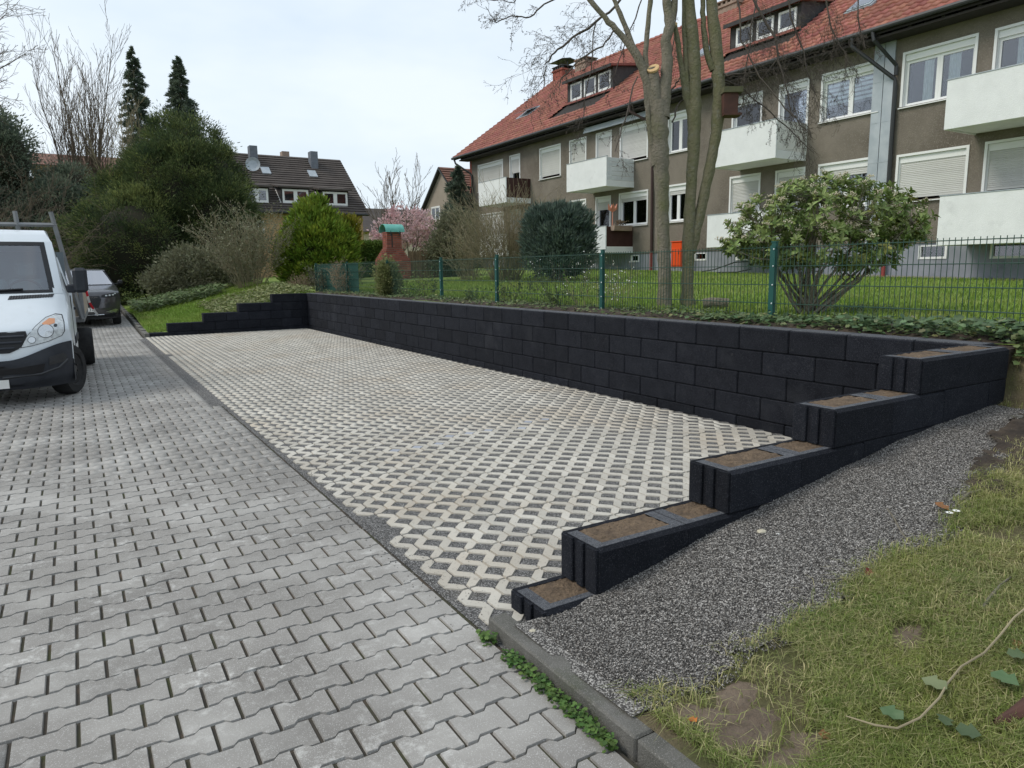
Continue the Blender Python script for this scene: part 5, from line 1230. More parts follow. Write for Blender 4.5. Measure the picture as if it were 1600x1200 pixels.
# ---------------------------------------------------------------- plants
def tubes(paths, n=4):
    """many tapered tubes (points, radii) as arrays"""
    VV, FF = [], []; base = 0; ang = np.arange(n) * 2 * PI / n; ca, sa = np.cos(ang), np.sin(ang)
    for P, R in paths:
        P = np.asarray(P, float); R = np.asarray(R, float); m = len(P)
        T = np.gradient(P, axis=0); T /= np.linalg.norm(T, axis=1)[:, None] + 1e-12
        ref = np.array([0.31, 0.17, 0.93]) if abs(T[0, 2]) < .85 else np.array([0.95, 0.3, 0.05])
        A = np.cross(T, ref); A /= np.linalg.norm(A, axis=1)[:, None] + 1e-12; B = np.cross(T, A)
        V = P[:, None, :] + R[:, None, None] * (ca[None, :, None] * A[:, None, :] + sa[None, :, None] * B[:, None, :])
        i = np.arange(m - 1)[:, None] * n; k = np.arange(n)[None]; k2 = (k + 1) % n
        F = np.stack([i + k, i + k2, i + n + k2, i + n + k], -1).reshape(-1, 4) + base
        VV.append(V.reshape(-1, 3)); FF.append(F); base += m * n
    return np.vstack(VV), np.vstack(FF)
def grow(out, p, d, L, r, lvl, kids, ratio=.6, ang=.7, jit=.18, trop=(0, 0, .05), seg=6, r_end=.35, start=.25, rmin=.002, kid_r=.55):
    """one branch and, recursively, its side branches, appended to out as (points, radii)"""
    d = norm(d); P = [np.array(p, float)]; tr = np.array(trop, float); s = L / seg; D = []
    for i in range(seg):
        d = norm(d + RNG.normal(size=3) * jit + tr); D.append(d); P.append(P[-1] + d * s)
    R = np.maximum(np.linspace(r, r * r_end, seg + 1), rmin); out.append((np.array(P), R))
    if lvl <= 0: return
    k = kids[0] if hasattr(kids, '__len__') else kids
    for j in range(k):
        t = start + (1 - start) * (j + random.random()) / k; x = t * seg; i = min(int(x), seg - 1); q = lerp(P[i], P[i + 1], x - i)
        ax = norm(np.cross(D[i], RNG.normal(size=3))); a = ang * random.uniform(.6, 1.3); nd_ = D[i] * math.cos(a) + ax * math.sin(a)
        grow(out, q, nd_, L * ratio * random.uniform(.6, 1.15) * (1.15 - .5 * t), max(R[i] * kid_r, rmin), lvl - 1, kids[1:] if hasattr(kids, '__len__') else kids, ratio, ang, jit, trop, max(3, seg - 1), r_end, .15, rmin, kid_r)
def leaf_cards(pos, axis, length, width, fold=.25):
    """one folded diamond leaf per position"""
    pos = np.asarray(pos); n = len(pos); axis = axis / (np.linalg.norm(axis, axis=1)[:, None] + 1e-9)
    s = np.cross(axis, RNG.normal(size=(n, 3))); s /= np.linalg.norm(s, axis=1)[:, None] + 1e-9; u = np.cross(s, axis)
    L = np.broadcast_to(np.asarray(length, float), (n,))[:, None]; Wd = np.broadcast_to(np.asarray(width, float), (n,))[:, None]
    V = np.stack([pos, pos + axis * L * .45 + s * Wd + u * Wd * fold, pos + axis * L, pos + axis * L * .45 - s * Wd + u * Wd * fold], 1).reshape(-1, 3)
    F = np.arange(4 * n).reshape(-1, 4); return V, F
def px_lobes(lst, D):
    r = []
    for px, py, rx, ry, *e in lst:
        dd = D + (e[0] if e else 0); k = dd / F_PX; r.append((on_d(px, py, dd), np.array([rx * k, rx * k, ry * k])))
    return r
def crown(lobes, clumps, per, cr, ll, lw, up=.35, out=.8, inner=.72, zmin=None, flat=.8, droop=0.0):
    """leaves in clumps spread through the shell of several lobes"""
    vol = np.array([l[1].prod() ** (2 / 3) for l in lobes]); vol /= vol.sum(); pos, ax, tn = [], [], []
    for (c, r), v in zip(lobes, vol):
        m = max(1, int(clumps * v)); dirs = RNG.normal(size=(m, 3)); dirs /= np.linalg.norm(dirs, axis=1)[:, None]
        rad = inner + (1.04 - inner) * RNG.random(m) ** .6
        rad *= 1 + .10 * np.array([mnoise.noise((float(q[0]) * 2.2 + c[0], float(q[1]) * 2.2, float(q[2]) * 2.2 + c[2])) for q in dirs])
        cc = c + dirs * r * rad[:, None]; g = RNG.normal(size=(m, per, 3)) * cr * np.array([1, 1, flat]) * RNG.uniform(.6, 1.25, (m, 1, 1))
        p = (cc[:, None] + g).reshape(-1, 3); a = (np.repeat(dirs[:, None], per, 1) * out + g / cr * .5 + np.array([0, 0, up]) + RNG.normal(size=(m, per, 3)) * .35).reshape(-1, 3)
        # leave out what lies deep inside another lobe
        keep = np.ones(len(p), bool)
        for c2, r2 in lobes:
            if c2 is c: continue
            keep &= (((p - c2) / r2) ** 2).sum(1) > .42
        if zmin is not None: keep &= p[:, 2] > zmin
        pos.append(p[keep]); ax.append(a[keep]); tn.append(np.repeat(RNG.random(m) ** 2.5, per)[keep])
    pos = np.vstack(pos); ax = np.vstack(ax); n = len(pos)
    return leaf_cards(pos, ax, ll * RNG.uniform(.6, 1.3, n), lw * RNG.uniform(.7, 1.3, n)) + (np.repeat(np.clip(np.concatenate(tn) + RNG.normal(size=n) * .12, 0, 1), 4),)
def arr_part(name, V, F, mat, parent, vals=None, smooth=False):
    off = np.array(OFF.get(parent.name, (0, 0, 0))); me = big_mesh(name, V - off, F, smooth, vals); return link(name, me, parent, None, mat)
def plant(name, label, cat, base, crown_vf=None, crown_mat=None, wood=None, wood_mat=None, group=None, crown_name="crown", wood_name="trunk", nside=4):
    t = thing(name, label, cat, tuple(base), 0, group)
    if wood: V, F = tubes(wood, nside); arr_part(wood_name, V, F, wood_mat, t, None, True)
    if crown_vf is not None: arr_part(crown_name, crown_vf[0], crown_vf[1], crown_mat, t, crown_vf[2] if len(crown_vf) > 2 else None)
    return t
def solid_core(t, lobes, mat, k=.80):  # solid lobes behind the leaves, crown shade put into their colour
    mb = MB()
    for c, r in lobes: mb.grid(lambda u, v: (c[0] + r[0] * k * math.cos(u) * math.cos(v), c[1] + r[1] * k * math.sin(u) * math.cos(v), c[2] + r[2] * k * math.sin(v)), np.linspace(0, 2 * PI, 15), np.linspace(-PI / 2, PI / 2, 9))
    part("shaded_core", mb, mat, t, smooth=True)
M['inner'] = material("inner_twigs_painted_shade", (0.018, 0.022, 0.012), (0.03, 0.026, 0.016), 3, 4, rough=1)  # near-black base colour stands for the shade inside the foliage

# big yew and its neighbours at the end of the driveway
def gz(px, py, D): p = on_d(px, py, D); return (p[0], p[1], terrain_z(p[0], p[1]) if p[0] > 1.6 else road_z(p[1]))
L_ = px_lobes([(292, 345, 96, 118, 0), (222, 390, 92, 88, -2), (345, 372, 52, 92, -1), (285, 250, 62, 62, 1), (155, 392, 60, 66, -1), (122, 415, 46, 62, -1.5), (205, 322, 48, 55, 0), (330, 288, 46, 58, 0), (365, 330, 28, 50, 0), (250, 290, 50, 60, -.5)], 33)
b = gz(260, 455, 33)
yew = plant("yew_tree", "big dark green yew with an uneven rounded crown beyond the far wall", "tree", b, crown(L_, 1350, 215, .24, .15, .018, .35, .9, .86, b[2] - .2), M['yew'], [(np.array([[b[0], b[1], b[2] - .3], [b[0] + .1, b[1], b[2] + 2], [b[0], b[1] + .1, b[2] + 5]]), np.array([.35, .28, .12]))], M['bark'], nside=8)
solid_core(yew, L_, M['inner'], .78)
def spire(name, label, tip, halfw, bot, D, mat, n=260, per=130, group=None, ll=.22):
    """conical conifer: whorls of drooping sprays round a straight trunk"""
    t = on_d(*tip, D); bz = on_d(tip[0], bot, D)[2]; k = D / F_PX; H_ = t[2] - bz; gzz = terrain_z(t[0], t[1]); P, A = [], []
    for i in range(n):
        f = (i + random.random()) / n; f = f ** .8; z = t[2] - f * (t[2] - max(gzz, bz - 3)); R = halfw * k * min(1.25, ((t[2] - z) / H_) ** .85) * random.uniform(.5, 1.3) + .05; a = random.random() * 2 * PI
        u = np.array([math.cos(a), math.sin(a), 0]); m = per; q = RNG.random(m) ** .6
        p = np.array([t[0], t[1], z]) + u * (R * q)[:, None] + np.array([0, 0, 1.0]) * (.10 * R * q - .35 * R * q ** 2)[:, None] + RNG.normal(size=(m, 3)) * .075 * (R * .5 + .25)
        P.append(p); A.append(u * 1.0 + np.array([0, 0, .25]) + RNG.normal(size=(m, 3)) * .5)
    P = np.vstack(P); A = np.vstack(A); nn = len(P)
    return plant(name, label, "tree", (t[0], t[1], gzz), leaf_cards(P, A, ll * RNG.uniform(.5, 1.2, nn), .026), mat, [(np.array([[t[0], t[1], gzz], [t[0], t[1], lerp(gzz, t[2], .6)], [t[0], t[1], t[2]]]), np.array([.22, .12, .02]))], M['bark'], group, nside=6)
spire("conifer_tree", "tall narrow dark conifer behind the bare twiggy tree", (205, 75), 27, 215, 45, M['conifer'], group="narrow conifers behind the yew")
spire("conifer_tree", "tall narrow dark conifer rising straight behind the yew top", (277, 90), 25, 190, 45, M['conifer'], group="narrow conifers behind the yew")
spire("conifer_tree", "loose dark green conifer in front of the beige gable house", (714, 262), 34, 350, 40, M['conifer'], 230, 110)
L_ = px_lobes([(10, 250, 38, 62), (-30, 230, 50, 70), (40, 330, 62, 70, 2), (95, 345, 56, 58, 1), (-20, 380, 80, 90), (60, 410, 70, 70), (112, 300, 30, 40, 2)], 36); b = gz(20, 460, 36)
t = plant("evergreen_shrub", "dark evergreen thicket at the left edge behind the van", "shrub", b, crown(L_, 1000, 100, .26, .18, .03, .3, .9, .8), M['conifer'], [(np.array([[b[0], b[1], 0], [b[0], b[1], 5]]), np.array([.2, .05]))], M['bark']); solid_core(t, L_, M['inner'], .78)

def upright_tree(name, label, base, n, H_, spread, r, mat, lvl=2, kids=(8, 4), D_jit=.06, group=None, trop=(0, 0, .10), ratio=.42, rmin=.006, ang=.55, fork=1.2):
    out = [(np.array([[base[0], base[1], base[2] - .3], [base[0], base[1], base[2] + fork]]), np.array([r * 2.2, r * 1.8]))]
    for i in range(n):
        a = random.random() * 2 * PI; s = spread * math.sqrt(random.random()); d = (math.cos(a) * s, math.sin(a) * s, 1)
        grow(out, (base[0], base[1], base[2] + fork * random.uniform(.4, 1)), d, H_ * random.uniform(.6, 1) * (1 - .25 * s), r * random.uniform(.5, 1), lvl, kids, ratio, ang, D_jit, trop, 7, .2, .2, rmin, .5)
    return plant(name, label, "tree", base, None, None, out, mat, group, wood_name="branches", nside=3)
p = on_d(135, 330, 42); upright_tree("bare_tree", "bare tree of many upright stems left of the yew", (p[0], p[1], .9), 32, 14.4, .37, .085, M['twig_far'], 2, (14, 6), .05, rmin=.0085, ratio=.30)
p = on_d(207, 330, 41); upright_tree("bare_tree", "bare twiggy tree with yellowish upright twigs in front of the narrow conifer", (p[0], p[1], 1.0), 20, 9.6, .20, .06, M['twig_pale'], 2, (12, 5), .05, rmin=.010, ratio=.26)
p = on_d(617, 400, 44); upright_tree("bare_tree", "bare tree with a rounded crown behind the pink magnolia", (p[0], p[1], 1.0), 16, 7.0, .62, .07, M['twig_far'], 2, (8, 4), .08, rmin=.011, ratio=.36)
# bare crown that reaches in at the upper left
out = []; p = on_d(-150, 430, 21); tb = np.array([p[0], p[1], 0.2]); top = on_d(-135, 150, 21)
out.append((np.array([tb, lerp(tb, top, .5), top]), np.array([.24, .2, .15])))
for px, py in [(10, 30), (25, 80), (30, 120), (0, -60), (-40, -120), (20, -20), (0, 150), (28, 100), (-200, 0), (-250, 120), (15, 60)]:
    q = on_d(px, py, 21 + random.uniform(-1.5, 1.5)); s = lerp(tb, top, random.uniform(.7, 1.0)); grow(out, s, (q - s) + np.array([0, 0, .5]), np.linalg.norm(q - s), .055, 3, (7, 5, 3), .45, .6, .10, (0, 0, .01), 8, .2, .3, .0048)
plant("bare_tree", "bare tree whose fine branches reach into the sky at the upper left", "tree", tb, None, None, out, M['twig_far'], wood_name="branches", nside=3)
# tangled bare shrub behind the van
out = []
for i in range(46):
    px = random.uniform(-40, 70); s = on_d(px, 440, 26 + random.uniform(-2, 2)); s[2] = .2; a = random.uniform(-1, 1); grow(out, s, (a * .5, random.uniform(-.4, .4), 1), random.uniform(2.4, 6.0), .018, 2, (8, 4), .42, .8, .15, (0, 0, -.02), 7, .2, .25, .005)
plant("bare_shrub", "tangle of bare brown shrub branches above the white van", "shrub", (out[0][0][0][0], out[0][0][0][1], .2), None, None, out, M['twig_far'], wood_name="branches", nside=3)

def fan_shrub(name, label, base, n, H_, spread, mat, r=.012, leafmat=None, leaves_n=0, ll=.05, lw=.016, lvl=1, kids=(6, 3), rad=.3, cat="shrub", trop=(0, 0, .02), rmin=.003, jit=.10, ratio=.4, group=None):
    out = []
    for i in range(n):
        a = random.random() * 2 * PI; q = math.sqrt(random.random()); s = (base[0] + math.cos(a) * q * rad, base[1] + math.sin(a) * q * rad, base[2] - .05)
        grow(out, s, (math.cos(a) * q * spread, math.sin(a) * q * spread, 1), H_ * random.uniform(.6, 1.05), r * random.uniform(.6, 1.1), lvl, kids, ratio, .6, jit, trop, 6, .25, .25, rmin)
    cv = None
    if leaves_n:
        pts = np.vstack([o[0][1:] for o in out]); pts = pts[RNG.integers(0, len(pts), leaves_n)] + RNG.normal(size=(leaves_n, 3)) * ll * .8
        cv = leaf_cards(pts, RNG.normal(size=(leaves_n, 3)) + [0, 0, .4], ll * RNG.uniform(.6, 1.3, leaves_n), lw)
    return plant(name, label, cat, base, cv, leafmat, out, mat, group, "leaves", "stems", 3)
b = gz(392, 452, 25.5); fan_shrub("leafy_shrub", "pale twiggy shrub in young leaf between the yew and the far wall", b, 70, 2.75, .62, M['twig_pale'], .014, M['bushgrey'], 5200, .085, .022, 1, (8, 4), .5, rmin=.005)
b = gz(300, 452, 29); L_ = px_lobes([(300, 425, 42, 40), (345, 430, 40, 38), (262, 440, 30, 22)], 28); t = plant("olive_shrub", "olive green leafy shrub at the foot of the yew", "shrub", b, crown(L_, 300, 40, .16, .12, .035, .4), M['bushgrey'], [(np.array([[b[0], b[1], b[2]], [b[0], b[1], b[2] + 1]]), np.array([.05, .02]))], M['bark'])
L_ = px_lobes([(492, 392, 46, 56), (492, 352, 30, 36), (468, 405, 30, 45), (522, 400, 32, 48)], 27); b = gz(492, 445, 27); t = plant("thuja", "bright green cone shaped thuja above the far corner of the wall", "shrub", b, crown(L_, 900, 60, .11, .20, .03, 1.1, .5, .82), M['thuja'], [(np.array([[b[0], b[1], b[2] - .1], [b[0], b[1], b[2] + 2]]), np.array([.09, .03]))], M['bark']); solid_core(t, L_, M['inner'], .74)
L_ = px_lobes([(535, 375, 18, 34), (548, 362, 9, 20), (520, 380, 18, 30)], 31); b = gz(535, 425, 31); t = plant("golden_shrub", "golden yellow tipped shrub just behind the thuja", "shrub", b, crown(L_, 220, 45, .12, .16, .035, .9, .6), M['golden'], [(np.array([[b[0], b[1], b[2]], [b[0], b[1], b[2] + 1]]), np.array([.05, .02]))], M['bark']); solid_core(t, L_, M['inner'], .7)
# clipped hedge
a, c = on_d(548, 428, 34), on_d(612, 428, 34); hz0 = lawn_z(a[0], a[1]); hz1 = on_d(580, 382, 34)[2]; n = 16000; u = RNG.random(n); face = RNG.random(n)
hx = lerp(a[0] - .6, c[0], u); hy = lerp(a[1], c[1], u); hzv = np.where(face < .72, hz0 + (hz1 - hz0) * RNG.random(n), hz1); hyv = hy + np.where(face < .72, -.05 * RNG.random(n), RNG.random(n) * 1.0)
pos = np.stack([hx, hyv, hzv], 1) + RNG.normal(size=(n, 3)) * .06
t = plant("clipped_hedge", "clipped green hedge with a sunny yellowish top left of the brick grill", "hedge", (a[0], a[1], hz0), leaf_cards(pos, RNG.normal(size=(n, 3)) * .5 + [0, -.4, .6], .13, .03), M['hedge'], crown_name="foliage")
part("shaded_core", MB().box(a[0] - .55, c[0] - .05, a[1] + .05, a[1] + .95, hz0 - .1, hz1 - .06), M['inner'], t)  # solid box inside the hedge, its shade put into the colour
# magnolia in flower
b = gz(640, 420, 39); out = []
for i in range(9): grow(out, (b[0], b[1], b[2] + .5), (random.uniform(-1, 1), random.uniform(-.6, .6), random.uniform(.35, .9)), random.uniform(2, 3.1), .05, 2, (5, 3), .5, .7, .12, (0, 0, .02), 6, .25, .25, .008)
L_ = px_lobes([(612, 365, 27, 24), (645, 352, 34, 28), (660, 372, 24, 22), (628, 348, 30, 22), (598, 375, 16, 16)], 39); cv = crown(L_, 190, 26, .15, .16, .055, .5, .6, .3)
plant("magnolia_tree", "pink flowering magnolia behind the brick grill", "tree", b, cv, M['blossom'], out, M['twig_far'], None, "blossom", "branches", 4)
L_ = px_lobes([(708, 375, 26, 42), (700, 395, 30, 34), (722, 360, 18, 30)], 30); b = gz(708, 430, 30); t = plant("grey_shrub", "grey green leafy bush in front of the beige gable house", "shrub", b, crown(L_, 420, 45, .16, .11, .03, .3, .8, .5), M['bushgrey'], [(np.array([[b[0], b[1], b[2]], [b[0], b[1], b[2] + 1.6]]), np.array([.06, .02]))], M['twig_pale'])
b = gz(790, 432, 24); fan_shrub("bare_shrub", "large straw coloured bare shrub left of the rounded juniper", b, 170, 3.05, .52, M['twig_pale'], .012, M['bushgrey'], 900, .05, .014, 1, (7, 3), .45, rmin=.0045)
b = gz(735, 430, 25); fan_shrub("bare_shrub", "smaller bare shrub with greyish twigs left of the straw coloured one", b, 60, 2.1, .55, M['twig_pale'], .011, M['bushgrey'], 1500, .06, .016, 1, (6, 3), .4, rmin=.0045)
L_ = px_lobes([(872, 375, 46, 48), (850, 356, 27, 30), (895, 356, 26, 30), (872, 395, 48, 36), (842, 385, 20, 40), (903, 385, 19, 40)], 22); b = gz(872, 430, 22); t = plant("juniper", "rounded blue green juniper in front of the house", "shrub", b, crown(L_, 1000, 55, .085, .17, .017, 1.1, .55, .86, b[2]), M['juniper'], [(np.array([[b[0], b[1], b[2] - .1], [b[0], b[1], b[2] + 1]]), np.array([.07, .03]))], M['bark']); solid_core(t, L_, M['inner'], .80)
b = gz(900, 452, 13.5); fan_shrub("flowering_shrub", "thin shrub with white spring flowers in front of the rounded juniper", b, 20, .8, .45, M['twig'], .006, M['whiteflower'], 120, .026, .012, 1, (5, 2), .5, rmin=.0022)
b = gz(968, 470, 11.5); fan_shrub("flowering_shrub", "sparse white flowered shrub between the juniper and the left trunk", b, 14, .7, .25, M['twig_pale'], .006, M['whiteflower'], 90, .026, .012, 1, (5, 2), .35, rmin=.002)
b = gz(925, 474, 10.8); fan_shrub("rose_bush", "low leafless rose bush behind the green post left of the trunks", b, 12, .55, .9, M['twig_pale'], .005, M['weed'], 120, .035, .012, 1, (4, 2), .3, rmin=.002)

# ---- the two trunks behind the fence
def limb(pts, D, dj=None):
    P = [on_d(a, b_, D + (dj[i] if dj else 0)) for i, (a, b_, w) in enumerate(pts)]; R = [w * D / F_PX for a, b_, w in pts]
    # finer, slightly uneven path
    Q, S_ = [], []
    for i in range(len(P) - 1):
        for k in range(4):
            t = k / 4; Q.append(lerp(P[i], P[i + 1], t) + RNG.normal(size=3) * .004); S_.append(lerp(R[i], R[i + 1], t) * random.uniform(.92, 1.09))
    Q.append(P[-1]); S_.append(R[-1]); return np.array(Q), np.array(S_)
def twigs_along(out, path, n, L, r, lvl, kids, side, trop, ang=.8, start=.15):
    P = path[0]
    for j in range(n):
        t = start + (1 - start) * random.random(); x = t * (len(P) - 1); i = min(int(x), len(P) - 2); q = lerp(P[i], P[i + 1], x - i); d = norm(P[i + 1] - P[i]); v = norm(np.array(side) + RNG.normal(size=3) * .7)
        grow(out, q, d * .5 + v * .8, L * random.uniform(.45, 1.1), r * .7 * random.uniform(.7, 1.1), lvl, kids, .5, ang, .20, trop, 7, .3, .2, .0017, .6)
rtv, upv = _rt, np.array([0, 0, 1.0])
def garden_tree(name, label, basepx, zb, main, boughs, barkmat, cuts):
    b0 = on_z(basepx[0], basepx[1], zb); D = float((b0 - _C) @ _fw); t = thing(name, label, "tree", tuple(b0)); W_ = []
    for pts in main: W_.append(limb(pts, D))
    V, F = tubes(W_, 12); arr_part("trunk", V, F, barkmat, t, None, True)
    small = []
    for pts, dj, tw in boughs:
        l = limb(pts, D, dj); l = (l[0] + np.cumsum(RNG.normal(size=l[0].shape) * .012, 0), l[1] * .62); small.append(l)
        if tw: twigs_along(small, l, *tw)
    V, F = tubes(small, 4); arr_part("branches", V, F, M['twig'], t, None, True)
    ends = np.vstack([s_[0][1:] for s_ in small if s_[1][-1] < .004]); ends = ends[RNG.integers(0, len(ends), min(2600, len(ends)))]
    V, F = leaf_cards(ends, RNG.normal(size=(len(ends), 3)) + [0, 0, -.5], .022, .006); arr_part("buds", V, F, M['twig'], t)
    for (a, b_, w, dx, dy) in cuts:
        c = on_d(a, b_, D); ax = norm(_rt * dx + _up * dy - _fw * 1.0); mb = MB().lathe([(w * D / F_PX, -.03), (w * D / F_PX * 1.02, .0), (0.001, .002)], c - _fw * w * D / F_PX * .75, ax, 14); part("cut_face", mb, M['cutwood'], t)
    return t, D
T = (0, 0, -.10); TT = (0, 0, -.05)
main1 = [[(1039, 492, 15), (1038, 470, 11.5), (1038, 430, 10), (1037, 380, 9.3), (1035, 320, 10.5), (1033, 265, 12), (1031, 225, 13.5), (1030, 190, 14), (1029, 160, 13.5)],
         [(1027, 175, 11), (1022, 135, 9.8), (1019, 108, 9)], [(1035, 185, 11.5), (1038, 140, 9.5), (1043, 100, 8.6), (1040, 65, 8.2), (1047, 40, 7.6), (1042, 5, 6.4), (1035, -60, 5), (1028, -170, 4)],
         [(1046, 45, 5.5), (1053, 8, 4.6), (1060, -50, 4), (1066, -150, 3)], [(1024, 178, 8), (1015, 140, 7.2), (1004, 105, 6.8), (990, 78, 6.2), (968, 52, 4.8), (945, 28, 4.4), (915, -10, 3.6), (880, -60, 3)],
         [(1001, 98, 5.2), (988, 70, 4.2), (972, 30, 3.8), (958, -5, 3.2), (940, -60, 2.6)], [(1022, 225, 4.5), (1014, 190, 4.5), (1009, 130, 4.2), (1009, 70, 4.2), (1016, 5, 3.8), (1022, -80, 3)], [(1024, 260, 6), (1016, 200, 4.5), (1011, 150, 4.5)]]
bough1 = [([(985, -20, 3.4), (945, 14, 3.2), (900, 50, 3), (866, 77, 2.6), (846, 95, 2), (842, 130, 1.3)], [.6, .4, .2, 0, -.1, -.2], (22, .75, .005, 2, (6, 3), -rtv, T)),
          ([(900, -25, 2.6), (855, 6, 2.2), (833, 31, 2), (805, 28, 1.7), (783, 37, 1.4), (768, 18, 1)], [.5, .4, .3, .2, .1, 0], (14, .5, .004, 2, (4, 3), -rtv, TT)),
          ([(960, 45, 2.4), (940, 70, 2), (905, 90, 1.7), (880, 130, 1.3)], [0, -.2, -.4, -.5], (12, .6, .004, 2, (5, 3), -rtv - upv * .4, T)),
          ([(1010, -30, 2.4), (985, 40, 2), (960, 110, 1.6), (935, 150, 1.3)], [1, .9, .7, .5], (14, .6, .004, 2, (5, 3), -rtv - upv * .5, T)),
          ([(1000, 120, 2.2), (985, 190, 1.6), (975, 235, 1.2)], [0, -.4, -.6], (8, .5, .0035, 2, (4, 2), -upv, T)),
          ([(930, 40, 2.2), (925, 100, 1.8), (912, 160, 1.4), (900, 205, 1.1)], [.6, .5, .4, .3], (12, .5, .0035, 2, (5, 3), -upv - rtv * .3, T)),
          ([(830, -30, 2), (800, 10, 1.7), (760, 5, 1.4), (735, -5, 1)], [1, 1, .9, .8], (10, .5, .0035, 2, (4, 2), -rtv, TT)),
          ([(1044, 150, 3), (1060, 120, 2), (1075, 105, 1.5)], [0, .2, .4], (5, .4, .0035, 1, (4,), rtv, TT)), ([(1050, 190, 2.6), (1058, 165, 2), (1082, 150, 1.6)], [0, .2, .4], None)]
garden_tree("bare_tree", "left thick trunk with a fresh saw cut, behind the mesh fence", (1042, 481), 1.07, main1, bough1, M['bark'], [(1019, 109, 9.4, -.45, .75)])
main2 = [[(1075, 492, 14), (1074, 465, 10.5), (1074, 420, 9), (1076, 370, 8.8), (1079, 300, 8.8), (1083, 240, 9.6), (1085, 180, 10), (1086, 120, 9.8), (1081, 55, 9.6), (1076, 0, 8.8), (1070, -80, 7.5), (1062, -200, 5)],
         [(1080, 395, 7), (1089, 355, 7.6), (1100, 305, 8), (1110, 255, 8.2), (1119, 205, 8.6), (1124, 155, 9.4), (1122, 105, 9.6), (1117, 55, 9.2), (1111, 0, 8.4), (1105, -80, 6.6), (1100, -200, 4)],
         [(1080, 185, 5.4), (1072, 150, 5), (1066, 110, 4.6), (1060, 72, 4), (1054, 38, 3.8)], [(1076, 160, 4.6), (1072, 110, 4.2), (1070, 60, 4), (1069, 0, 3.6), (1066, -90, 3)], [(1114, 110, 5.4), (1104, 80, 4.6), (1099, 40, 4.2), (1098, 0, 3.8), (1096, -80, 3)]]
R_ = rtv
bough2 = [([(1160, -60, 4), (1180, 0, 3.6), (1206, 56, 3.2), (1216, 88, 2.6), (1224, 130, 1.8), (1232, 190, 1.2)], [.6, .5, .4, .3, .2, .1], (26, .75, .005, 2, (7, 4), R_ - upv * .3, T)),
          ([(1124, 108, 2.6), (1140, 118, 2.2), (1165, 118, 1.8), (1200, 112, 1.4)], [0, -.1, -.2, -.3], (12, .6, .004, 2, (5, 3), R_ - upv * .4, T)),
          ([(1150, -30, 2.4), (1155, 60, 2), (1180, 120, 1.7), (1225, 170, 1.4), (1262, 205, 1.1)], [-.2, -.3, -.3, -.4, -.5], (20, .55, .004, 2, (6, 3), R_ - upv * .5, T)),
          ([(1230, -40, 2.6), (1240, 30, 2.2), (1265, 100, 1.8), (1280, 150, 1.3)], [.6, .6, .5, .5], (24, .65, .004, 2, (7, 4), R_ * .6 - upv * .6, T)),
          ([(1270, -60, 2.4), (1290, 0, 2), (1310, 60, 1.6), (1330, 105, 1.2)], [.8, .8, .7, .6], (22, .6, .004, 2, (6, 4), -upv + R_ * .2, T)),
          ([(1190, -40, 2.4), (1170, 40, 2), (1160, 110, 1.6), (1150, 150, 1.3)], [.9, .8, .7, .6], (18, .6, .004, 2, (6, 3), -upv, T)),
          ([(1125, 125, 3), (1150, 140, 2.2), (1190, 170, 1.8), (1230, 205, 1.4), (1265, 240, 1)], [0, .1, .1, 0, -.1], (22, .45, .0036, 2, (5, 3), -upv * .8 + R_ * .3, T)),
          ([(1060, -30, 2.4), (1052, 60, 1.8), (1045, 120, 1.4)], [.8, .7, .6], (10, .5, .0035, 2, (5, 3), -upv - R_ * .3, T)),
          ([(1340, -40, 2.2), (1335, 20, 1.8), (1345, 70, 1.3)], [.8, .8, .7], (12, .5, .0035, 2, (5, 3), -upv, T)),
          ([(1215, 90, 2), (1190, 130, 1.6), (1175, 160, 1.2)], [.3, .3, .3], (10, .45, .0035, 2, (5, 3), -upv, T))]
tr2, D2 = garden_tree("bare_tree", "right forked mossy trunk carrying a nest box, behind the mesh fence", (1079, 480), 1.07, main2, bough2, M['bark_moss'], [(1054, 38, 3.9, 0, .6)])
# nest box on the right stem
D2b = D2 - .1; a, c = on_d(1128, 178, D2b), on_d(1150, 148, D2b); k = D2b / F_PX; ctr = (a + c) / 2; hw_, hh_ = 11 * k, 15 * k
nb = thing("nest_box", "brown wooden nest box with a mossy roof fixed to the right trunk", "nest box", tuple(ctr)); M['boxwood'] = material("red_brown_wood", (0.095, 0.042, 0.03), (0.07, 0.034, 0.026), 8, 3, rough=.8)
M['mossroof'] = material("mossy_roof_board", (0.12, 0.115, 0.06), (0.085, 0.085, 0.05), 12, 3, rough=.95)
def obox(c, hx_, hy_, z0, z1):
    mb = MB(); r2 = np.array([_rt[0], _rt[1], 0]); f2 = np.array([-r2[1], r2[0], 0]); vs = [np.array([c[0], c[1], 0]) + r2 * sx * hx_ + f2 * sy * hy_ + np.array([0, 0, z]) for z in (z0, z1) for sx, sy in ((-1, -1), (1, -1), (1, 1), (-1, 1))]
    return mb.add(vs, [(0, 3, 2, 1), (4, 5, 6, 7), (0, 1, 5, 4), (1, 2, 6, 5), (2, 3, 7, 6), (3, 0, 4, 7)])
part("box_body", obox(ctr, hw_, hw_, ctr[2] - hh_, ctr[2] + hh_), M['boxwood'], nb); part("base_board", obox(ctr + _rt * .03, hw_ * 1.25, hw_ * 1.2, ctr[2] - hh_ - .03, ctr[2] - hh_ - .001), M['boxwood'], nb)
part("roof_board", obox(ctr + _rt * .02, hw_ * 1.35, hw_ * 1.35, ctr[2] + hh_ + .001, ctr[2] + hh_ + .075), M['mossroof'], nb); part("perch", MB().tube([ctr + _rt * hw_, ctr + _rt * (hw_ + .07)], .01, 6), M['boxwood'], nb)
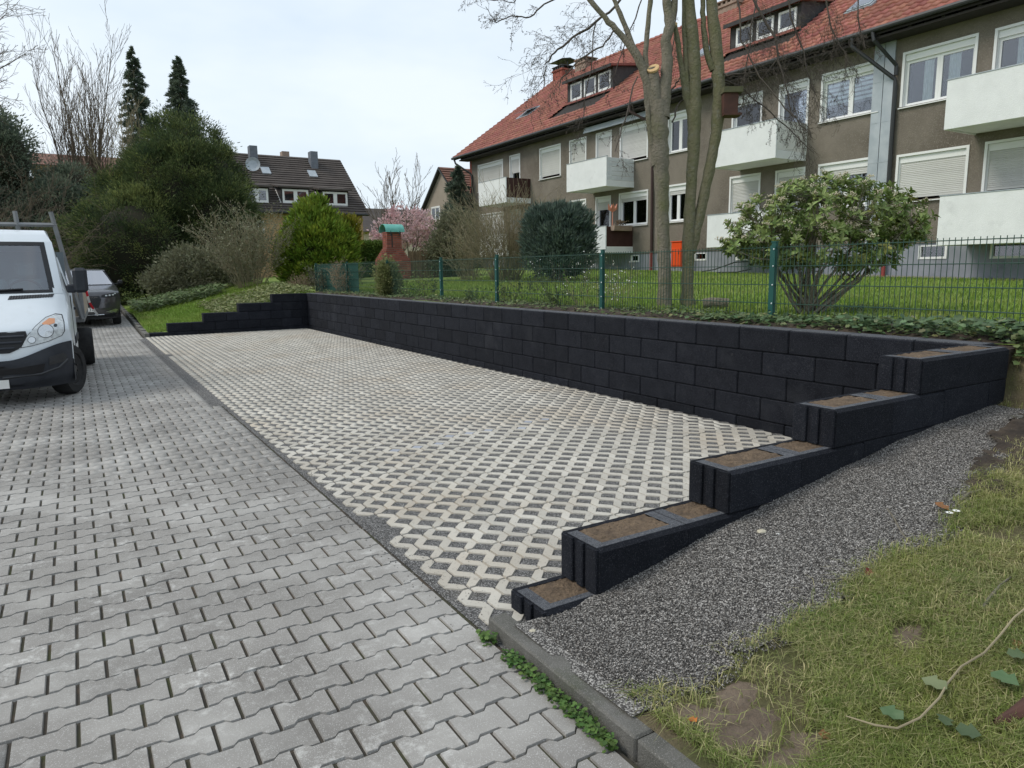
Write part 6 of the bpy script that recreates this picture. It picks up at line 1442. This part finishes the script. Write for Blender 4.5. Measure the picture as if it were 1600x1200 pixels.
# log and dead leaves at the foot of the trunks
a, c = on_z(1098, 482, 1.09), on_z(1138, 482, 1.09); lg = MB(); ax = norm(c - a); lg.tube([a + [0, 0, .06], lerp(a, c, .3) + [0, .0, .075], lerp(a, c, .7) + [0, 0, .07], c + [0, 0, .065]], [.068, .075, .072, .07], 14)
solo("log", lg, M['bark'], "short sawn log lying on the grass right of the two trunks", "log", tuple(lerp(a, c, .5)), smooth=True)
# ---- big evergreen shrub right of the fourth post
b0 = on_z(1268, 492, 1.08); DB = float((b0 - _C) @ _fw); kb = DB / F_PX
bs = thing("evergreen_shrub", "wide evergreen shrub with cream flower buds on bare stems behind the fence", "shrub", tuple(b0)); out = []; tips = []
Lb = px_lobes([(1285, 330, 115, 50), (1205, 350, 66, 42), (1372, 338, 74, 44), (1160, 385, 36, 16), (1290, 385, 120, 30), (1415, 360, 38, 26), (1350, 405, 50, 22), (1215, 402, 50, 18), (1290, 300, 70, 26)], DB)
for c, r in Lb:
    n = int(230 * (r[0] * r[2]) / (.9 * .45)) + 30
    for _ in range(n):
        d = norm(RNG.normal(size=3)); q = c + d * r * random.uniform(.72, 1.05); tips.append((q, norm(d * .8 + np.array([0, 0, .6]) + RNG.normal(size=3) * .25)))
starts_ = [b0 + np.array([random.uniform(-.16, .16), random.uniform(-.12, .12), -.05]) for _ in range(11)]
mids = []
for s in starts_:
    for _ in range(2):
        c, r = random.choice(Lb); g = c + RNG.normal(size=3) * r * .35; g[2] = c[2] - r[2] * .3; m1 = lerp(s, g, .45) + np.array([0, 0, -.05]) + RNG.normal(size=3) * .04; out.append((np.array([s, lerp(s, m1, .5) + RNG.normal(size=3) * .02, m1, lerp(m1, g, .6) + RNG.normal(size=3) * .03, g]), np.array([.022, .019, .016, .012, .007]))); mids += [m1, lerp(m1, g, .6), g]
mids = np.array(mids)
for q, d in tips[::2]: j = np.argmin(((mids - q) ** 2).sum(1)); m1 = mids[j]; out.append((np.array([m1, lerp(m1, q, .5) - [0, 0, .03], q]), np.array([.006, .004, .003])))
V, F = tubes(out, 5); arr_part("stems", V, F, M['bark'], bs, None, True)
lt = np.array([(0, 0, 0), (.28, .5, .10), (.28, -.5, .10), (.25, 0, 0), (.65, .52, .06), (.65, -.52, .06), (.62, 0, -.03), (1, 0, -.14)]); lf = np.array([(0, 1, 3), (0, 3, 2), (1, 4, 6), (1, 6, 3), (3, 6, 5), (3, 5, 2), (4, 7, 6), (6, 7, 5)])
mats, poss, vals = [], [], []
for q, d in tips:
    e1 = norm(np.cross(d, RNG.normal(size=3))); e2 = np.cross(d, e1); n = random.randint(6, 9); f0 = random.random() * 6; yel = 0 if random.random() > .07 else random.random()
    for kx in range(n):
        a = f0 + 2 * PI * kx / n + random.uniform(-.2, .2); ll_ = random.uniform(.06, .10); ax = norm((math.cos(a) * e1 + math.sin(a) * e2) * random.uniform(.7, 1.1) + d * random.uniform(.0, .9) + np.array([0, 0, .05])); s = norm(np.cross(d, ax)); u = np.cross(ax, s); mats.append(np.stack([ax * ll_, s * ll_ * .34, u * ll_], 1)); poss.append(q - d * random.uniform(0, .05)); vals += [yel] * len(lt)
V, F = stamp(lt, lf, poss, None, np.array(mats)); arr_part("leaves", V, F, M['laurel'], bs, vals)
d_up = np.array([0, 0, .02]); bt = np.array([q + d * .02 for q, d in tips if random.random() < .30 and q[2] > b0[2] + .7]); P = []
for q in bt:
    for _ in range(20): P.append(q + d_up + RNG.normal(size=3) * np.array([.022, .022, .013]))
V, F = stamp(np.array([(1, 0, 0), (-.5, .87, 0), (-.5, -.87, 0), (0, 0, 1), (0, 0, -1)]), np.array([(0, 1, 3), (1, 2, 3), (2, 0, 3), (1, 0, 4), (2, 1, 4), (0, 2, 4)]), P, RNG.uniform(.007, .0125, len(P))); arr_part("flower_buds", V, F, M['bloom'], bs)
b = gz(1345, 482, DB + .5); fan_shrub("heather", "low dark heather clump beside the evergreen shrub stems", b, 90, .16, 1.2, M['twig'], .003, M['juniper'], 2200, .022, .004, 1, (3, 2), .36, rmin=.0015)

# ---- ivy and weeds between wall and fence
ivt = np.array([(0, 0, 0), (.22, .42, .05), (.5, .30, .0), (.62, .5, .04), (1.0, 0, -.12), (.62, -.5, .04), (.5, -.30, .0), (.22, -.42, .05)]); ivf = np.array([(0, 1, 2), (0, 2, 4), (2, 3, 4), (0, 4, 6), (4, 5, 6), (0, 6, 7)])
def ground_leaves(n, xf, yf, zf, hf, size, mat, name, parent=None, tintp=.12):
    mats, poss, vals = [], [], []
    for _ in range(n):
        y = yf(); x = xf(y); h = hf(x, y) * random.random() ** .8; s = size(x, y) * random.uniform(.6, 1.25); a = random.random() * 2 * PI; ax = norm((math.cos(a), math.sin(a), random.uniform(-.35, .45))); nn = norm(np.array([-.35 * random.random(), -.3 * random.random(), 1]) + RNG.normal(size=3) * .3); sd = norm(np.cross(nn, ax)); u = np.cross(ax, sd)
        mats.append(np.stack([ax * s, sd * s * .85, u * s], 1)); poss.append((x, y, zf(x, y) + h)); vals += [random.random() if random.random() < tintp else 0.0] * len(ivt)
    V, F = stamp(ivt, ivf, poss, None, np.array(mats)); return tag(link(name, big_mesh(name, V, F, False, vals), parent, None, mat), kind="stuff")
def ivh(x, y):
    return (.05 + .10 * max(0, mnoise.noise((x * 2, y * 1.3, 4)) + .35)) * (1.35 if y < 7 else 1)
ground_leaves(5200, lambda y: 6.12 + .62 * random.random() ** 1.2, lambda: 2.6 + 18.2 * random.random() ** 1.35, lambda x, y: 1.02, ivh, lambda x, y: .05 + .012 * mnoise.noise((x, y, 2)), M['ivy'], "ivy")
ground_leaves(1250, lambda y: 6.13 + .55 * random.random(), lambda: 2.45 + 3.6 * random.random() ** 1.3, lambda x, y: 1.02, lambda x, y: .17 * (1.1 - (y - 2.4) / 5), lambda x, y: .082, M['ivy_big'], "ivy", None, .08)
ground_leaves(700, lambda y: 5.9 + .75 * random.random(), lambda: 2.08 + .5 * random.random(), lambda x, y: bank_z(x, y), lambda x, y: .10, lambda x, y: .06, M['ivy'], "ivy", None, .15)
soil_strip = tag(link("planting_strip", big_mesh("planting_strip", *heightfield(6.085, 6.85, 2.5, 21.2, .12, lambda x, y: 1.03 + .02 * mnoise.noise((x * 6, y * 6, 2)) + (.03 if x > 6.2 else -.02))), None, None, M['soil']), kind='structure')
ground_leaves(3400, lambda y: random.uniform(3.4, 6.3), lambda: random.uniform(21.6, 25.0), lambda x, y: terrain_z(x, y) + .02, lambda x, y: .16, lambda x, y: .085, M['variegated'], "ground_cover", None, .3)
ground_leaves(4200, lambda y: random.uniform(1.75, 4.6), lambda: random.uniform(26.5, 30.5), lambda x, y: terrain_z(x, y) + .02, lambda x, y: .35, lambda x, y: .11, M['ivy'], "ground_cover", None, .0)
out = []
for i in range(40): y = random.uniform(2.05, 2.6); grow(out, (6.2 + .3 * random.random(), y, 1.05 - .4 * random.random()), (-.5 + random.random(), -.6, .3), random.uniform(.2, .6), .004, 1, (3,), .5, .6, .25, (0, 0, -.22), 6, .3, .2, .0015)
b = (6.35, 2.3, .9); plant("trailing_ivy", "dry ivy runners hanging down beside the outer wall corner", "ivy", b, None, None, out, M['twig_pale'], wood_name="runners", nside=3)
# plants along the far part of the fence
yy = 16.6; b = (6.42, 16.35, 1.03); Lc = px_lobes([(607, 442, 17, 20), (606, 425, 13, 18)], float((np.array([6.42, 16.35, 1.2]) - _C) @ _fw)); plant("cone_shrub", "small variegated cone shaped shrub growing at the far part of the fence", "shrub", b, crown(Lc, 240, 34, .07, .055, .018, .5, .8, .2, 1.0), M['variegated'], [(np.array([b, [b[0], b[1], 1.8]]), np.array([.015, .006]))], M['twig'])
for (px, hgt, lab, mt) in [(540, .95, "dry climbing plant with pale stalks left of the cone shaped shrub", 'dry'), (470, .55, "dry straw coloured grass tuft at the far wall corner", 'dry'), (505, .8, "dark leafless climber on the green screen of the fence", 'bushgrey')]:
    yq = on_x(px, 470, 6.42)[1]; fan_shrub("climbing_plant", lab, (6.42, yq, 1.03), 34, hgt, .45, M['twig_pale'] if mt == 'dry' else M['twig'], .006, M[mt], 700, .05, .012, 1, (5, 3), .2, rmin=.0028)
for px, hgt in [(640, .35), (668, .7), (730, .3), (790, .5), (815, .75), (860, .35)]:
    yq = on_x(px, 475, 6.45)[1]; fan_shrub("climbing_plant", {640: "low leafy weed clump right of the cone shaped shrub", 668: "twiggy dark plant left of the first clear green post", 730: "low leafy weed clump between the first two clear green posts", 790: "leafy stem clump right of the second green post", 815: "taller sprouting twig with fresh leaves on the fence", 860: "low sprouting weed clump below the juniper"}[px], (6.45 + .3 * random.random(), yq, 1.04), 14, hgt, .5, M['twig'], .004, M['ivy'], 170, .045, .016, 1, (4, 2), .15, rmin=.002)

# ---- grass
def blades(n, xy, zf, Lr, wr, tint_fn=None, lean=.5):
    P = np.array([xy() for _ in range(n)]); z = np.array([zf(a, b_) for a, b_ in P]); base = np.column_stack([P, z]); L = RNG.uniform(*Lr, n)[:, None]; w = RNG.uniform(*wr, n)[:, None]
    a = RNG.random(n) * 2 * PI; h = np.column_stack([np.cos(a), np.sin(a), np.zeros(n)]); s = np.column_stack([-np.sin(a), np.cos(a), np.zeros(n)]); up_ = np.array([0, 0, 1.0]); ln = (RNG.random(n) ** .7 * lean)[:, None]
    m = base + up_ * L * .55 + h * L * .25 * ln; t = base + up_ * L * (1 - .45 * ln) + h * L * (.5 + .6 * ln) * ln
    V = np.stack([base - s * w, base + s * w, m + s * w * .8, m - s * w * .8, t], 1).reshape(-1, 3); k = np.arange(n)[:, None] * 5
    F = np.concatenate([k + np.array([[0, 1, 2]]), k + np.array([[0, 2, 3]]), k + np.array([[3, 2, 4]])]); vals = np.repeat(np.array([tint_fn(a_, b_) for a_, b_ in P]) if tint_fn else np.zeros(n), 5); return V, F, vals
def bare(x, y): return mnoise.noise((x * 1.5, y * 1.5, 12)) + .5 * mnoise.noise((x * 4, y * 4, 5))
PATCH = [(*on_ground(a_, b_)[:2], c_, d_) for a_, b_, c_, d_ in [(1150, 1090, .10, .07), (1165, 1140, .14, .09), (1245, 1185, .16, .08), (1415, 1000, .10, .06), (1110, 1125, .07, .06), (1080, 1118, .06, .07)]]
def gb_xy():
    while True:
        x = 1.62 + 5.4 * random.random() ** 1.7; y = -.6 + 3.1 * random.random()
        if y > YO - .02 and x < 6.4: continue
        if in_gravel(x, y, random.gauss(0, .05)) : continue
        if x > 4.3 and y > gravel_edge_y(x) - .55 and random.random() < .8: continue
        if bare(x, y) > (.16 if x < 2.5 else .34) and random.random() < .92: continue
        if any(((x - q[0]) / q[2]) ** 2 + ((y - q[1]) / q[3]) ** 2 < 1 + .8 * mnoise.noise((x * 9, y * 9, 2)) for q in PATCH) and random.random() < .86: continue
        if mnoise.noise((x * 7, y * 7, 40)) < -.15 and random.random() < .65: continue
        if visible((x, y, bank_z(x, y)), 80) is None: continue
        return x, y
def tnt(x, y): return min(1, max(0, random.random() ** 2.6 * 1.0 + .5 * mnoise.noise((x * 1.2, y * 1.2, 30))))
V, F, vals = blades(75000, gb_xy, bank_z, (.022, .07), (.001, .002), tnt, 1.5)
tag(link("grass", big_mesh("bank_grass", V, F, False, vals), None, None, M['blade']), kind="stuff")
def lw_xy():
    while True:
        x = 6.75 + 12.5 * random.random() ** 1.4; y = 2.8 + 22 * random.random() ** 1.2
        if visible((x, y, 1.1), 20) is not None: return x, y
V, F, vals = blades(60000, lw_xy, lawn_z, (.05, .12), (.004, .009), lambda x, y: max(0, .8 * mnoise.noise((x * .7, y * .7, 8)) + random.gauss(0, .15)), .8)
tag(link("grass", big_mesh("lawn_grass", V, F, False, vals), None, None, M['lawn_blade']), kind="stuff")
def fl_xy():
    while True:
        x = random.uniform(1.63, 6.2); y = 21.38 + 9 * random.random() ** 1.3
        if visible((x, y, .5), 20) is not None: return x, y
V, F, vals = blades(26000, fl_xy, terrain_z, (.05, .11), (.006, .012), lambda x, y: max(0, .7 * mnoise.noise((x * .8, y * .8, 8)) + random.gauss(0, .12)), .8)
tag(link("grass", big_mesh("far_bank_grass", V, F, False, vals), None, None, M['lawn_blade']), kind="stuff")

PV, PF = heightfield(1.6, 3.2, .7, 2.1, .018, lambda x, y: bank_z(x, y) + .010 * (1.0 - min(3.0, min(((x - q[0]) / q[2]) ** 2 + ((y - q[1]) / q[3]) ** 2 for q in PATCH))) + .010 * mnoise.noise((x * 13, y * 13, 3)) + .006 * mnoise.noise((x * 40, y * 40, 3)), lambda x, y: any(((x - q[0]) / q[2]) ** 2 + ((y - q[1]) / q[3]) ** 2 < 2.4 for q in PATCH) and not in_gravel(x, y))
M['soil_pale'] = material("dry_trodden_soil", (0.20, 0.155, 0.115), (0.12, 0.09, 0.066), 7, 6, rough=1, bump=1.0, bscale=40, bdist=.02)
tag(link("soil", big_mesh("soil_patches", PV, PF, True), None, None, M['soil_pale']), kind="structure")
# ---- small things at the front right and along the kerb
ground_leaves(620, lambda y: 1.47 - .055 * random.random(), lambda: 1.72 + .72 * random.random(), lambda x, y: .0, lambda x, y: .035, lambda x, y: .02, M['weed'], "weeds", None, .0)
ground_leaves(60, lambda y: 1.465 - .05 * random.random(), lambda: 2.55 + .09 * random.random(), lambda x, y: .0, lambda x, y: .035, lambda x, y: .024, M['weed'], "weeds", None, .0)
ground_leaves(50, lambda y: 1.46 - .05 * random.random(), lambda: 1.42 + .12 * random.random(), lambda x, y: .0, lambda x, y: .04, lambda x, y: .026, M['weed'], "weeds", None, .0)
def gpt(px, py, h=.02): p = on_ground(px, py); return np.array([p[0], p[1], terrain_z(p[0], p[1]) + h])
vine = thing("ivy_runner", "long pale ivy runner with a few leaves lying across the grass", "vine", tuple(gpt(1460, 1140)))
vp = [(1320, 1145), (1365, 1160), (1400, 1160), (1435, 1150), (1465, 1120), (1478, 1090), (1500, 1062), (1535, 1045), (1560, 1015), (1582, 985), (1612, 960)]
part("stem", MB().tube([gpt(a, b_, .05 + .02 * random.random()) for a, b_ in vp], [.002] + [.0038] * 9 + [.004], 6), M['twig_pale'], vine, smooth=True)
for a, b_, s, l in [(1478, 1102, .085, 0.5), (1410, 1150, .08, 0.0), (1475, 1160, .06, .1), (1545, 1075, .09, .0), (1570, 1045, .06, .2), (1490, 1165, .07, 0)]:
    q = gpt(a, b_, .06); an = random.random() * 6; ax = norm((math.cos(an), math.sin(an), .1)); nn = norm(np.array([-.1, -.35, 1])); sd = norm(np.cross(nn, ax)); u = np.cross(ax, sd); V, F = stamp(ivt, ivf, [q], None, np.array([np.stack([ax * s, sd * s * .9, u * s], 1)])); arr_part("leaf", V, F, M['ivy_big'], vine, [l] * len(ivt))
M['leaf_brown'] = material("dead_leaf", (0.26, 0.12, 0.045), (0.17, 0.08, 0.035), 40, 2, rough=.8); M['leaf_orange'] = material("orange_leaf", (0.48, 0.16, 0.03), (0.36, 0.12, 0.03), 40, 2, rough=.75); M['leaf_red'] = material("red_leaf", (0.22, 0.03, 0.03), (0.14, 0.02, 0.02), 40, 2, rough=.7); M['stone_pale'] = material("pale_stone", (0.5, 0.46, 0.35), (0.42, 0.38, 0.3), 40, 3, rough=.9)
def litter(name, label, px, py, s, mat, cat="leaf", group=None, h=.02):
    q = gpt(px, py, h); an = random.random() * 6; ax = norm((math.cos(an), math.sin(an), .15)); nn = norm(np.array([-.15, -.45, 1])); sd = norm(np.cross(nn, ax)); u = np.cross(ax, sd)
    mb = MB(); v = [q + ax * s * a + sd * s * b_ * .8 + u * s * c for a, b_, c in [(0, 0, .0), (.25, .42, .16), (.55, .3, .1), (.68, .5, .22), (1, 0, .12), (.66, -.46, .2), (.5, -.28, .08), (.22, -.4, .14)]]; v2 = [w - u * .0012 for w in v]
    mb.add(v + v2, [(0, 1, 2), (0, 2, 4), (2, 3, 4), (0, 4, 6), (4, 5, 6), (0, 6, 7), (8, 10, 9), (8, 12, 10), (10, 12, 11), (8, 14, 12), (12, 14, 13), (8, 15, 14)]); return solo(name, mb, M[mat], label, cat, tuple(q), group)
litter("fallen_leaf", "orange dry leaf on the grass under the piece of bark", 1578, 1150, .07, 'leaf_orange'); litter("fallen_leaf", "light brown curled leaf alone on the grass near the bottom edge", 1302, 1162, .05, 'leaf_brown'); litter("fallen_leaf", "small rust leaf on bare soil near the kerb end", 1075, 1130, .045, 'leaf_orange')
litter("fallen_leaf", "dark red leaf where the gravel meets the grass", 1352, 905, .05, 'leaf_red'); litter("fallen_leaf", "brown leaf on the gravel beside the white daisies", 1482, 803, .075, 'leaf_brown'); litter("fallen_leaf", "dark brown leaf near the ivy runner at the right edge", 1585, 1022, .05, 'leaf_brown')
q = gpt(1590, 1130, .03); bk = MB(); e0, e1 = gpt(1552, 1142, .02), gpt(1640, 1108, .06); sd = norm(np.cross(e1 - e0, (0, 0, 1))); bk.grid(lambda u, v: lerp(e0, e1, u) + sd * (.012 + .032 * u) * v + np.array([0, 0, .02 * (1 - v * v)]), np.linspace(0, 1, 9), np.linspace(-1, 1, 6)); bk.grid(lambda u, v: lerp(e0, e1, u) + sd * (.012 + .032 * u) * v + np.array([0, 0, .012 * (1 - v * v) - .002]), np.linspace(0, 1, 9), np.linspace(-1, 1, 6)); solo("bark_piece", bk, M['boxwood'], "pointed strip of brown bark at the right edge of the grass", "bark", tuple(q))
def pebble(label, px, py, s, mat):
    q = gpt(px, py, s * .35); mb = MB(); mb.grid(lambda u, v: q + s * (1 + .25 * mnoise.noise((math.cos(u) * 2 + px, math.sin(u) * 2, v * 2))) * np.array([math.cos(u) * math.cos(v) * 1.2, math.sin(u) * math.cos(v), .55 * math.sin(v)]), np.linspace(0, 2 * PI, 13), np.linspace(-PI / 2, PI / 2, 8)); return solo("stone", mb, M[mat], label, "stone", tuple(q))
pebble("pale yellowish stone lying alone on the dark gravel slope", 1190, 833, .022, 'stone_pale'); pebble("small white stone on the gravel right of the yellowish stone", 1216, 836, .012, 'white'); pebble("flat grey stone on the gravel near the outer wall corner", 1592, 655, .035, 'kerb'); pebble("beige mortar lump at the foot of the lowest block", 832, 988, .014, 'stone_pale')
tw = MB().tube([gpt(a, b_, .012) for a, b_ in [(1386, 798), (1396, 812), (1408, 835), (1420, 850), (1429, 868)]], [.003, .004, .004, .0035, .003], 6); solo("twig", tw, M['bark'], "thin bent twig lying on the gravel at the grass edge", "twig", tuple(gpt(1408, 835)))
tw = MB().tube([gpt(a, b_, .02) for a, b_ in [(1500, 788), (1512, 778), (1530, 772)]], [.008, .01, .007], 6); solo("twig", tw, M['bark'], "short root end sticking out of the dark soil", "twig", tuple(gpt(1512, 778)))
tw = MB().tube([gpt(a, b_, .03) for a, b_ in [(1535, 960), (1545, 945), (1562, 925), (1578, 912)]], [.006, .008, .006, .004], 6); solo("twig", tw, M['bark'], "crooked dark stick half sunk in the grass", "twig", tuple(gpt(1545, 945)))
for lab, px, py, n in [("white daisy beside the brown leaf where gravel meets soil", 1482, 815, 1), ("white daisy just uphill of the brown leaf, nearest the dark soil", 1493, 812, 1), ("white daisy in the grass near the bottom right corner", 1506, 1160, 1)]:
    q = gpt(px, py, .045); d_ = thing("daisy", lab, "flower", tuple(q)); mb = MB()
    for k in range(14): an = 2 * PI * k / 14; u = np.array([math.cos(an), math.sin(an), .15]); v = np.array([-math.sin(an), math.cos(an), 0]); mb.quad(q, q + u * .012 + v * .003, q + u * .02, q + u * .012 - v * .003)
    part("petals", mb, M['whiteflower'], d_); part("stalk", MB().tube([q - [0, 0, .05], q], .0015, 4), M['weed'], d_); part("eye", MB().lathe([(.005, 0), (.004, .003), (0, .004)], q, n=8), M['golden'], d_)
V, F = heightfield(3.9, 7.2, .9, 2.5, .035, lambda x, y: bank_z(x, y) + .012 + .05 * mnoise.noise((x * 4, y * 4, 3)) + .025 * mnoise.noise((x * 14, y * 14, 3)) + .012 * mnoise.noise((x * 38, y * 38, 3)) + .02 * sstep(3.9, 5.2, x), lambda x, y: gravel_edge_y(x) - .42 + .12 * mnoise.noise((x * 3, y * 3, 2)) < y < gravel_edge_y(x) + .10 + .12 * mnoise.noise((x * 4, y * 4, 6)))
tag(link("soil", big_mesh("bare_soil", V, F, True), None, None, M['soil']), kind="structure")
